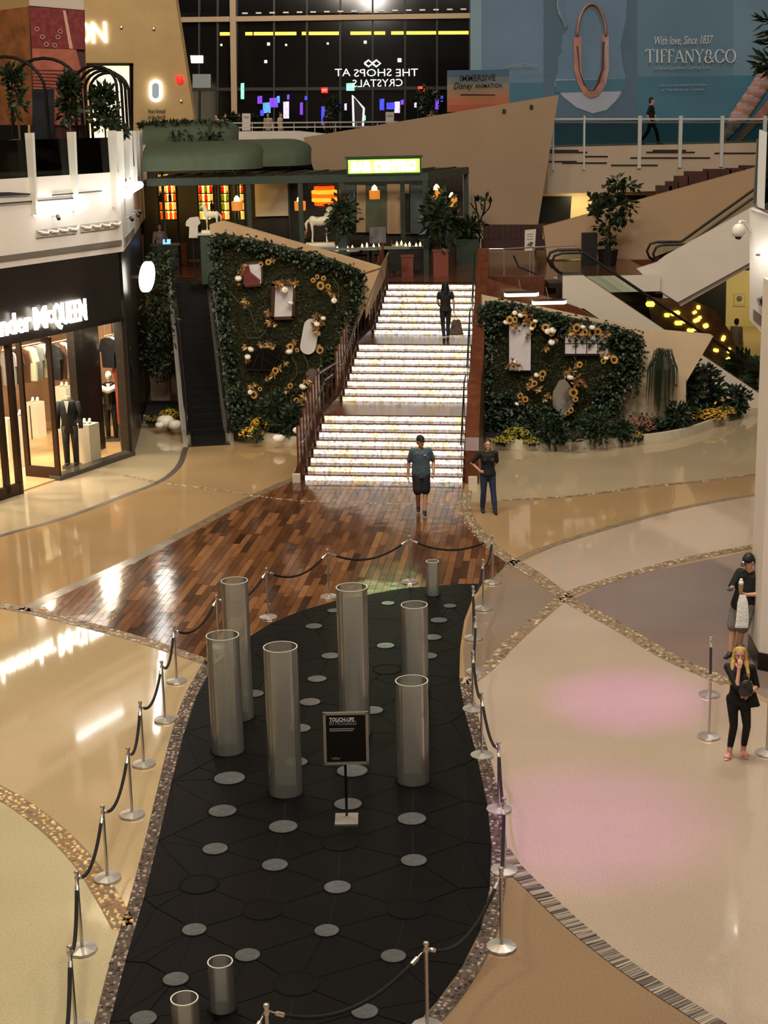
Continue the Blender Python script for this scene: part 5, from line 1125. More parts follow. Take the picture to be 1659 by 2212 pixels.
def arch(label, x0, x1, ytop, ybot, Y, depth=.0):
    a, b = PY(x0, ybot, Y), PY(x1, ybot, Y + depth); t = PY(x0, ytop, Y).z; root = thing('garden_arch', label, 'arch', tuple((a + b) / 2)); r_ = (b - a) / 2; c = (a + b) / 2; zs = t - r_.length * .9
    pts = [Vector((a.x, a.y, ZT)), Vector((a.x, a.y, zs))] + [Vector((*(c - r_ * math.cos(math.pi * k / 12))[:2], zs + (t - zs) * math.sin(math.pi * k / 12))) for k in range(1, 12)] + [Vector((b.x, b.y, zs)), Vector((b.x, b.y, ZT))]
    MB().tube(pts, .045, 6).build('hoop', BLKM, root, smooth=True); MB().bar(Vector((a.x, a.y, ZT + .02)), Vector((b.x, b.y, ZT + .02)), .08, .04).build('foot_bar', BLKM, root)
arch('black garden arch in front of the ochre kiosk side', -60, 105, 124, 290, 44.6); arch('black garden arch in front of the terracotta panel', 30, 180, 127, 290, 45.4)
for k, x in enumerate((258, 268, 276, 283)): arch(('first', 'second', 'third', 'last')[k] + ' slender black arch of the row beside the bright shop door', x - 92 + k * 3, x, 143 + k * 5, 285, 46.4 + k * .5)
def gshrub(label, pts, n, size, Y, z0):
    r = random.Random(int(pts[0][0] * 3 + n)); root = thing('gallery_shrub', label, 'plant', tuple(PY(pts[0][0], pts[0][1], Y))); mb = MB()
    for x, y, rx, ry in pts:
        c = PY(x, y, Y); k = Y / FPX; leaf_cloud(mb, c, (rx * k, .35, ry * k), n, size, r, .0, .1)
    mb.build('foliage', IVY, root); c = PY(pts[0][0], pts[0][1], Y); MB().tube([Vector((c.x, c.y, ZT)), c], .03, 5).build('stem', TWIG, root)
gshrub('dark creeper on the first garden arch', [(35, 200, 18, 60), (28, 160, 22, 20)], 120, .22, 45.0, 0); gshrub('dark bamboo clump before the terracotta panel', [(148, 225, 22, 40), (150, 185, 18, 25)], 150, .25, 45.2, 0); gshrub('large dark shrub by the bright shop door', [(225, 245, 32, 38), (222, 205, 26, 18)], 260, .22, 45.6, 0); gshrub('low dark creeper over the balustrade corner', [(262, 285, 14, 12), (240, 262, 18, 14)], 80, .18, 43.4, 0)
tag(MB().prism([PY(x, y, 46.6) for x, y in ((70, 192), (116, 192), (116, 300), (70, 300))], (0, .1, 0)).build('dark_screen', M('screen_navy', (22, 26, 40), .4)), 'navy blue upright screen behind the garden arches', 'screen')
tag(MB().prism([PY(x, y, 43.9) for x, y in ((-30, 310), (35, 300), (62, 395), (-30, 415))], (0, .3, 0)).build('canvas_screen', M('canvas_brown', (92, 66, 48), .7)), 'brown slanted canvas behind the glass balustrade', 'screen')
tag(MB().prism([PY(x, y, 44.4) for x, y in ((60, 310), (240, 365), (240, 385), (60, 335))], (0, .1, 0)).build('slanted_board', M('board_brown', (74, 52, 40), .7)), 'brown slanting board behind the glass balustrade', 'board')

# ================================================================== the bar on the mezzanine
BG = M('bar_green', (48, 62, 50), .45, noise=(2, .15)); CANV = M('green_canvas', (84, 98, 78), .8, noise=(3, .08)); TERR = M('terracotta', (122, 62, 44), .7); BKM = M('black_wood', (18, 14, 12), .5)
YB = G(918, 594, PLZ).y; YBB = YB + 5.5
bar = thing('bar_pavilion', 'dark green post and beam bar pavilion with slatted roof', 'pavilion', tuple(G(918, 594, PLZ)))
def post(px, ytop, Y, w_=.17):
    b = PX(px, PLZ, Y); z = PY(px, ytop, Y).z; MB().box((b, Y, (PLZ + z) / 2), (w_, w_, z - PLZ)).build('post', BG, bar); return b, z
xr, zr = post(921, 388, YB)
for px in (545, 655, 742): post(px, 388, YB, .15 if px > 400 else .2)
xb, zbk = post(1008, 374, YBB); post(872, 388, YBB); post(960, 388, YB + 3)
xl = PX(318, 7, YB)
MB().bar((xl, YB, zr + .1), (xr + .1, YB, zr + .1), .2, .24).build('beam', BG, bar); MB().bar((xr, YB, zr + .1), (xb, YBB, zr + .1), .2, .24).build('beam', BG, bar); MB().bar((xl, YBB, zr + .1), (xb + .1, YBB, zr + .1), .2, .24).build('beam', BG, bar)
for k in range(14):
    t = (k + .5) / 14; MB().bar((xl + (xr - xl) * t, YB + .1, zr + .2), (xl + (xb - xl) * t, YBB, zr + .2), .08, .1).build('roof_slat', BG, bar)
# sign box
sb = thing('bar_sign', 'glowing green and white box sign on the pavilion beam', 'sign', tuple(PY(830, 380, YB - .1)))
a, b, c = PY(748, 342, YB - .1), PY(910, 342, YB - .1), PY(748, 379, YB - .1); w_, h_ = b.x - a.x, a.z - c.z; cxs, czs = (a.x + b.x) / 2, (a.z + c.z) / 2
MB().box((cxs, YB, czs), (w_, .3, h_)).build('box', BG, sb)
SGRN = M('sign_green', (190, 245, 120), .5, emit=7, erg=(96, 222, 36))
MB().box((cxs, YB - .16, czs), (w_ - .12, .04, h_ - .12)).build('face', SGRN, sb)
text('BAR CENTRO', M('sign_white', (255, 255, 246), .5, emit=14), Vector((cxs - w_ * .43, YB - .185, czs - h_ * .27)), (1, 0, 0), (0, 0, 1), sb, height=h_ * .56, width=w_ * .86, depth=.02, bold=.03)
for k in (-.4, .4): MB().box((cxs + k * w_, YB, czs - h_ / 2 - .12), (.1, .1, .24)).build('leg', BG, sb)
MB().box((cxs, YB, czs + h_ / 2 + .02), (w_ + .1, .4, .05)).build('cap', BG, sb)
# canvas awnings
def awning(label, x0, x1, ytop, ybot, Y, dep, mat, segs=4, rnd=.9):
    p0, p1 = PY(x0, ybot, Y), PY(x1, ybot, Y); zt = PY(x0, ytop, Y + dep * .7).z; zb = p0.z; root = thing('barrel_awning', label, 'awning', tuple((p0 + p1) / 2)); v = .32 * (zt - zb)
    prof = [(0, zb), (0, zb + v)] + [(dep * (1 - math.cos(math.pi / 2 * k / 7)), zb + v + (zt - zb - v) * math.sin(math.pi / 2 * k / 7)) for k in range(1, 8)]
    L = p1.x - p0.x
    for s in range(segs):
        xa, xb_ = p0.x + L * s / segs, p0.x + L * (s + 1) / segs; rings = []
        xs_ = [xa, xb_] if s < segs - 1 else [xa] + [xb_ - rnd * (1 - math.sin(math.pi / 2 * t / 5)) for t in range(6)]
        for i, x in enumerate(xs_):
            k = 1.0 if s < segs - 1 or i == 0 else math.cos(math.pi / 2 * (i - 1) / 5.15)
            rings.append([Vector((x, Y + dep - (dep - a_) * (.25 + .75 * k), zb + (b_ - zb) * (1 if b_ - zb < v + .001 else (.55 + .45 * k)))) for a_, b_ in prof])
        mb = MB(); n = len(prof); V = [p for r_ in rings for p in r_]; mb.add(V, [(i * n + j, i * n + j + 1, (i + 1) * n + j + 1, (i + 1) * n + j) for i in range(len(rings) - 1) for j in range(n - 1)])
        mb.build('canvas_panel', mat, root, smooth=40)
    MB().bar((p0.x, Y + dep, zb), (p1.x - rnd * .5, Y + dep, zb), .08, .08).build('back_bar', BG, root)
    [MB().bar((x_, Y + dep, PLZ), (x_, Y + dep, zt), .06, .06).build('back_post', BG, root) for x_ in (p0.x + .3, p1.x - rnd)]
    return root
awning('wide lower green barrel awning over the bar shelves', 308, 560, 306, 371, YB - .4, 2.4, CANV); awning('smaller upper green barrel awning with dark creeper on top', 308, 508, 262, 313, YB + 1.6, 2.0, CANV); awning('dark far green barrel awning behind the lower one', 470, 668, 303, 362, YB + 4.2, 2.6, CANV, 3)
r = random.Random(8); mb = MB()
for _ in range(420):
    x = r.uniform(300, 490); y = 268 + abs(r.gauss(0, 3)) - (3 if 330 < x < 460 else 0); p = PY(x, y, YB + 2.6 + r.uniform(-.6, .6)); leaf(mb, p, rv3(r) + Vector((0, -.4, .1)), rv3(r), .2, .08)
for x, y0, y1 in ((372, 280, 305), (388, 280, 300), (405, 280, 308), (430, 280, 312), (446, 282, 305), (462, 280, 312), (475, 280, 305)):
    for k in range(14): p = PY(x + (k * .7), y0 + (y1 - y0) * k / 14, YB + 1.4 - k * .0); leaf(mb, p, rv3(r) + Vector((0, -.5, -.8)), rv3(r), .2, .08)
root = thing('awning_creeper', 'black green creeper trailing over the upper awning', 'plant', tuple(PY(400, 275, YB + 2.6))); tag(mb.build('foliage', IVY, root), kind='stuff')
MB().tube([PY(300, 275, YB + 3), PY(490, 275, YB + 3)], .04, 5).build('stem', TWIG, root)
# back walls
WBACK = M('bar_back_cream', (196, 168, 128), .6); GSCR = M('green_screen', (88, 98, 72), .5, noise=(2, .2)); BLUES = M('blue_grey_panel', (84, 100, 100), .5)
def bpanel(label, name, q, Y, mat, d=.1, cat='panel'): return tag(panel(q, Y, d, name, mat), label, cat)
spanel('wall_bar_back', [(310, 370), (1000, 370), (1000, 560), (310, 560)], YBB + 1.5, .3, M('bar_back_dark', (46, 40, 34), .7), 'dark back wall of the bar')
wl = bpanel('cream lit recess wall behind the seated striped guest', 'recess_panel', [(550, 394), (624, 394), (626, 466), (552, 468)], YBB + 1.35, M('recess_cream', (226, 208, 172), .6), .2); bpanel('narrow cream panel beside the lantern', 'recess_panel', [(770, 400), (790, 400), (790, 502), (770, 502)], YBB + 1.35, WBACK, .2); bpanel('wide green folding screen under the hanging baskets', 'folding_screen', [(790, 402), (836, 402), (836, 502), (790, 502)], YBB + 1.3, GSCR, .25); bpanel('tan door panel at the back of the bar', 'recess_panel', [(836, 398), (884, 398), (884, 505), (836, 505)], YBB + 1.35, WBACK, .2); bpanel('blue grey door panel near the corner post', 'recess_panel', [(886, 400), (916, 400), (916, 505), (886, 505)], YBB + 1.3, BLUES, .25); bpanel('dark glass door in the tan panel', 'recess_panel', [(868, 418), (884, 418), (884, 502), (868, 502)], YBB + 1.28, BKM, .1); bpanel('blue grey panel beside the orange lantern', 'recess_panel', [(742, 400), (768, 400), (768, 490), (742, 490)], YBB + 1.3, BLUES, .25)
# backlit bottle shelves
def bottle_glass(name, rgb):
    m = bpy.data.materials.new(name); m.use_nodes = True; nt = m.node_tree; nt.nodes.clear(); o = nt.nodes.new('ShaderNodeOutputMaterial')
    t = nt.nodes.new('ShaderNodeBsdfTransparent'); d = nt.nodes.new('ShaderNodeBsdfTranslucent'); x = nt.nodes.new('ShaderNodeMixShader'); x.inputs[0].default_value = .45
    for k in (t, d): k.inputs[0].default_value = (*lin(rgb), 1); nt.links.new(k.outputs[0], x.inputs[1 if k is t else 2])
    nt.links.new(x.outputs[0], o.inputs[0]); return m
BOT = [bottle_glass(n, c) for n, c in (('bottle_amber', (240, 160, 60)), ('bottle_clear', (252, 240, 210)), ('bottle_green', (180, 196, 90)), ('bottle_red', (236, 110, 80)), ('bottle_dark', (90, 70, 40)))]
BOTME = [MB().lathe([(.055, 0), (.06, .02), (.06, .2), (.022, .27), (.022, .34), (.026, .34), (.026, .36)], n=8).mesh('bottle', m_, 40) for m_ in BOT]
r = random.Random(2)
for sx0, sx1, lab in ((345, 384, 'bar shelf next to the storefront fascia'), (430, 464, 'middle bar shelf'), (478, 498, 'narrow bar shelf'), (514, 530, 'bar shelf by the recess')):
    a, b = PY(sx0, 470, YBB + .4), PY(sx1, 470, YBB + .4); root = thing('bar_shelf', 'dark backlit ' + lab, 'shelf', tuple(a)); n = max(2, int((b.x - a.x) / .15))
    zs = [PY(sx0, y, YBB + .4).z for y in (474, 454, 435, 417, 399)]
    for z in zs: MB().box(((a.x + b.x) / 2, YBB + .45, z - .02), (b.x - a.x, .3, .03)).build('shelf_board', BKM, root)
    for x in (a.x, b.x): MB().box((x, YBB + .45, (PLZ + zs[-1] + .35) / 2), (.05, .3, zs[-1] + .35 - PLZ)).build('upright', BG, root)
    MB().box(((a.x + b.x) / 2, YBB + .62, (zs[0] + zs[-1]) / 2 + .15), (b.x - a.x, .02, zs[-1] - zs[0] + .4)).build('back_glow', M('shelf_glow', (150, 110, 40), .5, emit=2.4, erg=(255, 206, 110)), root)
    for z in zs[:-1] + zs[-1:]:
        for k in range(n):
            q = r.choice((0, 1, 1, 2, 3, 4, 0)); o = obj_from(BOTME[q], 'bottle', None, (a.x + (k + .5) * (b.x - a.x) / n, YBB + .42, z)); tag(o, ['amber', 'pale clear', 'olive green', 'reddish', 'dark'][q] + ' bottle on the ' + lab, 'bottle', 'bottles on the ' + lab)
# lanterns
def lantern(label, px, y0, y1, Y, rad):
    a = PY(px, y0, Y); zb = PY(px, y1, Y).z; h = a.z - zb; root = thing('paper_lantern', label, 'lantern', (a.x, Y, zb)); n = 5
    for k in range(n): 
        z = zb + h * (k + .5) / n; R_ = rad * (1.0 if 0 < k < n - 1 else .8)
        MB().lathe([(R_ * .88, -h / n * .5), (R_, -h / n * .38), (R_, h / n * .38), (R_ * .88, h / n * .5)], (a.x, Y, z), 14).build('shade_ring', M('lantern_orange' + ('' if k % 2 else '_deep'), (255, 110, 20), .6, emit=2.6 if k % 2 else 1.3, erg=(255, 130, 24) if k % 2 else (255, 70, 8)), root, smooth=40)
    for z in (zb - .03, zb + h + .03): MB().lathe([(rad * .5, -.03), (rad * .5, .03)], (a.x, Y, z), 14).build('cap', TERR, root)
    MB().tube([(a.x, Y, zb + h), (a.x, Y, zr + .05)], .012, 5).build('cord', BKM, root)
lantern('glowing orange ribbed lantern hanging in the bar', 700, 402, 444, YB + .6, .42)
def basket(label, px, y, Y):
    a = PY(px, y, Y); root = thing('basket_pendant', label, 'lamp', (a.x, Y, a.z - .25), 'hanging basket lamps')
    MB().lathe([(.18, -.22), (.19, .05), (.17, .08), (.16, .05), (.16, -.2)], tuple(a), 14).build('basket', M('wicker_glow', (190, 120, 50), .7, emit=.55, erg=(255, 150, 50)), root)
    MB().lathe([(.03, .0), (.1, .08), (.09, .18), (.02, .26)], tuple(a), 10).build('flame_shade', M('candle_glow', (255, 236, 170), .5, emit=6, erg=(255, 216, 130)), root, smooth=True)
    MB().tube([a + Vector((0, 0, .2)), Vector((a.x, Y, zr + .05))], .008, 5).build('cord', BKM, root)
for px, y, Y, l in ((512, 440, YB + .5, 'basket lamp hanging before the bar shelves'), (648, 440, YB + .5, 'basket lamp hanging beside the orange lantern'), (809, 416, YB + 3, 'basket lamp hanging before the green screen'), (943, 415, YB + 1, 'higher basket lamp at the corner of the pavilion'), (976, 432, YB + 2.6, 'lower basket lamp at the corner of the pavilion')): basket(l, px, y, Y)
# furniture, pots and statues
def blob(mb, name, mat, parent, voxel, smooth=6, **k):
    me = mb.mesh(name, None); o = bpy.data.objects.new(name, me); COL.objects.link(o)
    md = o.modifiers.new('r', 'REMESH'); md.mode = 'VOXEL'; md.voxel_size = voxel; md.use_smooth_shade = True
    sm = o.modifiers.new('s', 'SMOOTH'); sm.iterations = smooth; sm.factor = .5
    dg = bpy.context.evaluated_depsgraph_get(); m2 = bpy.data.meshes.new_from_object(o.evaluated_get(dg)); COL.objects.unlink(o); bpy.data.objects.remove(o); bpy.data.meshes.remove(me)
    m2.materials.clear(); m2.materials.append(mat); [setattr(p, 'use_smooth', True) for p in m2.polygons]
    o = bpy.data.objects.new(name, m2); link(o, parent, k.pop('world', True)); return tag(o, **k)
HORSE = M('white_plaster_horse', (232, 222, 190), .5, noise=(3, .05))
def horse(label, px, ybase, Y, s, turn, zb=None):
    b = PY(px, ybase, Y); z0 = b.z; root = thing('horse_statue', label, 'statue', tuple(b)); mb = MB()
    def V(x, y, z): return Vector((b.x + x * s * turn, b.y + y * s, z0 + z * s))
    mb.ell(V(0, 0, .95), (.42 * s, .2 * s, .22 * s)); mb.cap(V(.3, 0, 1.02), .17 * s, V(.46, 0, 1.5), .09 * s); mb.cap(V(.44, 0, 1.55), .085 * s, V(.68, 0, 1.42), .05 * s); mb.ell(V(-.32, 0, .98), (.2 * s, .2 * s, .22 * s)); mb.ell(V(.28, 0, .95), (.18 * s, .19 * s, .22 * s))
    for x, y in ((.3, .1), (.3, -.1), (-.36, .1), (-.36, -.1)): mb.cap(V(x, y, .85), .085 * s, V(x + (.03 if x < 0 else 0), y, .45), .05 * s); mb.cap(V(x + (.03 if x < 0 else 0), y, .45), .045 * s, V(x, y, .06), .045 * s); mb.cap(V(x, y, .05), .055 * s, V(x + .03, y, .04), .05 * s)
    for y in (-.05, .05): mb.cap(V(.42, y, 1.6), .03 * s, V(.42, y, 1.7), .012 * s)
    blob(mb, 'body', HORSE, root, .03 * s + .008, 4)
    MB().tube([V(-.5, 0, 1.02), V(-.62, 0, .85), V(-.6, 0, .5)], [.04 * s, .07 * s, .03 * s], 8).build('tail', HORSE, root, smooth=True); MB().tube([V(.22, 0, 1.2), V(.34, 0, 1.45), V(.42, 0, 1.62)], [.03 * s, .05 * s, .03 * s], 6).build('mane', HORSE, root, smooth=True)
    MB().box((b.x, b.y, z0 - .04), (1.3 * s, .6 * s, .08)).build('base', HORSE, root); return b
hb = horse('white horse statue standing under the orange lantern', 692, 524, YB - .5, .72, 1); hb2 = horse('white horse statue beside the hanging white robe', 458, 497, YB - 1.2, .5, -1)
for b_, l, nm in ((hb, 'pale counter under the horse statue below the lantern', 1.1), (hb2, 'pale counter under the horse statue by the robe', 1.0)): 
    t = thing('display_counter', l, 'counter', (b_.x, b_.y, PLZ)); MB().box((b_.x, b_.y, (PLZ + b_.z - .08) / 2 - .03), (nm * .72, .6, b_.z - .14 - PLZ)).build('cabinet', BG, t); MB().box((b_.x, b_.y, b_.z - .11), (nm * .9, .7, .06)).build('top', M('marble_top', (196, 192, 180), .3), t)
rb = PY(415, 495, YB - 1.4); rt_ = thing('hanging_robe', 'white short robe hung on a stand in front of the bar', 'robe', (rb.x, rb.y, PLZ))
k_ = rb.y / FPX; MB().prism([PY(x, y, YB - 1.4) for x, y in ((410, 470), (428, 468), (433, 482), (427, 488), (428, 514), (408, 514), (409, 490), (401, 488), (402, 478))], (0, .06, 0)).build('cloth', M('robe_white', (206, 196, 182), .8), rt_); MB().tube([Vector((rb.x, rb.y + .1, PLZ)), Vector((rb.x, rb.y + .1, PY(415, 466, YB - 1.4).z))], .02, 6).build('stand', BKM, rt_); MB().lathe([(.2, 0), (.2, .03)], (rb.x, rb.y + .1, PLZ), 14).build('stand_foot', BKM, rt_)
CANDLE = M('candle_white', (255, 244, 210), .5, emit=7, erg=(255, 230, 160)); CLOTH = M('table_linen', (214, 200, 170), .7)
def btable(label, px, y, Y, rad, n):
    b = PX(px, 4.7, Y); root = thing('bar_table', label, 'table', (b, Y, PLZ)); MB().lathe([(rad, .70), (rad, .74)], (b, Y, PLZ), 18).build('table_top', CLOTH, root); MB().tube([(b, Y, PLZ), (b, Y, PLZ + .7)], .04, 8).build('pedestal', BKM, root); MB().lathe([(.24, 0), (.22, .03)], (b, Y, PLZ), 14).build('foot', BKM, root)
    r = random.Random(px)
    for k in range(n):
        a = 6.28 * k / n + .4; q = (b + math.cos(a) * rad * .55, Y + math.sin(a) * rad * .55, PLZ + .74); c = thing('candle_glass', 'lit candle glass on the ' + label, 'candle', q, 'candles on the bar tables'); MB().lathe([(.03, 0), (.04, .1), (.038, .1), (.028, .01)], q, 8).build('glass', M('candle_jar', (255, 236, 190), .3, emit=2.5, erg=(255, 214, 140)), c); MB().lathe([(.012, .03), (.012, .13), (.004, .16)], q, 6).build('candle', CANDLE, c)
for a in (('round bar table below the seated guest', 575, 0, YB + 2.2, .55, 3), ('round bar table beside the white horse', 655, 0, YB + 2.6, .5, 3), ('round bar table before the blue grey panel', 745, 0, YB + 1.6, .5, 4), ('round bar table under the green screen', 800, 0, YB + 2.4, .55, 4), ('round bar table under the tan panel', 850, 0, YB + 3.2, .55, 4), ('round bar table by the corner post', 892, 0, YB + 2.4, .5, 4)): btable(*a)
def chair(label, px, Y, ang):
    b = Vector((PX(px, 4.3, Y), Y, PLZ)); root = thing('bar_chair', label, 'chair', tuple(b), 'dark chairs in the bar', ang)
    MB().box((0, 0, .45), (.44, .44, .07)).build('seat', BKM, root, local=True); MB().box((0, .2, .72), (.44, .05, .5)).build('backrest', BKM, root, local=True)
    for x in (-.18, .18):
        for y in (-.18, .18): MB().tube([(x, y, 0), (x, y, .43)], .016, 6).build('leg', BKM, root, local=True)
for px, Y, a in ((540, YB + 2.2, 1.6), (612, YB + 2.4, -1.4), (690, YB + 3.2, 0), (775, YB + 3.0, .4), (828, YB + 2.8, -.6), (915, YB + 3.4, 1.2), (722, YB + 1.8, 1.5), (635, YB + 3.4, 0)): chair('dark chair drawn up to a round bar table', px, Y, a)
def pot(label, px, y0, y1, wpx, Y=None, mat=TERR, plant=None):
    b = G(px, y1, PLZ) if not Y else Vector((PX(px, PLZ, Y), Y, PLZ)); wd = wpx * b.y / FPX; h = height_of(b, y0) - PLZ; root = thing('plant_pot', label, 'pot', tuple(b)); MB().box((b.x, b.y, PLZ + h / 2), (wd, wd, h)).build('pot_body', mat, root); MB().box((b.x, b.y, PLZ + h), (wd + .04, wd + .04, .06)).build('rim', mat, root)
    if plant:
        r = random.Random(px); c = b + Vector((0, 0, h + plant[1] * .5)); mb = MB(); leaf_cloud(mb, c, (plant[0], plant[0], plant[1] * .55), plant[2], plant[3], r, .1, .2); mb.build('foliage', IVY, root); MB().tube([b + Vector((0, 0, h)), c], .03, 5).build('stem', TWIG, root)
    return b, h
pot('short square terracotta pot at the head of the stairs', 880, 553, 597, 25); pot('tall square terracotta pot with a small leafy tree', 952, 540, 596, 32, plant=(.55, 1.9, 260, .3)); pot('large grey green planter box with low dark planting', 1010, 517, 570, 50, mat=BG, plant=(.6, .7, 240, .25)); pot('brown pot at the head of the escalator', 393, 528, 566, 24, plant=None); pot('dark pot with a bushy plant in front of the bar', 742, 510, 552, 18, YB - .6, mat=BG, plant=(.6, 1.3, 260, .25))
hs = G(865, 592, PLZ); t = thing('host_stand', 'low dark console at the head of the stairs', 'console', tuple(hs)); MB().box((hs.x + .2, hs.y + .4, PLZ + .45), (1.15, .5, .7)).build('body', BKM, t); MB().box((hs.x + .2, hs.y + .4, PLZ + .82), (1.25, .55, .05)).build('top', BG, t)
for x in (-.3, .7):
    for y in (.2, .6): MB().box((hs.x + x, hs.y + y, PLZ + .06), (.06, .06, .12)).build('leg', BKM, t)
mp = PY(816, 508, YB - 1.6); t = thing('menu_stand', 'framed photo menu on a stand beside the stair head', 'sign', (mp.x, mp.y, PLZ)); MB().box(tuple(mp), (.52, .04, .5)).build('frame', M('steel_frame', (150, 150, 146), .3, .8), t); MB().box((mp.x, mp.y - .025, mp.z), (.46, .01, .44)).build('photo_print', M('menu_print', (90, 88, 90), .5, noise=(5, .7)), t); MB().tube([(mp.x, mp.y + .03, PLZ), (mp.x, mp.y + .03, mp.z)], .02, 6).build('pole', BKM, t)
mt_ = MB().box((mp.x - .6, mp.y + .1, mp.z - .42), (3.2, .4, .05)).build('glass_shelf', M('shelf_grey', (120, 124, 118), .3), None); tag(mt_, 'grey narrow counter shelf beside the stair head', 'shelf')
sp = PY(1040, 520, YB + 1); t = thing('sculptural_tree', 'small bare tree with a few cupped leaves in the grey green planter', 'tree', (sp.x, sp.y, PLZ + 1.0)); zz0 = PY(1040, 520, YB + 1).z
for pts in ([(1036, 525), (1036, 480), (1030, 455), (1026, 432)], [(1036, 480), (1046, 455), (1048, 430)], [(1040, 468), (1056, 450), (1060, 440)], [(1032, 460), (1020, 445)]): MB().tube([PY(x, y, YB + 1) for x, y in pts], .025, 5).build('branch', BKM, t)
r = random.Random(3)
for x, y in ((1026, 430), (1020, 440), (1048, 428), (1053, 436), (1060, 440), (1034, 436), (1047, 458), (1032, 458)):
    mb = MB(); [leaf(mb, PY(x, y, YB + 1), rv3(r) + Vector((0, 0, .4)), rv3(r), .28, .16) for _ in range(3)]; mb.build('leaf', IVY, t)
bn = thing('banquette', 'long dark red brown slatted bench wall behind the rope rail', 'bench', tuple(PY(1105, 530, YB + 5)))
for k in range(11): x0 = 1045 + k * 11.6; panel([(x0, 486), (x0 + 11, 486), (x0 + 11, 540), (x0, 540)], YB + 5 + (k % 2) * .05, .3, 'slat', M('bench_brown', (58, 26, 22), .5, noise=(4, .3)), bn)
panel([(1042, 518), (1176, 518), (1176, 541), (1042, 541)], YB + 4.5, .5, 'seat', MATS['bench_brown'], bn)
gr = thing('guard_rail', 'steel guard rail between the stairs and the escalator', 'railing', tuple(G(1088, 604, PLZ)))
pA, pB, pC = G(1050, 604, PLZ), G(1089, 604, PLZ), G(1152, 600, PLZ)
for p in (pB, pC): MB().tube([p, p + Vector((0, 0, .98))], .03, 8).build('post', STEELB, gr); MB().lathe([(.14, 0), (.13, .02), (.03, .03)], tuple(p), 12).build('foot', STEELB, gr)
MB().tube([pA + Vector((0, 0, .96)), pB + Vector((0, 0, .96)), pC + Vector((0, 0, .96)), pC + Vector((1.4, .4, .96))], .025, 8).build('top_rail', STEELB, gr); MB().tube([pB + Vector((.3, 0, .75)), pB + Vector((.45, 0, .4)), pB + Vector((1.1, 0, .12)), pC + Vector((.2, 0, .35))], .03, 6).build('cable', BKM, gr)
tt = PY(1145, 520, YB - .2); t = thing('poster_totem', 'white poster totem standing behind the guard rail', 'sign', (tt.x, tt.y, PLZ)); MB().prism([PY(x, y, YB - .2) for x, y in ((1134, 497), (1158, 495), (1155, 541), (1133, 542))], (0, .05, 0)).build('board', M('poster_white', (206, 200, 186), .5), t)
for y in (505, 510, 516): MB().prism([PY(x, yy, YB - .21) for x, yy in ((1138, y), (1152, y - .5), (1152, y + 1), (1138, y + 1.5))], (0, -.004, 0)).build('print_line', GRY, t)
MB().prism([PY(x, y, YB - .21) for x, y in ((1137, 530), (1146, 522), (1153, 524), (1148, 532))], (0, -.004, 0)).build('print_picture', DGR, t); MB().tube([(tt.x, tt.y + .06, PLZ), (tt.x, tt.y + .06, tt.z)], .02, 6).build('pole', STEELB, t)

# ================================================================== east side walls and upper galleries
spanel('wall_great_wedge', [(655, 297), (1207, 205), (1162, 487), (1150, 560), (740, 560)], 59.5, .5, M('wedge_tan', (172, 146, 116), .7, noise=(.6, .05)), 'great tan angular wall rising behind the bar')
st_ = thing('trim_wedge_studs', 'two small dark fittings on the great wedge', None, tuple(PY(1110, 240, 59.4))); st_['kind'] = 'structure'
for x, y in ((1089, 240), (1148, 231)): MB().box(PY(x, y, 59.45), (.12, .1, .14)).build('stud', SLOT, st_)
spanel('wall_east_ramp', [(1174, 491), (1182, 488), (1642, 360), (1642, 470), (1400, 560), (1182, 560)], 55.0, .4, M('ramp_tan', (186, 156, 122), .65, noise=(.8, .05)), 'long tan wall edge sloping up to the gallery')
BSTEP = M('brown_block', (76, 40, 30), .5, noise=(3, .2))
sm_ = thing('block_seating', 'brown stepped blocks along the sloping wall', 'steps', tuple(PY(1500, 400, 56)))
for x0, x1, y0, y1 in ((1424, 1452, 402, 420), (1445, 1466, 393, 410), (1464, 1488, 381, 404), (1486, 1530, 371, 398), (1528, 1580, 366, 388), (1576, 1610, 364, 380), (1606, 1645, 358, 372)): panel([(x0, y0), (x1, y0), (x1, 560), (x0, 560)], 56.2, .8, 'block', BSTEP, sm_)
# east gallery slab, Y 62 on
EZ = 7.8
xe0 = PX(1183, 7, 62)
struct('floor_gallery_east', MB().box(((xe0 + 26) / 2, 69, (6.0 + EZ) / 2), (26 - xe0, 14, EZ - 6.0)), M('east_fascia', (206, 184, 158), .6, noise=(.6, .04)), label='cream gallery slab with dark slots along its face')
sl_ = thing('trim_fascia_east', 'dark slots in the east gallery face', None, tuple(PY(1400, 350, 61.9))); sl_['kind'] = 'structure'
for x0, x1, y in ((1187, 1250, 325), (1187, 1269, 329), (1260, 1313, 338), (1186, 1246, 349), (1214, 1311, 352), (1410, 1482, 325), (1396, 1501, 329), (1362, 1534, 341), (1320, 1421, 357), (1544, 1634, 331)): panel([(x0, y - 1.5), (x1, y - 1.5), (x1, y + 1.5), (x0, y + 1.5)], 61.96, .05, 'slot', SLOT, sl_)
spanel('wall_under_gallery', [(1160, 415), (1720, 415), (1720, 520), (1160, 520)], 64.5, .3, M('under_cream', (200, 174, 126), .6), 'cream wall below the east gallery')
for q in ([(1158, 424), (1235, 424), (1231, 482), (1158, 482)], [(1280, 422), (1395, 422), (1395, 470), (1280, 470)]): tag(panel(q, 64.3, .2, 'black_shopfront', M('void_black', (8, 8, 9), .4)), 'black blanked shopfront below the east gallery, ' + ('next to the great wedge' if q[0][0] < 1200 else 'behind the leafy tree'), 'shopfront')
_ug = (PX(1258, 5.9, 63.4), 63.4, 5.97); area_light('soffit_lamp', _ug, (_ug[0], 64.0, 0), .5, 60, (1, .85, .5))
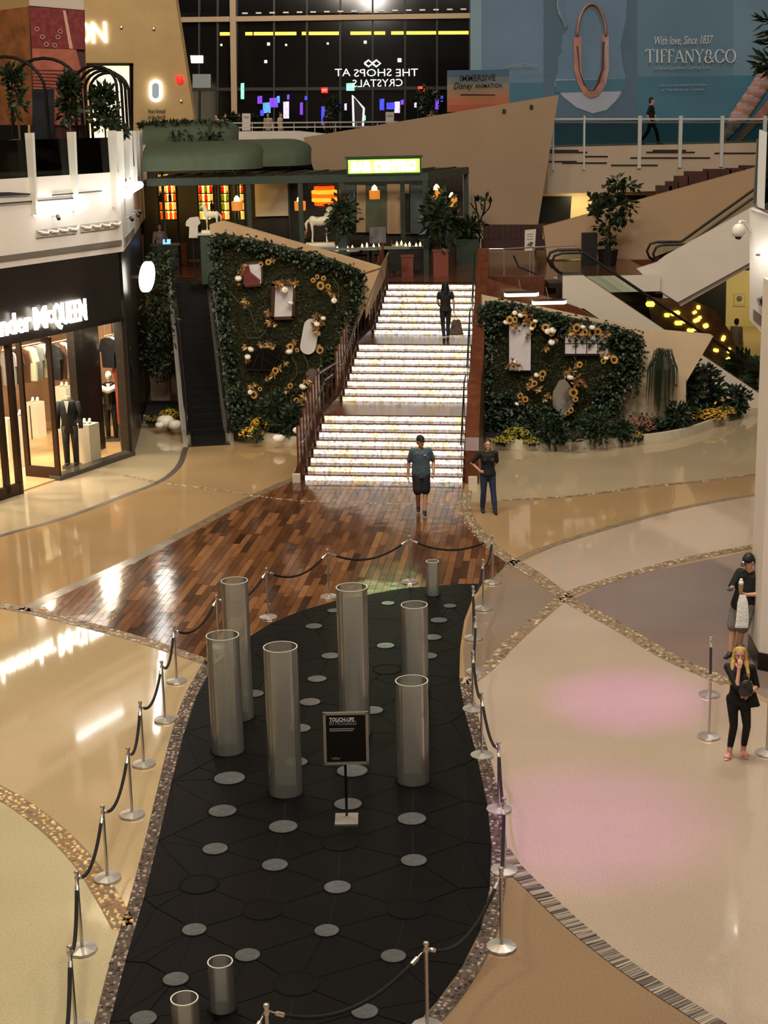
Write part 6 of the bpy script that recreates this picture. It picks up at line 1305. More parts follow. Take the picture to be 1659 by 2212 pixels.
bl = thing('glass_balustrade', 'glass balustrade with white posts along the east gallery', 'balustrade', tuple(PY(1400, 318, 62)))
PXS = [1195, 1262, 1382, 1470, 1560, 1652, 1740]
for x in PXS:
    a = PY(x, 250, 62); MB().box((a.x, 61.95, (a.z + EZ - .9) / 2), (.14 if x > 1300 else .07, .12, a.z - EZ + .9)).build('fin', PF, bl)
for x0, x1 in zip(PXS[:-1], PXS[1:]):
    a, b = PY(x0, 262, 62), PY(x1, 262, 62); MB().box(((a.x + b.x) / 2, 62.0, (a.z + EZ) / 2), (b.x - a.x - .1, .02, a.z - EZ)).build('pane', glass('east_glass', (176, 196, 196), .18), bl)
for y, m_ in ((257, PF), (264, GREYB)): a, b = PY(1195, y, 62), PY(1740, y, 62); MB().bar(a, b, .05, .06).build('rail', m_, bl)
# jewellery hoarding
YT = 67.0
hd = thing('hoarding', 'tall blue printed jewellery hoarding on the east gallery', 'hoarding', tuple(PY(1380, 320, YT)))
PR = {k: M('print_' + k, c, .6, noise=(.35, .12)) for k, c in dict(sky=(112, 146, 168), sky2=(98, 134, 156), sea=(70, 122, 146), sea2=(64, 126, 148), edge=(140, 172, 188), deep=(84, 114, 136), sand=(176, 182, 202), mid=(108, 140, 168)).items()}
def pr(q, mat, lay, name='print_field'): return panel(q, YT - .02 * lay, .02, name, mat, hd)
panel([(1016, -30), (1760, -30), (1760, 330), (1016, 330)], YT, .25, 'backing', M('hoarding_board', (80, 90, 96), .6), hd)
for q, k in (([(1016, -30), (1040, -30), (1040, 330), (1016, 330)], 'edge'), ([(1040, -30), (1174, -30), (1174, 178), (1040, 180)], 'mid'), ([(1040, 180), (1174, 178), (1174, 330), (1040, 330)], 'sea'), ([(1174, -30), (1377, -30), (1377, 330), (1174, 330)], 'deep'), ([(1377, -30), (1584, -30), (1584, 163), (1377, 166)], 'sky2'), ([(1377, 166), (1584, 163), (1584, 330), (1377, 330)], 'sea'), ([(1584, -30), (1760, -30), (1760, 162), (1584, 163)], 'sky'), ([(1584, 163), (1760, 162), (1760, 330), (1584, 330)], 'sea2')): pr(q, PR[k], 1)
face = [(1205, -30), (1203, 20), (1220, 45), (1228, 62), (1214, 78), (1215, 92), (1211, 100), (1214, 112), (1204, 125), (1206, 150), (1200, 172), (1198, 185), (1215, 208), (1245, 232), (1280, 245), (1310, 238), (1340, 210), (1352, 170), (1345, 140), (1340, 100), (1352, 40), (1356, -30)]
pr(face, PR['mid'], 2, 'print_portrait'); pr([(1200, 172), (1350, 170), (1348, 190), (1330, 218), (1310, 238), (1280, 245), (1245, 232), (1215, 208), (1198, 185)], PR['sand'], 3, 'print_sand'); pr([(1200, 174), (1351, 170), (1346, 196), (1200, 200)], PR['sea'], 4, 'print_sea')
MB().tube([PY(x, y, YT - .1) for x, y in ((1208, -25), (1204, 10), (1207, 28), (1219, 48), (1222, 60))], .03, 5).build('print_profile_line', M('print_pale_line', (160, 176, 186), .6), hd)
RG = M('rose_gold', (186, 132, 118), .45, .2, noise=(2, .25)); RGD = M('rose_gold_dark', (74, 52, 56), .45, .2); DIA = M('diamond_print', (186, 160, 160), .4, noise=(40, .5))
oval = []
for k in range(25): a = math.pi + math.pi * k / 24; oval.append((1278 + 31 * math.cos(a), 78 + 70 * math.sin(a) * 1.0))
MB().tube([PY(x, y, YT - .16) for x, y in oval], .12, 8, flat=.5).build('print_shackle', RG, hd, smooth=True)
pr([(1239, 80), (1256, 78), (1256, 150), (1262, 178), (1270, 192), (1280, 193), (1288, 178), (1298, 150), (1300, 76), (1315, 74), (1316, 150), (1308, 185), (1292, 208), (1276, 212), (1262, 205), (1248, 180), (1240, 150)], RG, 6, 'print_lock_body'); pr([(1245, 100), (1249, 100), (1250, 150), (1260, 182), (1272, 196), (1284, 196), (1296, 178), (1304, 150), (1306, 90), (1301, 90), (1299, 150), (1288, 180), (1280, 195), (1270, 193), (1262, 178), (1252, 150)], RGD, 7, 'print_lock_shade'); pr([(1306, 76), (1315, 75), (1316, 150), (1309, 182), (1304, 172), (1308, 148)], DIA, 8, 'print_diamonds')
PWH = M('print_offwhite', (222, 224, 224), .6)
def glyphs(s, x, y, h, Yp, mat, parent):
    """serif capitals from thick and thin strokes, in pixels on the hoarding"""
    G_ = {'T': (.8, [('h', 0, .8, 1), ('v', .4, 0, 1), ('s', .4, 0), ('e', .02, .82), ('e', .78, .82)]), 'I': (.4, [('v', .2, 0, 1), ('s', .2, 0), ('s', .2, 1)]), 'F': (.62, [('v', .16, 0, 1), ('h', .16, .6, 1), ('h', .16, .46, .52), ('s', .16, 0), ('e', .58, .82)]), 'A': (.86, [('d', .06, 0, .42, 1, .05), ('d', .80, 0, .42, 1, .12), ('h', .2, .64, .34), ('s', .06, 0), ('s', .80, 0)]), 'N': (.9, [('v2', .12, 0, 1), ('d', .12, 1, .78, 0, .12), ('v2', .78, 0, 1), ('s', .12, 0), ('s', .78, 1), ('s', .1, 1)]), 'Y': (.84, [('d', .08, 1, .42, .48, .12), ('d', .76, 1, .42, .48, .05), ('v', .42, 0, .5), ('s', .42, 0), ('s', .08, 1), ('s', .76, 1)]),
          'C': (.9, [('c', .45, .5, .42, .5, .14, 5.5)]), 'O': (1.0, [('c', .48, .5, .44, .5, 0, 6.29)]), '&': (.9, [('c', .36, .74, .2, .24, 0, 6.29), ('c', .36, .26, .32, .28, .5, 5.6), ('d', .2, .68, .84, .02, .1), ('d', .6, .2, .84, .46, .05)]), '.': (.3, [('e', .1, .06)])}
    box_ = [None]
    def q4(p): box_[0].prism([PY(a, b, Yp) for a, b in p], (0, .012, 0))
    def sg(x0, y0, x1, y1, w_):
        L = math.hypot(x1 - x0, y1 - y0); nx, ny = -(y1 - y0) / L * w_ / 2, (x1 - x0) / L * w_ / 2; q4([(x0 + nx, y0 + ny), (x1 + nx, y1 + ny), (x1 - nx, y1 - ny), (x0 - nx, y0 - ny)])
    for c in s:
        box_[0] = MB(); wd, st = G_[c]; X = lambda a: x + a * h * .82; Yy = lambda b: y - b * h
        for t in st:
            if t[0] == 'h': sg(X(t[1]), Yy(t[3]), X(t[2]), Yy(t[3]), .06 * h)
            elif t[0] == 'v': sg(X(t[1]), Yy(t[2]), X(t[1]), Yy(t[3]), .13 * h)
            elif t[0] == 'v2': sg(X(t[1]), Yy(t[2]), X(t[1]), Yy(t[3]), .06 * h)
            elif t[0] == 's': sg(X(t[1] - .12), Yy(t[2]), X(t[1] + .12), Yy(t[2]), .05 * h)
            elif t[0] == 'e': sg(X(t[1]), Yy(t[2]), X(t[1]), Yy(t[2] + .18 if t[2] > .5 else .0 + .12), .07 * h)
            elif t[0] == 'd': sg(X(t[1]), Yy(t[2]), X(t[3]), Yy(t[4]), t[5] * h)
            else:
                n = 18
                for k in range(n):
                    a0 = t[5] + .35 * (t[5] > 0) + (t[6] - t[5]) * k / n; a1 = t[5] + .35 * (t[5] > 0) + (t[6] - t[5]) * (k + 1) / n
                    sg(X(t[1] + t[3] * math.cos(a0)), Yy(t[2] + t[4] * math.sin(a0)), X(t[1] + t[3] * math.cos(a1)), Yy(t[2] + t[4] * math.sin(a1)), h * (.05 + .09 * abs(math.cos((a0 + a1) / 2))))
        x += wd * h * .82 + h * .06; box_[0].build('letter', mat, parent)
YL = YT - .16
glyphs('TIFFANY&CO.', 1395, 135, 28, YL, PWH, hd)
def ht(s, x, y, wpx, hpx, mat=PWH, shear=0.): a, b = PY(x, y, YL), PY(x + wpx, y, YL); text(s, mat, a, (1, 0, 0), (0, 0, 1), hd, height=hpx * YL / FPX, width=(b - a).length, depth=.015, shear=shear)
PW2 = M('print_faint', (164, 176, 180), .6)
ht('With love, Since 1837', 1414, 97, 126, 17, PWH, .25); ht('A New Experience Opening Soon.', 1414, 151, 122, 8, PW2); ht('Lock by Tiffany', 1091, 147, 70, 9, PW2); ht('Visit us at our temporary boutique', 1424, 187, 102, 5, PW2); ht('at The Shops at Crystals', 1428, 197, 92, 5, PW2)
for k in range(22):
    t = k / 21; x = 1556 + 128 * t; y = 312 - 190 * t; c = PY(x, y, YT - .15); R_ = .12 + .3 * min(1, t * 3)
    MB().ell(c, (R_, .1, R_ * .7), 8, 5).build('print_link', DIA if k % 2 else RG, hd)
pr([(1575, 316), (1590, 316), (1760, 140), (1760, 110), (1660, 215)], RG, 5, 'print_bracelet')
# dark leaves of a palm at the frame edge of the hoarding
r = random.Random(12); fp = thing('gallery_palm', 'dark palm fronds in front of the blue hoarding', 'palm', tuple(PY(1690, 318, 60))); 
for x, y in ((1655, 45), (1655, 70), (1658, 90), (1650, 130), (1655, 150), (1640, 145)):
    mb = MB(); [leaf(mb, PY(x + r.uniform(-5, 25), y + r.uniform(-6, 6), 60), (-1 + r.gauss(0, .5), r.gauss(0, .4), r.gauss(0, .5)), rv3(r), .6, .16) for _ in range(12)]; mb.build('frond', IVY, fp)
MB().tube([PY(1690, 330, 60), PY(1690, 60, 60)], .08, 8).build('trunk', TWIG, fp)
# colourful cinema style board
bd = thing('attraction_board', 'orange and blue attraction board behind the great wedge', 'sign', tuple(PY(1033, 240, 61)))
cols = [(70, 104, 128), (110, 124, 128), (150, 136, 116), (176, 128, 92), (190, 112, 70), (186, 90, 60)]
for k in range(6): panel([(966, 152 + 15 * k), (1100, 150 + 15 * k), (1100, 165 + 15 * k), (966, 167 + 15 * k)], 61, .1, 'print_band', M('board_%d' % k, cols[k], .6, noise=(.6, .15)), bd)
BLKP = M('print_black', (10, 10, 12), .6)
def bt_(s, x, y, wpx, hpx, shear=0.): a, b = PY(x, y, 60.97), PY(x + wpx, y, 60.97); text(s, BLKP, a, (1, 0, 0), (0, 0, 1), bd, height=hpx * 61 / FPX, width=(b - a).length, depth=.02, shear=shear, bold=.01)
[MB().bar(PY(x, 235, 61.15), Vector((PY(x, 235, 61.15).x, 61.15, PLZ)), .12, .12).build('leg', BG, bd) for x in (985, 1080)]
bt_('IMMERSIVE', 994, 175, 76, 12); bt_('Disney', 980, 192, 42, 13, .35); bt_('ANIMATION', 1026, 190, 58, 8)
panel([(995, 203), (1070, 204), (1070, 206), (995, 206)], 60.97, .02, 'print_line', BLKP, bd)
# bridge fascia, rail and far glazed front
spanel('floor_bridge', [(500, 290), (515, 284), (640, 283), (700, 289), (740, 300), (740, 340), (500, 340)], 76, 2.5, WHITEP, 'white curved edge of the far bridge')
br = thing('bridge_rail', 'thin white rail along the far bridge', 'railing', tuple(PY(640, 283, 77)))
for y in (265, 275): MB().bar(PY(485, y + 1, 77), PY(860, y - 2, 77), .05, .06).build('rail', M('rail_white', (180, 176, 168), .5), br)
for x in range(500, 860, 45): MB().bar(PY(x, 264, 77.05), PY(x, 290, 77.05), .04, .04).build('post', MATS['rail_white'], br)
YC = 104.0
struct('floor_far', MB().box((0, 92, 7.6), (90, 28, .4)), M('far_floor', (40, 34, 32), .3), label='dark floor of the far concourse')
cw = thing('window_4', 'dark glazed front across the far concourse', None, tuple(PY(700, 280, YC))); cw['kind'] = 'structure'
FRM = M('curtain_frame', (190, 164, 134), .6); PANE = M('night_pane', (14, 15, 17), .08, spec=.6); MULL = M('mullion_black', (6, 6, 7), .4)
MX = [382, 430, 470, 511, 592, 663, 735, 805, 875, 944, 1015]
for a, b in zip(MX[:-1], MX[1:]):
    for y0, y1 in ((-60, 28), (44, 190), (192, 275)): panel([(a + 1.5, y0), (b - 1.5, y0), (b - 1.5, y1), (a + 1.5, y1)], YC + .2, .05, 'pane', PANE, cw)
for x in MX: panel([(x - 2, -60), (x + 2, -60), (x + 2, 280), (x - 2, 280)], YC, .2, 'mullion', MULL, cw)
panel([(380, 190), (1020, 186), (1020, 193), (380, 197)], YC - .05, .2, 'transom', MULL, cw)
panel([(386, 37), (1020, 28), (1020, 39), (386, 48)], YC - .3, .4, 'beam', FRM, cw); panel([(495, -60), (508, -60), (512, 270), (500, 270)], YC - .4, .5, 'column', FRM, cw)
YEL_L = M('strip_yellow', (255, 220, 90), .5, emit=1.6, erg=(255, 214, 70))
for x0, x1 in ((475, 496), (530, 545), (548, 590), (594, 640), (652, 662), (667, 732), (757, 802), (808, 832), (845, 872), (878, 942), (947, 1012)): panel([(x0, 72 - x0 * .005), (x1, 72 - x1 * .005), (x1, 79 - x1 * .005), (x0, 79 - x0 * .005)], YC + .1, .08, 'glow_strip', YEL_L, cw)  # flat glowing strips laid on the opaque panes
DOT = M('dot_white', (255, 240, 214), .5, emit=2.5)
for x, y, s in ((580, 95, 3), (618, 97, 2), (789, 91, 3), (863, 130, 4), (574, 133, 3), (478, 97, 2), (708, 94, 2)): panel([(x - s, y - s), (x + s, y - s), (x + s, y + s), (x - s, y + s)], YC + .1, .05, 'glow_dot', DOT, cw)  # small glowing squares laid on the opaque panes
for k in range(17): x = 523 + k * 29.5; panel([(x, 27 - k * .55), (x + 12, 27 - k * .55), (x + 12, 30 - k * .55), (x, 30 - k * .55)], YC - .1, .05, 'glow_tile', M('tile_pale', (206, 196, 184), .5, emit=.4), cw)  # row of pale, faintly glowing tiles along the beam
# mall name seen in reverse on the glass
NEON = M('neon_white', (214, 222, 226), .5, emit=1.0); nm = thing('mall_sign', 'reversed outline lettering of the mall name on the dark glass', 'sign', tuple(PY(810, 190, YC - .4)))
def rt2(s, xr_, y, wpx, hpx): a = PY(xr_, y, YC - .4); text(s, NEON, a, (1, 0, 0), (0, 0, 1), nm, height=hpx * YC / FPX, width=wpx * YC / FPX, depth=.05, mirror=True)
rt2('THE', 903, 164, 46, 15); rt2('SHOPS', 846, 164, 78, 15); rt2('AT', 757, 164, 32, 15); rt2('CRYSTALS', 870, 186, 104, 15)
for cx_ in (796, 813): MB().tube([PY(cx_ + a, 137 + b, YC - .4) for a, b in ((-9, 0), (0, -7), (9, 0), (0, 7), (-9, 0))], .06, 4).build('diamond_outline', NEON, nm)
RED = M('exit_red', (255, 40, 30), .5, emit=2.6, erg=(255, 24, 20))
for x, y, l in ((701, 195, 'near the blue display'), (910, 192, 'near the dark tree')): 
    t = thing('exit_sign', 'small red glowing exit sign on the dark glazing ' + l, 'sign', tuple(PY(x, y + 6, YC - .1))); MB().box(PY(x, y, YC - .1), (.42, .15, .34)).build('box', RED, t); text('EXIT', M('exit_pale', (255, 150, 130), .5, emit=3), PY(x - 5, y + 2, YC - .19), (1, 0, 0), (0, 0, 1), t, height=.14, width=.32, depth=.01)
r = random.Random(31)
SCRC = [(120, 60, 230), (60, 70, 240), (170, 90, 255), (90, 160, 255), (150, 240, 220), (220, 210, 255)]
for x, y, w_, h in ((556, 208, 10, 16), (568, 222, 16, 22), (582, 212, 18, 20), (598, 208, 6, 14), (562, 238, 8, 12), (612, 220, 12, 36), (620, 205, 5, 10), (658, 208, 6, 8), (648, 222, 6, 26), (748, 180, 18, 16), (726, 222, 8, 18), (744, 224, 5, 14), (820, 214, 10, 24), (835, 222, 18, 14), (852, 220, 12, 24), (866, 216, 6, 10), (895, 220, 5, 12), (940, 212, 8, 24), (952, 208, 5, 12), (694, 230, 8, 40), (520, 180, 7, 34), (503, 182, 6, 30), (838, 250, 8, 14), (784, 250, 6, 10)):
    c = SCRC[r.randrange(6)]; t = tag(panel([(x, y), (x + w_, y - 1), (x + w_, y + h), (x, y + h)], YC - .16, .15, 'game_screen', M('screen_%d_%d_%d' % c, c, .5, emit=.9, noise=(6, .95))), 'glowing coloured game screen beyond the far bridge', 'screen', 'coloured screens on the far concourse')
ar = thing('light_frame', 'thin white outlined frame standing on the far bridge', 'sculpture', tuple(PY(775, 275, 80))); MB().tube([PY(x, y, 80) for x, y in ((764, 275), (762, 206), (786, 234), (784, 272))], .06, 5).build('outline', NEON, ar)
MB().prism([PY(x, y, 80.1) for x, y in ((765, 316), (764, 210), (785, 236), (783, 316))], (0, .05, 0)).build('board', MULL, ar)
for x, y0, y1, l in ((532, 245, 282, 'among the far visitors'), (842, 242, 266, 'at the wedge edge')): t = thing('white_placard', 'white placard on a post ' + l, 'sign', tuple(PY(x, y1, 79))); MB().bar(PY(x, y1 - 3, 79.1), Vector((PY(x, y1, 79).x, 79.1, 7.8)), .06, .06).build('pole', BG, t); panel([(x - 9, y0), (x + 9, y0), (x + 9, y1), (x - 9, y1)], 79, .05, 'board', M('placard_white', (206, 196, 188), .6), t); panel([(x - 6, y0 + 6), (x + 6, y0 + 6), (x + 6, y0 + 10), (x - 6, y0 + 10)], 78.98, .02, 'print_line', GRY, t)
for k, (x, y, rx, ry) in enumerate(((920, 220, 28, 30), (720, 235, 12, 22), (500, 262, 14, 12), (545, 265, 10, 10))):
    c = PY(x, y, 82); t = thing('indoor_tree', ['large dark indoor tree before the far glazing', 'slim dark plant beside the far display', 'small dark plant at the foot of the pale column', 'small dark plant beside the white placard'][k], 'plant', (c.x, 82, 7.8)); mb = MB(); leaf_cloud(mb, c, (rx * .0249, .6, ry * .0249), 160, .3, r, 0, .1); mb.build('foliage', IVY, t); MB().tube([(c.x, 82, 7.8), tuple(c)], .05, 5).build('stem', TWIG, t)
# stone luxury shopfront
YV = 82.0
STN = M('limestone', (196, 164, 112), .7, noise=(.7, .10), bump=(2.5, .4)); 
spanel('wall_limestone', [(120, -60), (370, -60), (421, 268), (421, 330), (286, 330), (286, 138), (120, 138)], YV, 1.2, STN, 'warm limestone shop wall with slanting edge')
spanel('wall_limestone_west', [(60, 130), (188, 138), (188, 330), (60, 330)], YV, 1.2, STN, 'warm limestone shop wall beyond the kiosk')
tag(panel([(188, 138), (286, 138), (286, 300), (188, 300)], YV + .9, .2, 'lit_doorway', M('doorway_glow', (255, 240, 206), .6, emit=1.5, erg=(255, 232, 186), noise=(1.2, .25))), 'bright lit shop interior behind the doorway', 'doorway')
t = thing('door_frame_trim', 'bronze frame around the bright doorway', None, tuple(PY(236, 300, YV))); t['kind'] = 'structure'; t.name = 'trim_doorway'
for q in ([(279, 138), (288, 138), (288, 300), (281, 300)], [(186, 136), (288, 136), (288, 142), (186, 142)], [(283, 142), (286, 142), (286, 300), (284, 300)]): panel(q, YV - .05, .3, 'frame_bar', BRZ if 'BRZ' in globals() else FBRONZE, t)
t = thing('luxury_sign', 'glowing white capital letters on the limestone wall', 'sign', tuple(PY(205, 95, YV - .2))); [text(ch, M('lux_white', (240, 246, 255), .5, emit=6), PY(x_, 93, YV), (1, 0, 0), (0, 0, 1), t, height=42 * YV / FPX, width=30 * YV / FPX, depth=.1, name='letter') for ch, x_ in (('O', 165), ('N', 200))]
t = thing('oval_display', 'glowing white rounded display panel on the limestone wall', 'display', tuple(PY(337, 221, YV - .2))); panel(capsule_px(336, 196, 27, 48, 0), YV - .2, .15, 'glow', M('display_white', (240, 248, 255), .5, emit=4), t); panel(capsule_px(336, 196, 15, 34, 0), YV - .22, .03, 'inner_figure', M('display_grey', (120, 126, 130), .5, emit=1.2), t)
t = thing('wall_slogan', 'small black script lettering under the glowing oval display', 'sign', tuple(PY(340, 255, YV - .1)))
for s, y in (('From Nomad', 244), ('of the North', 257)): text(s, BLKP, PY(320, y, YV - .08), (1, 0, 0), (0, 0, 1), t, height=8 * YV / FPX, width=36 * YV / FPX, depth=.03, shear=.3)
t = thing('alarm_lamp', 'round red glowing lamp on the limestone wall', 'lamp', tuple(PY(388, 172, YV - .1))); MB().ell(PY(388, 172, YV - .1), (.2, .12, .2)).build('lens', RED, t); MB().box(PY(388, 172, YV), (.3, .1, .3)).build('plate', FBRONZE, t)
for x, y in ((262, 58), (332, 61), (391, 217)): t = thing('wall_fitting', 'tiny pale fitting on the limestone wall', 'fitting', tuple(PY(x, y, YV - .1)), 'tiny fittings on the limestone wall'); MB().box(PY(x, y, YV - .08), (.12, .16, .12)).build('body', GREYB, t); MB().box(PY(x, y, YV - .17), (.06, .04, .06)).build('lens', DOT, t)
panel([(411, 120), (438, 120), (438, 136), (413, 136)], YC - .1, .2, 'lit_sign', M('ceiling_lit', (255, 246, 226), .5, emit=3), cw)
panel([(416, 160), (455, 160), (455, 192), (416, 192)], YC - .02, .2, 'lit_pane', M('far_shop', (120, 126, 122), .5, emit=.35), cw)

# ------------------------------------------------------------------ lower level beyond the escalator
spanel('wall_yellow_lit', [(1500, 480), (1760, 480), (1760, 706), (1500, 706)], 66, .4, M('warm_cream', (226, 204, 140), .6, noise=(.6, .05)), 'cream wall glowing in yellow light beyond the escalators')
tag(panel([(1440, 600), (1570, 560), (1567, 722), (1440, 722)], 64.5, .4, 'black_doorway', M('door_black', (7, 7, 8), .5)), 'tall black doorway beside the yellow lit wall', 'doorway')
t = thing('wall_plaque', 'square framed relief on the yellow lit wall', 'relief', tuple(PY(1597, 662, 65.9))); panel([(1585, 634), (1611, 634), (1610, 662), (1584, 662)], 65.95, .06, 'frame', M('relief_cream', (206, 186, 124), .6), t); panel([(1588, 637), (1608, 637), (1607, 658), (1587, 658)], 65.93, .03, 'field', M('relief_field', (222, 202, 142), .6), t); MB().ell(PY(1597, 645, 65.9), (.12, .06, .12)).build('boss', GREYB, t)
area_light('soffit_lamp_lower', (15.5, 62.5, 3.48), (15.6, 64, 0), 1.2, 170, (1, .88, .52))
cn = thing('wooden_canopy', 'curved brown wooden canopy with yellow lamps below the rising escalator', 'canopy', tuple(PY(1500, 790, 53)))
panel([(1395, 640), (1430, 648), (1490, 645), (1545, 672), (1580, 720), (1600, 785), (1594, 806), (1560, 800), (1480, 760), (1410, 700)], 53, .5, 'wood_shell', M('canopy_wood', (104, 74, 46), .4, noise=(3, .25)), cn)
YLW = M('canopy_lamp', (255, 226, 90), .5, emit=5, erg=(255, 220, 70))
for x, y, w_, h, a in ((1405, 657, 20, 11, 0), (1459, 677, 22, 9, -.2), (1441, 681, 12, 8, 0), (1466, 698, 18, 9, 0), (1477, 695, 10, 6, .3), (1505, 692, 16, 8, -.4), (1501, 675, 10, 6, -.5), (1525, 704, 12, 9, -.4), (1512, 686, 8, 6, 0), (1492, 714, 16, 7, .1), (1502, 711, 11, 6, 0), (1563, 731, 8, 12, .4), (1547, 757, 12, 7, .2), (1575, 757, 6, 12, .4), (1573, 775, 10, 5, -.4), (1509, 664, 8, 8, 0)):
    c_, s_ = math.cos(a), math.sin(a); panel([(x + px * c_ - py * s_, y + px * s_ + py * c_) for px, py in ((-w_ / 2, 0), (-w_ * .35, -h / 2), (w_ * .35, -h / 2), (w_ / 2, 0), (w_ * .35, h / 2), (-w_ * .35, h / 2))], 52.95, .06, 'lamp', YLW, cn)
shrub('green fern beyond the escalator at the lower level', 1600, 815, .6, .9, 260, .3, 0.0)
shrub('leafy plant behind the escalator foot', 1640, 840, .5, .9, 220, .3, 0.0)
tr = G(1313, 560, PLZ); tr = PY(1313, 545, 52.6); t = thing('indoor_tree', 'leafy small tree in a dark pot beside the crossing escalators', 'tree', (tr.x, tr.y, PLZ)); r = random.Random(40)
MB().lathe([(.28, 0), (.36, .55), (.33, .55), (.3, .5)], (tr.x, tr.y, PLZ), 14).build('pot', BKM, t); MB().tube([(tr.x, tr.y, PLZ + .4), (tr.x + .05, tr.y, PLZ + 1.4), (tr.x, tr.y, PLZ + 2.9)], [.05, .04, .02], 6).build('trunk', TWIG, t)
mb = MB()
for x, y, rx, ry in ((1320, 420, 32, 18), (1350, 402, 32, 14), (1318, 460, 34, 24), (1300, 430, 30, 14), (1335, 395, 20, 14), (1340, 470, 24, 14), (1310, 490, 24, 16), (1318, 520, 16, 16), (1350, 445, 26, 12), (1290, 455, 18, 10)):
    c = PY(x, y, 52.6); leaf_cloud(mb, c, (rx * .0159, .3, ry * .0159), 42, .26, r, .3, .0)
mb.build('foliage', IVY, t)
bq = PY(1273, 520, 53); tag(MB().box((bq.x, 53, PLZ + .55), (.5, .4, 1.1)).build('waste_bin', BKM), 'dark waste bin beside the small leafy tree', 'bin')
# ================================================================== near east gallery, camera dome, pillar
NE = 27.0
eg = spanel('floor_gallery_near', [(1619, 452), (1760, 510), (1760, 830), (1659, 735), (1619, 690)], NE, 4, M('near_white', (216, 208, 196), .6, noise=(.8, .04)), 'white angular gallery corner close to the camera', (1.6, 4, 0))
nt_ = thing('trim_near_gallery', 'grey band and black fittings on the near gallery corner', None, tuple(PY(1640, 680, NE - .05))); nt_['kind'] = 'structure'
panel([(1628, 668), (1760, 775), (1760, 805), (1628, 690)], NE - .03, .04, 'grey_band', GREYB, nt_)
nb2 = thing('glass_balustrade', 'glass balustrade fins on the white gallery corner near the camera dome', 'balustrade', tuple(PY(1650, 450, NE)))
panel([(1643, 280), (1657, 286), (1651, 452), (1637, 447)], NE - .08, .1, 'fin', PF, nb2); panel([(1636, 300), (1640, 300), (1634, 448), (1628, 444)], NE + .3, .06, 'shaded_fin', M('fin_shade_side', (70, 74, 70), .4), nb2); panel([(1657, 290), (1740, 320), (1740, 490), (1652, 455)], NE, .02, 'pane', RGL, nb2); panel([(1621, 436), (1660, 455), (1660, 462), (1621, 443)], NE - .05, .1, 'base_rail', GREYB, nb2)  # dark slab beside the white fin: its shaded side put into the colour
cd = thing('dome_camera', 'white security dome camera on a curved arm', 'camera', tuple(PY(1597, 500, NE - .5))); c = PY(1596, 500, NE - .5)
MB().lathe([(.0, .13), (.06, .125), (.11, .07), (.12, 0), (.118, -.06), (.1, -.08)], tuple(c), 16).build('housing', M('camera_white', (214, 208, 196), .4), cd, smooth=40); MB().ell(c + Vector((0, 0, -.08)), (.07, .07, .06)).build('lens_dome', SHINY, cd, smooth=True); MB().tube([c + Vector((0, 0, .12)), c + Vector((.03, .05, .16)), c + Vector((.15, .2, .14)), PY(1622, 500, NE)], .03, 8).build('arm', MATS['camera_white'], cd, smooth=True)
t = thing('spotlight', 'black cube spotlight on the near white gallery corner', 'spotlight', tuple(PY(1648, 650, NE - .2))); panel([(1640, 648), (1654, 642), (1659, 656), (1645, 662)], NE - .3, .2, 'head', SHINY, t); panel([(1650, 650), (1700, 650), (1700, 656), (1650, 656)], NE - .2, .2, 'arm', SLOT, t)
tube_lamp('glowing tube lamp on the near white gallery corner', PY(1646, 545, NE - .3), PY(1720, 575, NE - .3), .08, 20)
PC = G(1638, 1446); PD = Vector((PC.x + 3.2, PC.y - 2.4, 0)); PE_ = Vector((PC.x + 3.2, PC.y + 2.5, 0))
struct('wall_white_pillar', MB().prism([PC + Vector((0, 0, .3)), PD + Vector((0, 0, .3)), PE_ + Vector((0, 0, .3)), PC + Vector((.05, .9, .3))], (0, 0, 6)), M('pillar_white', (226, 220, 208), .5, noise=(.8, .04)), label='tall white corner wall beside the leaning man')
struct('baseboard_pillar', MB().prism([PC + Vector((-.02, -.02, 0)), PD + Vector((-.02, -.03, 0)), PE_, PC + Vector((.04, .92, 0))], (0, 0, .3)), M('plinth_black', (14, 14, 15), .3), label='black plinth under the white corner wall')
# ================================================================== shell of the hall
SHELL = M('hall_plaster', (150, 134, 114), .8, noise=(.2, .08))
struct('ceiling', MB().box((2, 50, 26), (72, 124, .4)), M('ceiling_plaster', (196, 180, 158), .8, noise=(.2, .05)), label='high pale ceiling of the hall')
struct('wall_north', MB().box((2, 111, 13), (72, .4, 26)), M('night_wall', (10, 10, 12), .8), label='dark wall beyond the glazed front')
struct('wall_west', MB().box((-34, 50, 13), (.4, 124, 26)), SHELL, label='far plaster wall on the storefront side'); struct('wall_east', MB().box((38, 50, 13), (.4, 124, 26)), SHELL, label='far plaster wall on the jewellery side'); struct('wall_south', MB().box((2, -12, 13), (72, .4, 26)), SHELL, label='plaster wall behind the camera gallery')

# ================================================================== people
SK = M('skin_light', (206, 158, 130), .55, noise=(20, .06)); SK2 = M('skin_tan', (176, 124, 96), .55, noise=(20, .06)); LIP = M('lip', (150, 84, 74), .5); EYEM = M('eye_dark', (24, 18, 16), .3)
CL = lambda n, c, r=.8: M('cloth_' + n, c, r, noise=(30, .2), bump=(14, .25))
J0 = dict(pelvis=(0, 0, .96), waist=(0, 0, 1.1), chest=(0, 0, 1.3), neck=(0, .01, 1.47), head=(0, -.02, 1.63), hipL=(-.09, 0, .92), hipR=(.09, 0, .92), kneeL=(-.1, -.02, .5), kneeR=(.1, -.02, .5), ankL=(-.1, .02, .09), ankR=(.1, .02, .09), shL=(-.18, 0, 1.42), shR=(.18, 0, 1.42), elL=(-.23, .03, 1.14), elR=(.23, .03, 1.14), wrL=(-.25, -.04, .90), wrR=(.25, -.04, .90))
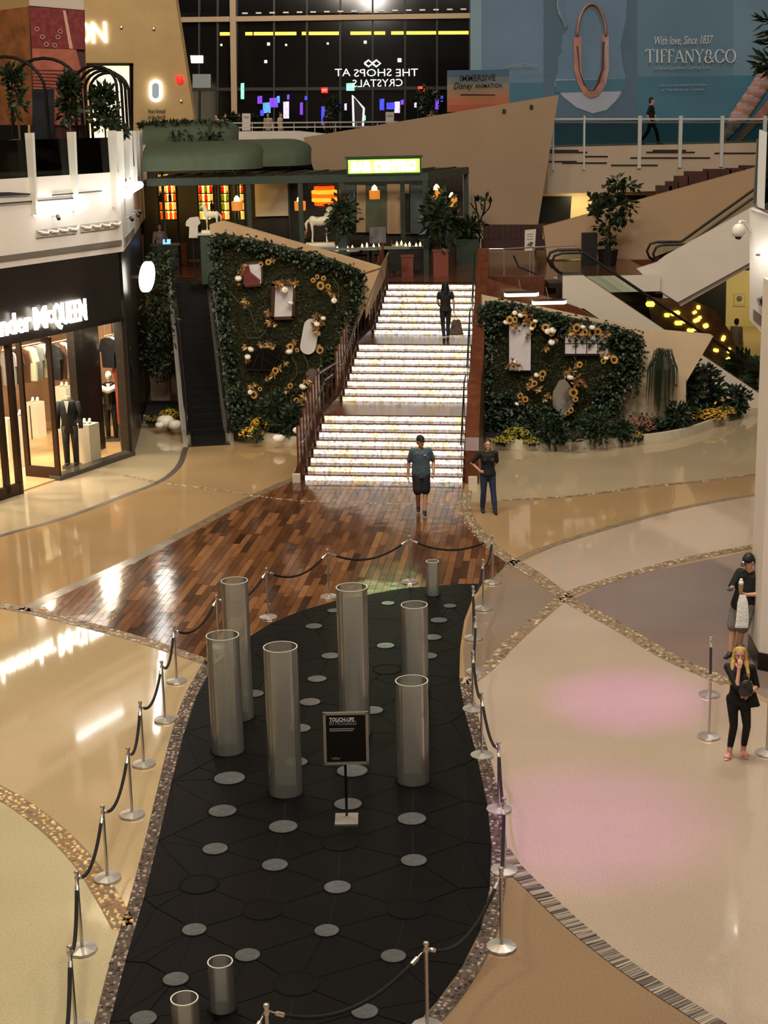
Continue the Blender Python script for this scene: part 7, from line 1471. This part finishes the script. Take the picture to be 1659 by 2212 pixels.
def unit(v): v = Vector(v); return v.normalized() if v.length else v
def person(label, loc, h, rz=0., pose=None, look=0., nod=0., female=False, skin=SK, tops=None, sleeve=.55, bottoms=None, leg='long', shoe=(20, 20, 22), hair=((30, 22, 18), 'short'), vox=.012, fat=1.0, hands=None, feet=None, skirt=None, face=True, cap=None, sole=None):
    J = {k: Vector(v) for k, v in J0.items()}
    for k, v in (pose or {}).items(): J[k] = Vector(v)
    s = h / 1.75; root = thing('person', label, 'person', tuple(loc), rz=rz); J = {k: v * s for k, v in J.items()}
    sw = .88 if female else 1.0
    up = unit(J['neck'] - J['pelvis']); 
    def torso(mb, k=1.0, low=0.0):
        rt = unit(J['shR'] - J['shL']); fw = unit(rt.cross(up)); wf = .90 if female else 1.06
        rows = [(J['pelvis'] - up * (.09 + low) * s, .15 * fat, .105 * fat), (J['pelvis'] - up * .03 * s, .172 * fat, .122 * fat), (J['waist'] - up * .04 * s, .155 * fat * wf, .112 * fat * wf), (J['waist'] + up * .06 * s, .15 * fat * wf, .11 * fat * wf), (J['chest'] - up * .02 * s, .168 * sw * fat, .118 * fat), (J['chest'] + up * .08 * s, .185 * sw, .115 * fat), (J['chest'] + up * .135 * s, .15 * sw, .085), (J['neck'] - up * .005 * s, .065 * sw, .06)]
        n = 18; V = []
        for c, rx, ry in rows:
            for j in range(n): w_ = 2 * math.pi * j / n; V.append(c + rt * math.cos(w_) * rx * s * k + fw * math.sin(w_) * ry * s * k)
        m = len(rows); mb.add(V, [(i * n + j, i * n + (j + 1) % n, (i + 1) * n + (j + 1) % n, (i + 1) * n + j) for i in range(m - 1) for j in range(n)] + [tuple(range(n - 1, -1, -1)), tuple(range((m - 1) * n, m * n))])
        mb.cap(J['shL'].lerp(J['shR'], .06), .06 * s * k * sw, J['shR'].lerp(J['shL'], .06), .06 * s * k * sw)
        if female:
            for x in (-1, 1): mb.ell(J['chest'] + Vector((x * .075 * s, -.085 * s, -.02 * s)), (.068 * s * k, .06 * s * k, .066 * s * k))
    def legs(mb, k=1.0, t=1.0, flare=1.0):
        for a in 'LR':
            H, N, A_ = J['hip' + a], J['knee' + a], J['ank' + a]
            if t <= 1.0:
                E_ = H.lerp(N, t); mb.cap(H, .093 * s * k, E_, (.093 + (.062 - .093) * t) * s * k * flare)
            else:
                mb.cap(H, .09 * s * k, N, .06 * s * k); mb.cap(N, .06 * s * k, A_.lerp(N, .5), .054 * s * k * flare); mb.cap(A_.lerp(N, .5), .054 * s * k * flare, N.lerp(A_, t - 1), .044 * s * k * flare)
    def arms(mb, k=1.0, t=2.0):
        for a in 'LR':
            S_, E_, W = J['sh' + a], J['el' + a], J['wr' + a]
            if t <= 1: mb.cap(S_, .06 * s * k * sw, S_.lerp(E_, t), .05 * s * k * sw)
            else: mb.cap(S_, .055 * s * k * sw, E_, .041 * s * k * sw); mb.cap(E_, .041 * s * k * sw, E_.lerp(W, min(1, t - 1)), .03 * s * k * sw)
    b = MB(); torso(b, .97); legs(b, .97, 1.98); arms(b)
    hd_ = J['head']; R = Matrix.Rotation(look, 3, 'Z') @ Matrix.Rotation(nod, 3, 'X'); k9 = .95 if female else 1.0
    HP = lambda x, y, z: hd_ + R @ Vector((x * s * k9, y * s * k9, z * s * k9))
    b.cap(J['neck'] - up * .04 * s, .055 * s * sw, hd_ - Vector((0, -.01 * s, .07 * s)), .05 * s * sw)
    b.ell(HP(0, .01, .03), (.077 * s, .098 * s, .098 * s), 14, 10, R); b.ell(HP(0, -.022, -.045), (.06 * s, .072 * s, .078 * s), 12, 8, R)
    b.cap(HP(0, -.095, .012), .009 * s, HP(0, -.108, -.025), .015 * s); b.cap(HP(-.03, -.08, .032), .014 * s, HP(.03, -.08, .032), .014 * s); b.ell(HP(0, -.08, -.095), (.025 * s, .022 * s, .02 * s))
    for x in (-1, 1): b.ell(HP(x * .08, .012, -.005), (.012 * s, .022 * s, .034 * s), 8, 6, R)
    for a, sg in (('L', -1), ('R', 1)):
        W = J['wr' + a]; d = unit(W - J['el' + a]); n = Vector((-sg, 0, 0)); curl = .5
        hh = (hands or {}).get(a)
        if hh: d = unit(hh[0]) if hh[0] else d; n = unit(hh[1]); curl = hh[2]
        n = unit(n - d * n.dot(d)); sd = d.cross(n)
        if hh and len(hh) > 3: sd = sd * hh[3]
        elif sd.y > 0: sd = -sd                       # thumb towards the front
        b.cap(W - d * .01 * s, .029 * s, W + d * .03 * s, .026 * s)
        for f in range(4):
            o = sd * (.03 - .02 * f) * s; k0 = W + d * .025 * s + o * .7; k1 = W + d * .085 * s + o; b.cap(k0, .013 * s, k1, .0115 * s)
            ln = (.034, .04, .037, .028)[f] * s; c1 = unit(d * math.cos(curl * .8) + n * math.sin(curl * .8)); c2 = unit(d * math.cos(curl * 1.9) + n * math.sin(curl * 1.9)); k2 = k1 + c1 * ln; b.cap(k1, .0105 * s, k2, .0095 * s); b.cap(k2, .0095 * s, k2 + c2 * ln * .9, .008 * s)
        t0 = W + d * .03 * s + sd * .025 * s; t1 = t0 + unit(d * .7 + sd * .8 + n * .3) * .042 * s; b.cap(t0, .014 * s, t1, .011 * s); b.cap(t1, .011 * s, t1 + unit(d * .9 + n * .6) * .03 * s, .009 * s)
    ft = {}
    for a in 'LR':
        A_ = J['ank' + a]; fd_ = Vector((feet or {}).get(a, (-.03 if a == 'L' else .03, -1, 0))).normalized(); ft[a] = fd_; b.cap(A_, .04 * s, A_ + Vector((0, 0, -.05 * s)), .042 * s); b.cap(A_ - fd_ * .03 * s + Vector((0, 0, -.055 * s)), .034 * s, A_ + fd_ * .13 * s + Vector((0, 0, -.062 * s)), .028 * s)
    blob(b, 'body', skin, root, vox * s, 3, world=False)
    if tops:
        m = MB(); torso(m, 1.1, .05 if not female else .0); arms(m, 1.28, sleeve); blob(m, 'shirt', tops, root, max(.012, vox) * s, 5, world=False)
    if bottoms:
        m = MB(); kk = {'long': (1.13, 1.93, 1.15), 'shorts': (1.24, .88, 1.35), 'tight': (1.04, 1.86, 1.0), 'wide': (1.2, 1.95, 1.35), 'sit': (1.12, 1.9, 1.1)}[leg]; legs(m, *kk); m.ell(J['pelvis'] - up * .02 * s, (.172 * s * fat, .128 * s * fat, .13 * s)); blob(m, 'trousers' if leg != 'shorts' else 'shorts', bottoms, root, max(.012, vox) * s, 4, world=False)
    if skirt: skirt(root, J, s)
    if shoe:
        sm = M('shoe_%d_%d_%d' % shoe, shoe, .5)
        for a in 'LR':
            A_ = J['ank' + a]; m = MB(); f_ = ft[a]; m.cap(A_ - f_ * .04 * s + Vector((0, 0, -.045 * s)), .045 * s, A_ + f_ * .15 * s + Vector((0, 0, -.055 * s)), .036 * s); m.cap(A_ + Vector((0, 0, -.01 * s)), .05 * s, A_ + f_ * .06 * s + Vector((0, 0, -.04 * s)), .046 * s); blob(m, 'shoe', sm, root, .012 * s, 2, world=False)
            if sole: MB().ell(A_ + f_ * .055 * s + Vector((0, 0, -.082 * s)), (.045 * s, .14 * s, .018 * s), 10, 5, Matrix.Rotation(math.atan2(f_.x, -f_.y), 3, 'Z')).build('sole', sole, root, local=True)
    if hair:
        hm = M('hair_%d_%d_%d' % hair[0], hair[0], .55, noise=(40, .35)); m = MB()
        if hair[1] != 'none':
            m.ell(HP(0, .028, .058), (.09 * s, .1 * s, .096 * s), 12, 8, R); m.ell(HP(0, .05, .0), (.086 * s, .075 * s, .09 * s), 12, 8, R)
            if hair[1] == 'long':
                for x in (-1, 1): m.cap(HP(x * .082, .03, .05), .024 * s, HP(x * .1, .01, -.12), .034 * s); m.cap(HP(x * .095, .0, -.12), .036 * s, HP(x * .125, -.10, -.28), .036 * s); m.cap(HP(x * .125, -.10, -.28), .036 * s, HP(x * .12, -.15, -.44), .022 * s)
                m.cap(HP(0, .07, .0), .07 * s, HP(0, .09, -.25), .07 * s)
            if hair[1] == 'back': m.cap(HP(0, .07, .0), .075 * s, HP(0, .1, -.22), .07 * s)
            if hair[1] == 'bun': m.ell(HP(0, .07, .09), (.05 * s, .05 * s, .05 * s))
            blob(m, 'hair', hm, root, .01 * s, 3, world=False)
    if cap:
        cm = CL('cap_%d_%d_%d' % cap, cap, .7); m = MB(); m.ell(HP(0, .015, .06), (.092 * s, .108 * s, .085 * s), 14, 8, R); m.cap(HP(-.045, -.11, .045), .014 * s, HP(.045, -.11, .045), .014 * s); m.cap(HP(-.03, -.15, .035), .012 * s, HP(.03, -.15, .035), .012 * s); blob(m, 'cap', cm, root, .008 * s, 2, world=False)
    if face:
        for x in (-1, 1): MB().ell(HP(x * .03, -.088, .012), (.012 * s, .008 * s, .006 * s), 8, 5, R).build('eye', EYEM, root, local=True)
        for x in (-1, 1): MB().cap(HP(x * .018, -.094, .032), .004 * s, HP(x * .045, -.088, .034), .003 * s, 6).build('eyebrow', M('brow', (50, 34, 24), .7), root, local=True)
        MB().ell(HP(0, -.091, -.055), (.024 * s, .008 * s, .007 * s), 8, 5, R).build('mouth', LIP, root, local=True)
    return root, J, s, HP
def item(root, mb, name, mat, **k): return mb.build(name, mat, root, local=True, **k)

# man walking away from the stairs towards the platform
g = G(911, 1110); g.z = .008
r0, J, s, HP = person('man in a blue grey T-shirt, black shorts and cap walking off the lit stairs', g, 1.83, 0, dict(kneeL=(-.08, -.1, .5), ankL=(-.075, .1, .12), kneeR=(.09, -.06, .5), ankR=(.06, -.16, .09), elL=(-.27, .04, 1.15), wrL=(-.29, -.02, .88), elR=(.28, .06, 1.16), wrR=(.27, -.12, .95)), look=.35, skin=SK2, tops=CL('slate_tee', (64, 82, 94)), sleeve=.75, bottoms=CL('black_short', (14, 13, 14)), leg='shorts', shoe=(18, 17, 18), hair=((40, 30, 24), 'short'), vox=.009, fat=1.12, cap=(18, 17, 17), sole=M('sole_white', (220, 216, 208), .6))
item(r0, MB().box((.09 * s, -.155 * s, 1.36 * s), (.06 * s, .012, .022 * s)), 'chest_logo', M('logo_grey', (176, 182, 186), .6))
# woman beside the stair foot, hand on hip
g = G(1054, 1108); g.z = .004
r0, J, s, HP = person('woman in a black T-shirt and blue jeans, hand on hip beside the stair foot', g, 1.74, .1, dict(kneeL=(-.1, -.0, .5), ankL=(-.11, .12, .09), kneeR=(.12, -.05, .5), ankR=(.15, -.1, .09), elL=(-.37, .04, 1.2), wrL=(-.19, -.03, 1.02), elR=(.23, .1, 1.17), wrR=(.14, .17, 1.0)), look=-.1, female=True, tops=CL('black_tee', (13, 13, 15)), sleeve=.85, bottoms=CL('blue_jeans', (34, 48, 74)), leg='long', shoe=(20, 20, 24), hair=((34, 20, 16), 'back'), vox=.009, fat=1.05, hands={'L': ((.6, -.5, -.5), (.3, .5, .2), .5)})
item(r0, MB().box((.085 * s, -.165 * s, 1.30 * s), (.05 * s, .012, .06 * s)), 'chest_print', M('tee_print', (70, 70, 74), .7))
# woman climbing the stairs with a bag
s_up = RS[15] + .55; gl_ = sl(s_up); zt2 = 16 * RISE; gw = Vector((PX(963, zt2, gl_.y - .4), gl_.y - .4, zt2))
r0, J, s, HP = person('woman with long dark hair and dark clothes walking up the lit stairs', gw, 1.70, math.pi + .1, dict(kneeL=(-.085, -.06, .5), ankL=(-.07, -.04, .09), kneeR=(.08, -.02, .5), ankR=(.06, .1, .09), elL=(-.25, .03, 1.16), wrL=(-.26, -.02, .96), elR=(.24, -.02, 1.18), wrR=(.18, -.2, 1.08)), female=True, tops=CL('dark_top', (26, 22, 22)), sleeve=.5, bottoms=CL('dark_jeans', (26, 32, 46)), leg='tight', shoe=(16, 14, 14), hair=((14, 10, 10), 'long'), vox=.012, face=True)
# the bag hangs from her hand
hw = Matrix.Rotation(math.pi + .1, 3, 'Z') @ (J['wrL'] + Vector((0, -.02, -.1))) + gw
bg = thing('tote_bag', 'brown patterned shopping bag hanging from the hand of the woman on the stairs', 'bag', (hw.x, hw.y, hw.z - .62)); cB_ = hw - Vector((-.06, 0, .42))
m = MB(); m.hexa([cB_ + Vector(v) for v in ((-.21, -.1, -.24), (.21, -.1, -.24), (.21, .1, -.24), (-.21, .1, -.24), (-.1, -.03, .2), (.12, -.03, .2), (.12, .03, .2), (-.1, .03, .2))]); blob(m, 'body', M('bag_brown', (74, 54, 42), .6, noise=(9, .5)), bg, .02, 3)
for k in (-1, 1): MB().tube([hw, hw + Vector((.04, k * .03, -.12)), cB_ + Vector((.1 * k, 0, .15))], .008, 6).build('strap', BKM, bg)
# blonde woman in black by the white corner wall
g = G(1590, 1634); g.z = .004
r0, J, s, HP = person('blonde woman in black with pink slides, one hand raised to her face', g, 1.65, -.25, dict(pelvis=(.03, 0, .96), waist=(.02, 0, 1.1), kneeL=(-.05, -.03, .5), ankL=(-.1, -.02, .09), kneeR=(.14, -.01, .5), ankR=(.1, .1, .09), elL=(-.02, -.26, 1.2), wrL=(-.005, -.19, 1.45), elR=(.26, .0, 1.14), wrR=(.16, -.2, 1.08), shL=(-.17, -.02, 1.42)), look=.1, nod=.12, female=True, tops=CL('black_sweater', (10, 10, 12)), sleeve=1.05, bottoms=CL('black_legging', (10, 10, 12)), leg='tight', shoe=None, skin=M('skin_rosy', (220, 166, 146), .5, noise=(20, .06)), hair=((214, 176, 96), 'long'), vox=.0075, hands={'L': ((.12, .05, 1), (0, .9, .0), .35, 1), 'R': ((-.8, -.3, -.1), (-.1, .8, -.5), .8)}, feet={'L': (-.25, -1, 0), 'R': (.35, -1, 0)})
hm2 = MB(); hm2.ell(HP(0, .035, .075), (.085 * s, .09 * s, .085 * s), 12, 8); blob(hm2, 'hair_root', M('hair_brown', (58, 40, 28), .5, noise=(40, .3)), r0, .01, 3, world=False)
SLD = M('pink_slide', (226, 160, 146), .6)
for a, f_ in (('L', Vector((-.25, -1, 0)).normalized()), ('R', Vector((.35, -1, 0)).normalized())):
    A_ = J['ank' + a]; ro = Matrix.Rotation(math.atan2(f_.x, -f_.y), 3, 'Z'); item(r0, MB().ell(A_ + f_ * .05 + Vector((0, 0, -.075)), (.052, .15, .02), 12, 5, ro), 'slide_sole', SLD, smooth=True); item(r0, MB().ell(A_ + f_ * .11 + Vector((0, 0, -.05)), (.05, .045, .035), 12, 6, ro), 'slide_strap', SLD, smooth=True)
item(r0, MB().prism([J['pelvis'] + Vector(v) * s for v in ((.1, -.12, .14), (.2, -.1, .1), (.27, -.06, -.12), (.14, -.14, -.12))], (.02, .05, 0)), 'sweater_tail', MATS['cloth_black_sweater'])
bw_ = Matrix.Rotation(-.25, 3, 'Z') @ (J['wrR'] + Vector((-.05, -.07, .12))) + g
cb = thing('clutch_bag', 'small dark patterned bag held by the blonde woman', 'bag', tuple(bw_ - Vector((0, 0, .12)))); m = MB(); m.ell(bw_, (.1, .05, .12)); m.ell(bw_ - Vector((0, 0, .05)), (.11, .06, .09)); blob(m, 'body', M('bag_dark', (50, 46, 44), .5, noise=(16, .6)), cb, .012, 2); MB().tube([bw_ + Vector((-.08, 0, .06)), bw_ + Vector((-.03, 0, .2)), bw_ + Vector((.05, 0, .2)), bw_ + Vector((.09, 0, .05))], .006, 6).build('strap', BKM, cb)
# man leaning on the white wall with phone, cup and towel
g = G(1596, 1402); gm = G(1592, 1418); gm.z = .004
r0, J, s, HP = person('man in a black T-shirt and grey shorts leaning on the white wall with a phone', gm, 1.80, -.75, dict(pelvis=(.05, .06, .93), waist=(.07, .1, 1.07), chest=(.1, .15, 1.27), neck=(.12, .15, 1.45), head=(.1, .08, 1.60), shL=(-.07, .12, 1.39), shR=(.28, .17, 1.39), hipL=(-.05, .06, .89), hipR=(.14, .06, .89), kneeL=(-.06, -.06, .48), ankL=(-.05, -.12, .09), kneeR=(.12, -.1, .5), ankR=(.0, .02, .09), elL=(-.13, -.06, 1.14), wrL=(.02, -.24, 1.22), elR=(.32, .1, 1.1), wrR=(.2, -.12, 1.12)), look=-.2, nod=.45, tops=CL('black_tee2', (9, 9, 11)), sleeve=.85, bottoms=CL('grey_short', (112, 112, 106)), leg='shorts', shoe=(40, 40, 42), hair=((26, 20, 18), 'short'), vox=.008, fat=1.1, cap=(14, 15, 22), hands={'L': ((.3, -.8, .1), (0, .1, 1), .9), 'R': ((-.5, -.8, .2), (-.8, .3, .2), 1.1)}, sole=M('sole_white', (220, 216, 208), .6))
item(r0, MB().ell(HP(0, -.108, .075), (.02 * s, .008 * s, .022 * s), 8, 6), 'cap_badge', M('badge_white', (236, 238, 244), .5))
Rm = Matrix.Rotation(-.75, 3, 'Z'); ph_ = Rm @ (J['wrL'] + Vector((.03, -.11, .04))) + gm
t = thing('phone', 'black phone in the hand of the leaning man', 'phone', tuple(ph_)); MB().box(tuple(ph_), (.075, .15, .01), rz=-.75, rx=.4).build('case', SHINY, t); MB().box((ph_.x, ph_.y, ph_.z + .007), (.066, .135, .003), rz=-.75, rx=.4).build('screen', M('phone_screen', (60, 70, 84), .2, emit=.15), t)
cu_ = Rm @ (J['wrR'] + Vector((-.05, -.11, .06))) + gm
t = thing('dessert_cup', 'pale swirl dessert in a clear cup held by the leaning man', 'cup', tuple(cu_)); MB().lathe([(.028, 0), (.042, .13), (.039, .13), (.026, .01)], tuple(cu_), 14).build('cup', M('cup_caramel', (176, 150, 96), .3), t); MB().ell(cu_ + Vector((0, 0, .16)), (.043, .043, .05)).build('swirl', SHOE, t, smooth=True); MB().ell(cu_ + Vector((0, 0, .21)), (.026, .026, .03)).build('swirl_tip', SHOE, t, smooth=True)
tw = Rm @ (J['wrR'] + Vector((-.02, -.1, .0))) + gm; t = thing('white_towel', 'white towel draped from the leaning man\'s hand', 'towel', tuple(tw - Vector((0, 0, .52)))); m = MB(); m.tube([tw + Vector((0, 0, .02)), tw + Vector((.0, -.02, -.1)), tw + Vector((.01, -.02, -.35)), tw + Vector((.0, -.02, -.54))], [.05, .085, .105, .11], 12, flat=.28); m.build('cloth', M('towel_white', (240, 240, 238), .9, bump=(20, .3)), t, smooth=40); MB().bar(tw + Vector((-.1, -.05, -.5)), tw + Vector((.1, -.05, -.5)), .006, .02).build('hem', SHOE, t)
# woman in a long coat beyond the escalator
g = G(1588, 790); g.z = 0.004
def gown(root, J, s):
    m = MB(); m.tube([J['neck'], J['chest'], J['waist'], J['pelvis'], (J['kneeL'] + J['kneeR']) / 2 + Vector((.03, .02, 0)), (J['ankL'] + J['ankR']) / 2 + Vector((.06, .05, .1))], [.09 * s, .21 * s, .2 * s, .24 * s, .29 * s, .33 * s], 16, flat=.8); blob(m, 'gown', M('gown_grey', (122, 112, 86), .6, noise=(3, .4)), root, .02, 3, world=False)
person('woman in a long patterned grey robe walking beyond the escalator', g, 1.70, math.pi * .8, dict(ankR=(.12, .15, .09), kneeR=(.1, .05, .5)), female=True, tops=CL('robe_grey', (122, 112, 86)), sleeve=1.3, bottoms=None, shoe=(20, 18, 18), hair=((18, 14, 12), 'short'), vox=.014, skirt=gown)
# silhouettes on the upper level
g = Vector((PX(1405, EZ, 63.0), 63.0, EZ))
person('man in dark clothes walking along the gallery before the blue hoarding', g, 1.80, 1.25, dict(kneeL=(-.09, .08, .5), ankL=(-.09, .36, .12), kneeR=(.09, -.2, .52), ankR=(.09, -.3, .09), hipL=(-.08, 0, .92), hipR=(.08, 0, .92), elL=(-.24, .1, 1.14), wrL=(-.22, .05, .92), elR=(.2, -.08, 1.14), wrR=(.2, -.18, .95)), tops=CL('ink_tee', (8, 9, 12)), sleeve=.9, bottoms=CL('ink_jean', (14, 16, 22)), shoe=(140, 140, 140), hair=((12, 10, 10), 'short'), vox=.016)
far = [('visitor in a pale pink top at the far bridge rail', 470, (190, 160, 150), (40, 36, 36)), ('visitor in a grey jacket at the far bridge rail', 488, (120, 112, 100), (40, 36, 34)), ('visitor in black behind the white placard', 516, (24, 22, 22), (20, 20, 20)), ('visitor in a tan patterned top on the far bridge', 580, (168, 150, 124), (90, 80, 66)), ('visitor in a cream dress on the far bridge', 606, (206, 192, 166), (150, 136, 112)), ('visitor in pale clothes near the great wedge', 932, (130, 128, 124), (60, 60, 60)), ('visitor in black beside the light outlined frame', 706, (18, 18, 20), (16, 16, 18))]
for i, (l, px, c1, c2) in enumerate(far):
    Yf = 84.0; zt3 = PY(px, 242, Yf).z; hgt_ = min(1.78, zt3 - 7.8) if zt3 - 7.8 < 1.9 else 1.72
    person(l, Vector((PX(px, 8.6, Yf), Yf, 7.8)), 1.72, (i * 1.3) % 3 - 1, None, tops=CL('far%d' % i, c1), bottoms=CL('farb%d' % i, c2), shoe=(30, 30, 30), hair=((26, 20, 18), 'short'), vox=.028, face=False)
# guests in the bar
gs = Vector((PX(585, 4.6, YB + 2.9), YB + 2.9, PLZ))
sit = dict(pelvis=(0, 0, .55), waist=(0, -.02, .70), chest=(0, -.03, .90), neck=(0, -.02, 1.07), head=(0, -.04, 1.22), hipL=(-.09, 0, .52), hipR=(.09, 0, .52), kneeL=(-.12, -.42, .5), kneeR=(.12, -.42, .5), ankL=(-.12, -.4, .09), ankR=(.12, -.4, .09), shL=(-.19, -.02, 1.02), shR=(.19, -.02, 1.02), elL=(-.26, -.1, .76), elR=(.26, -.1, .76), wrL=(-.14, -.3, .72), wrR=(.14, -.3, .72))
r0, J, s, HP = person('guest in a grey striped shirt sitting with back turned in the bar', gs, 1.8, math.pi, sit, tops=CL('stripe_shirt', (70, 62, 58)), sleeve=.9, bottoms=CL('dark_trouser', (30, 26, 24)), leg='sit', shoe=(20, 18, 18), hair=((22, 16, 14), 'short'), vox=.018, fat=1.15, face=False)
for z in (.72, .80, .88, .96): item(r0, MB().tube([Vector((.22 * math.cos(a), .03 + .15 * math.sin(a), z * 1.02)) for a in [k * .314 for k in range(-1, 12)]], .012, 5), 'stripe', M('stripe_pale', (130, 118, 108), .8))
stl = thing('bar_stool', 'dark stool under the striped guest', 'stool', tuple(gs)); MB().lathe([(.2, .40), (.22, .44), (.2, .46)], tuple(gs), 14).build('seat', BKM, stl)
for a in range(4): MB().tube([gs + Vector((.17 * math.cos(a * 1.57 + .78), .17 * math.sin(a * 1.57 + .78), 0)), gs + Vector((.12 * math.cos(a * 1.57 + .78), .12 * math.sin(a * 1.57 + .78), .4))], .015, 6).build('leg', BKM, stl)
gh = Vector((PX(344, 5.2, 50.6), 53.4, PLZ))
person('host in a pale jacket standing at the desk by the escalator head', Vector((PX(346, 5, 53.4), 53.4, PLZ)), 1.7, .3, dict(elR=(.24, -.1, 1.15), wrR=(.12, -.3, 1.1)), female=True, tops=CL('host_top', (150, 120, 112)), sleeve=1.6, bottoms=CL('host_dark', (24, 22, 22)), shoe=(20, 18, 18), hair=((24, 16, 14), 'back'), vox=.018)
dk = Vector((PX(360, 4.8, 53), 52.8, PLZ)); t = thing('host_desk', 'dark host desk with a lit tablet at the escalator head', 'desk', tuple(dk)); MB().box((dk.x, dk.y, PLZ + .5), (.9, .45, 1.0)).build('body', BKM, t); MB().box((dk.x, dk.y, PLZ + 1.02), (1.0, .5, .05)).build('top', BG, t); MB().box((dk.x + .05, dk.y - .05, PLZ + 1.12), (.26, .02, .18), rx=-.5).build('tablet', M('tablet_glow', (120, 170, 255), .4, emit=1.6), t)
for px, Y, l, c in ((560, YB + 3.6, 'guest in a dark red top seated at a bar table', (96, 40, 38)), (660, YB + 3.8, 'guest in black seated behind the horse statue', (16, 14, 14))):
    g = Vector((PX(px, 4.6, Y), Y, PLZ)); person(l, g, 1.7, .2, sit, tops=CL('guest%d' % px, c), bottoms=CL('guestb%d' % px, (20, 18, 18)), leg='sit', shoe=(20, 18, 18), hair=((20, 15, 13), 'short'), vox=.022, skin=SK2); t = thing('bar_stool', 'dark stool under the ' + l.split(' seated')[0], 'stool', tuple(g)); MB().lathe([(.2, .40), (.22, .44), (.2, .46)], tuple(g), 14).build('seat', BKM, t)
    for a in range(4): MB().tube([g + Vector((.17 * math.cos(a * 1.57 + .78), .17 * math.sin(a * 1.57 + .78), 0)), g + Vector((.12 * math.cos(a * 1.57 + .78), .12 * math.sin(a * 1.57 + .78), .4))], .015, 6).build('leg', BKM, t)
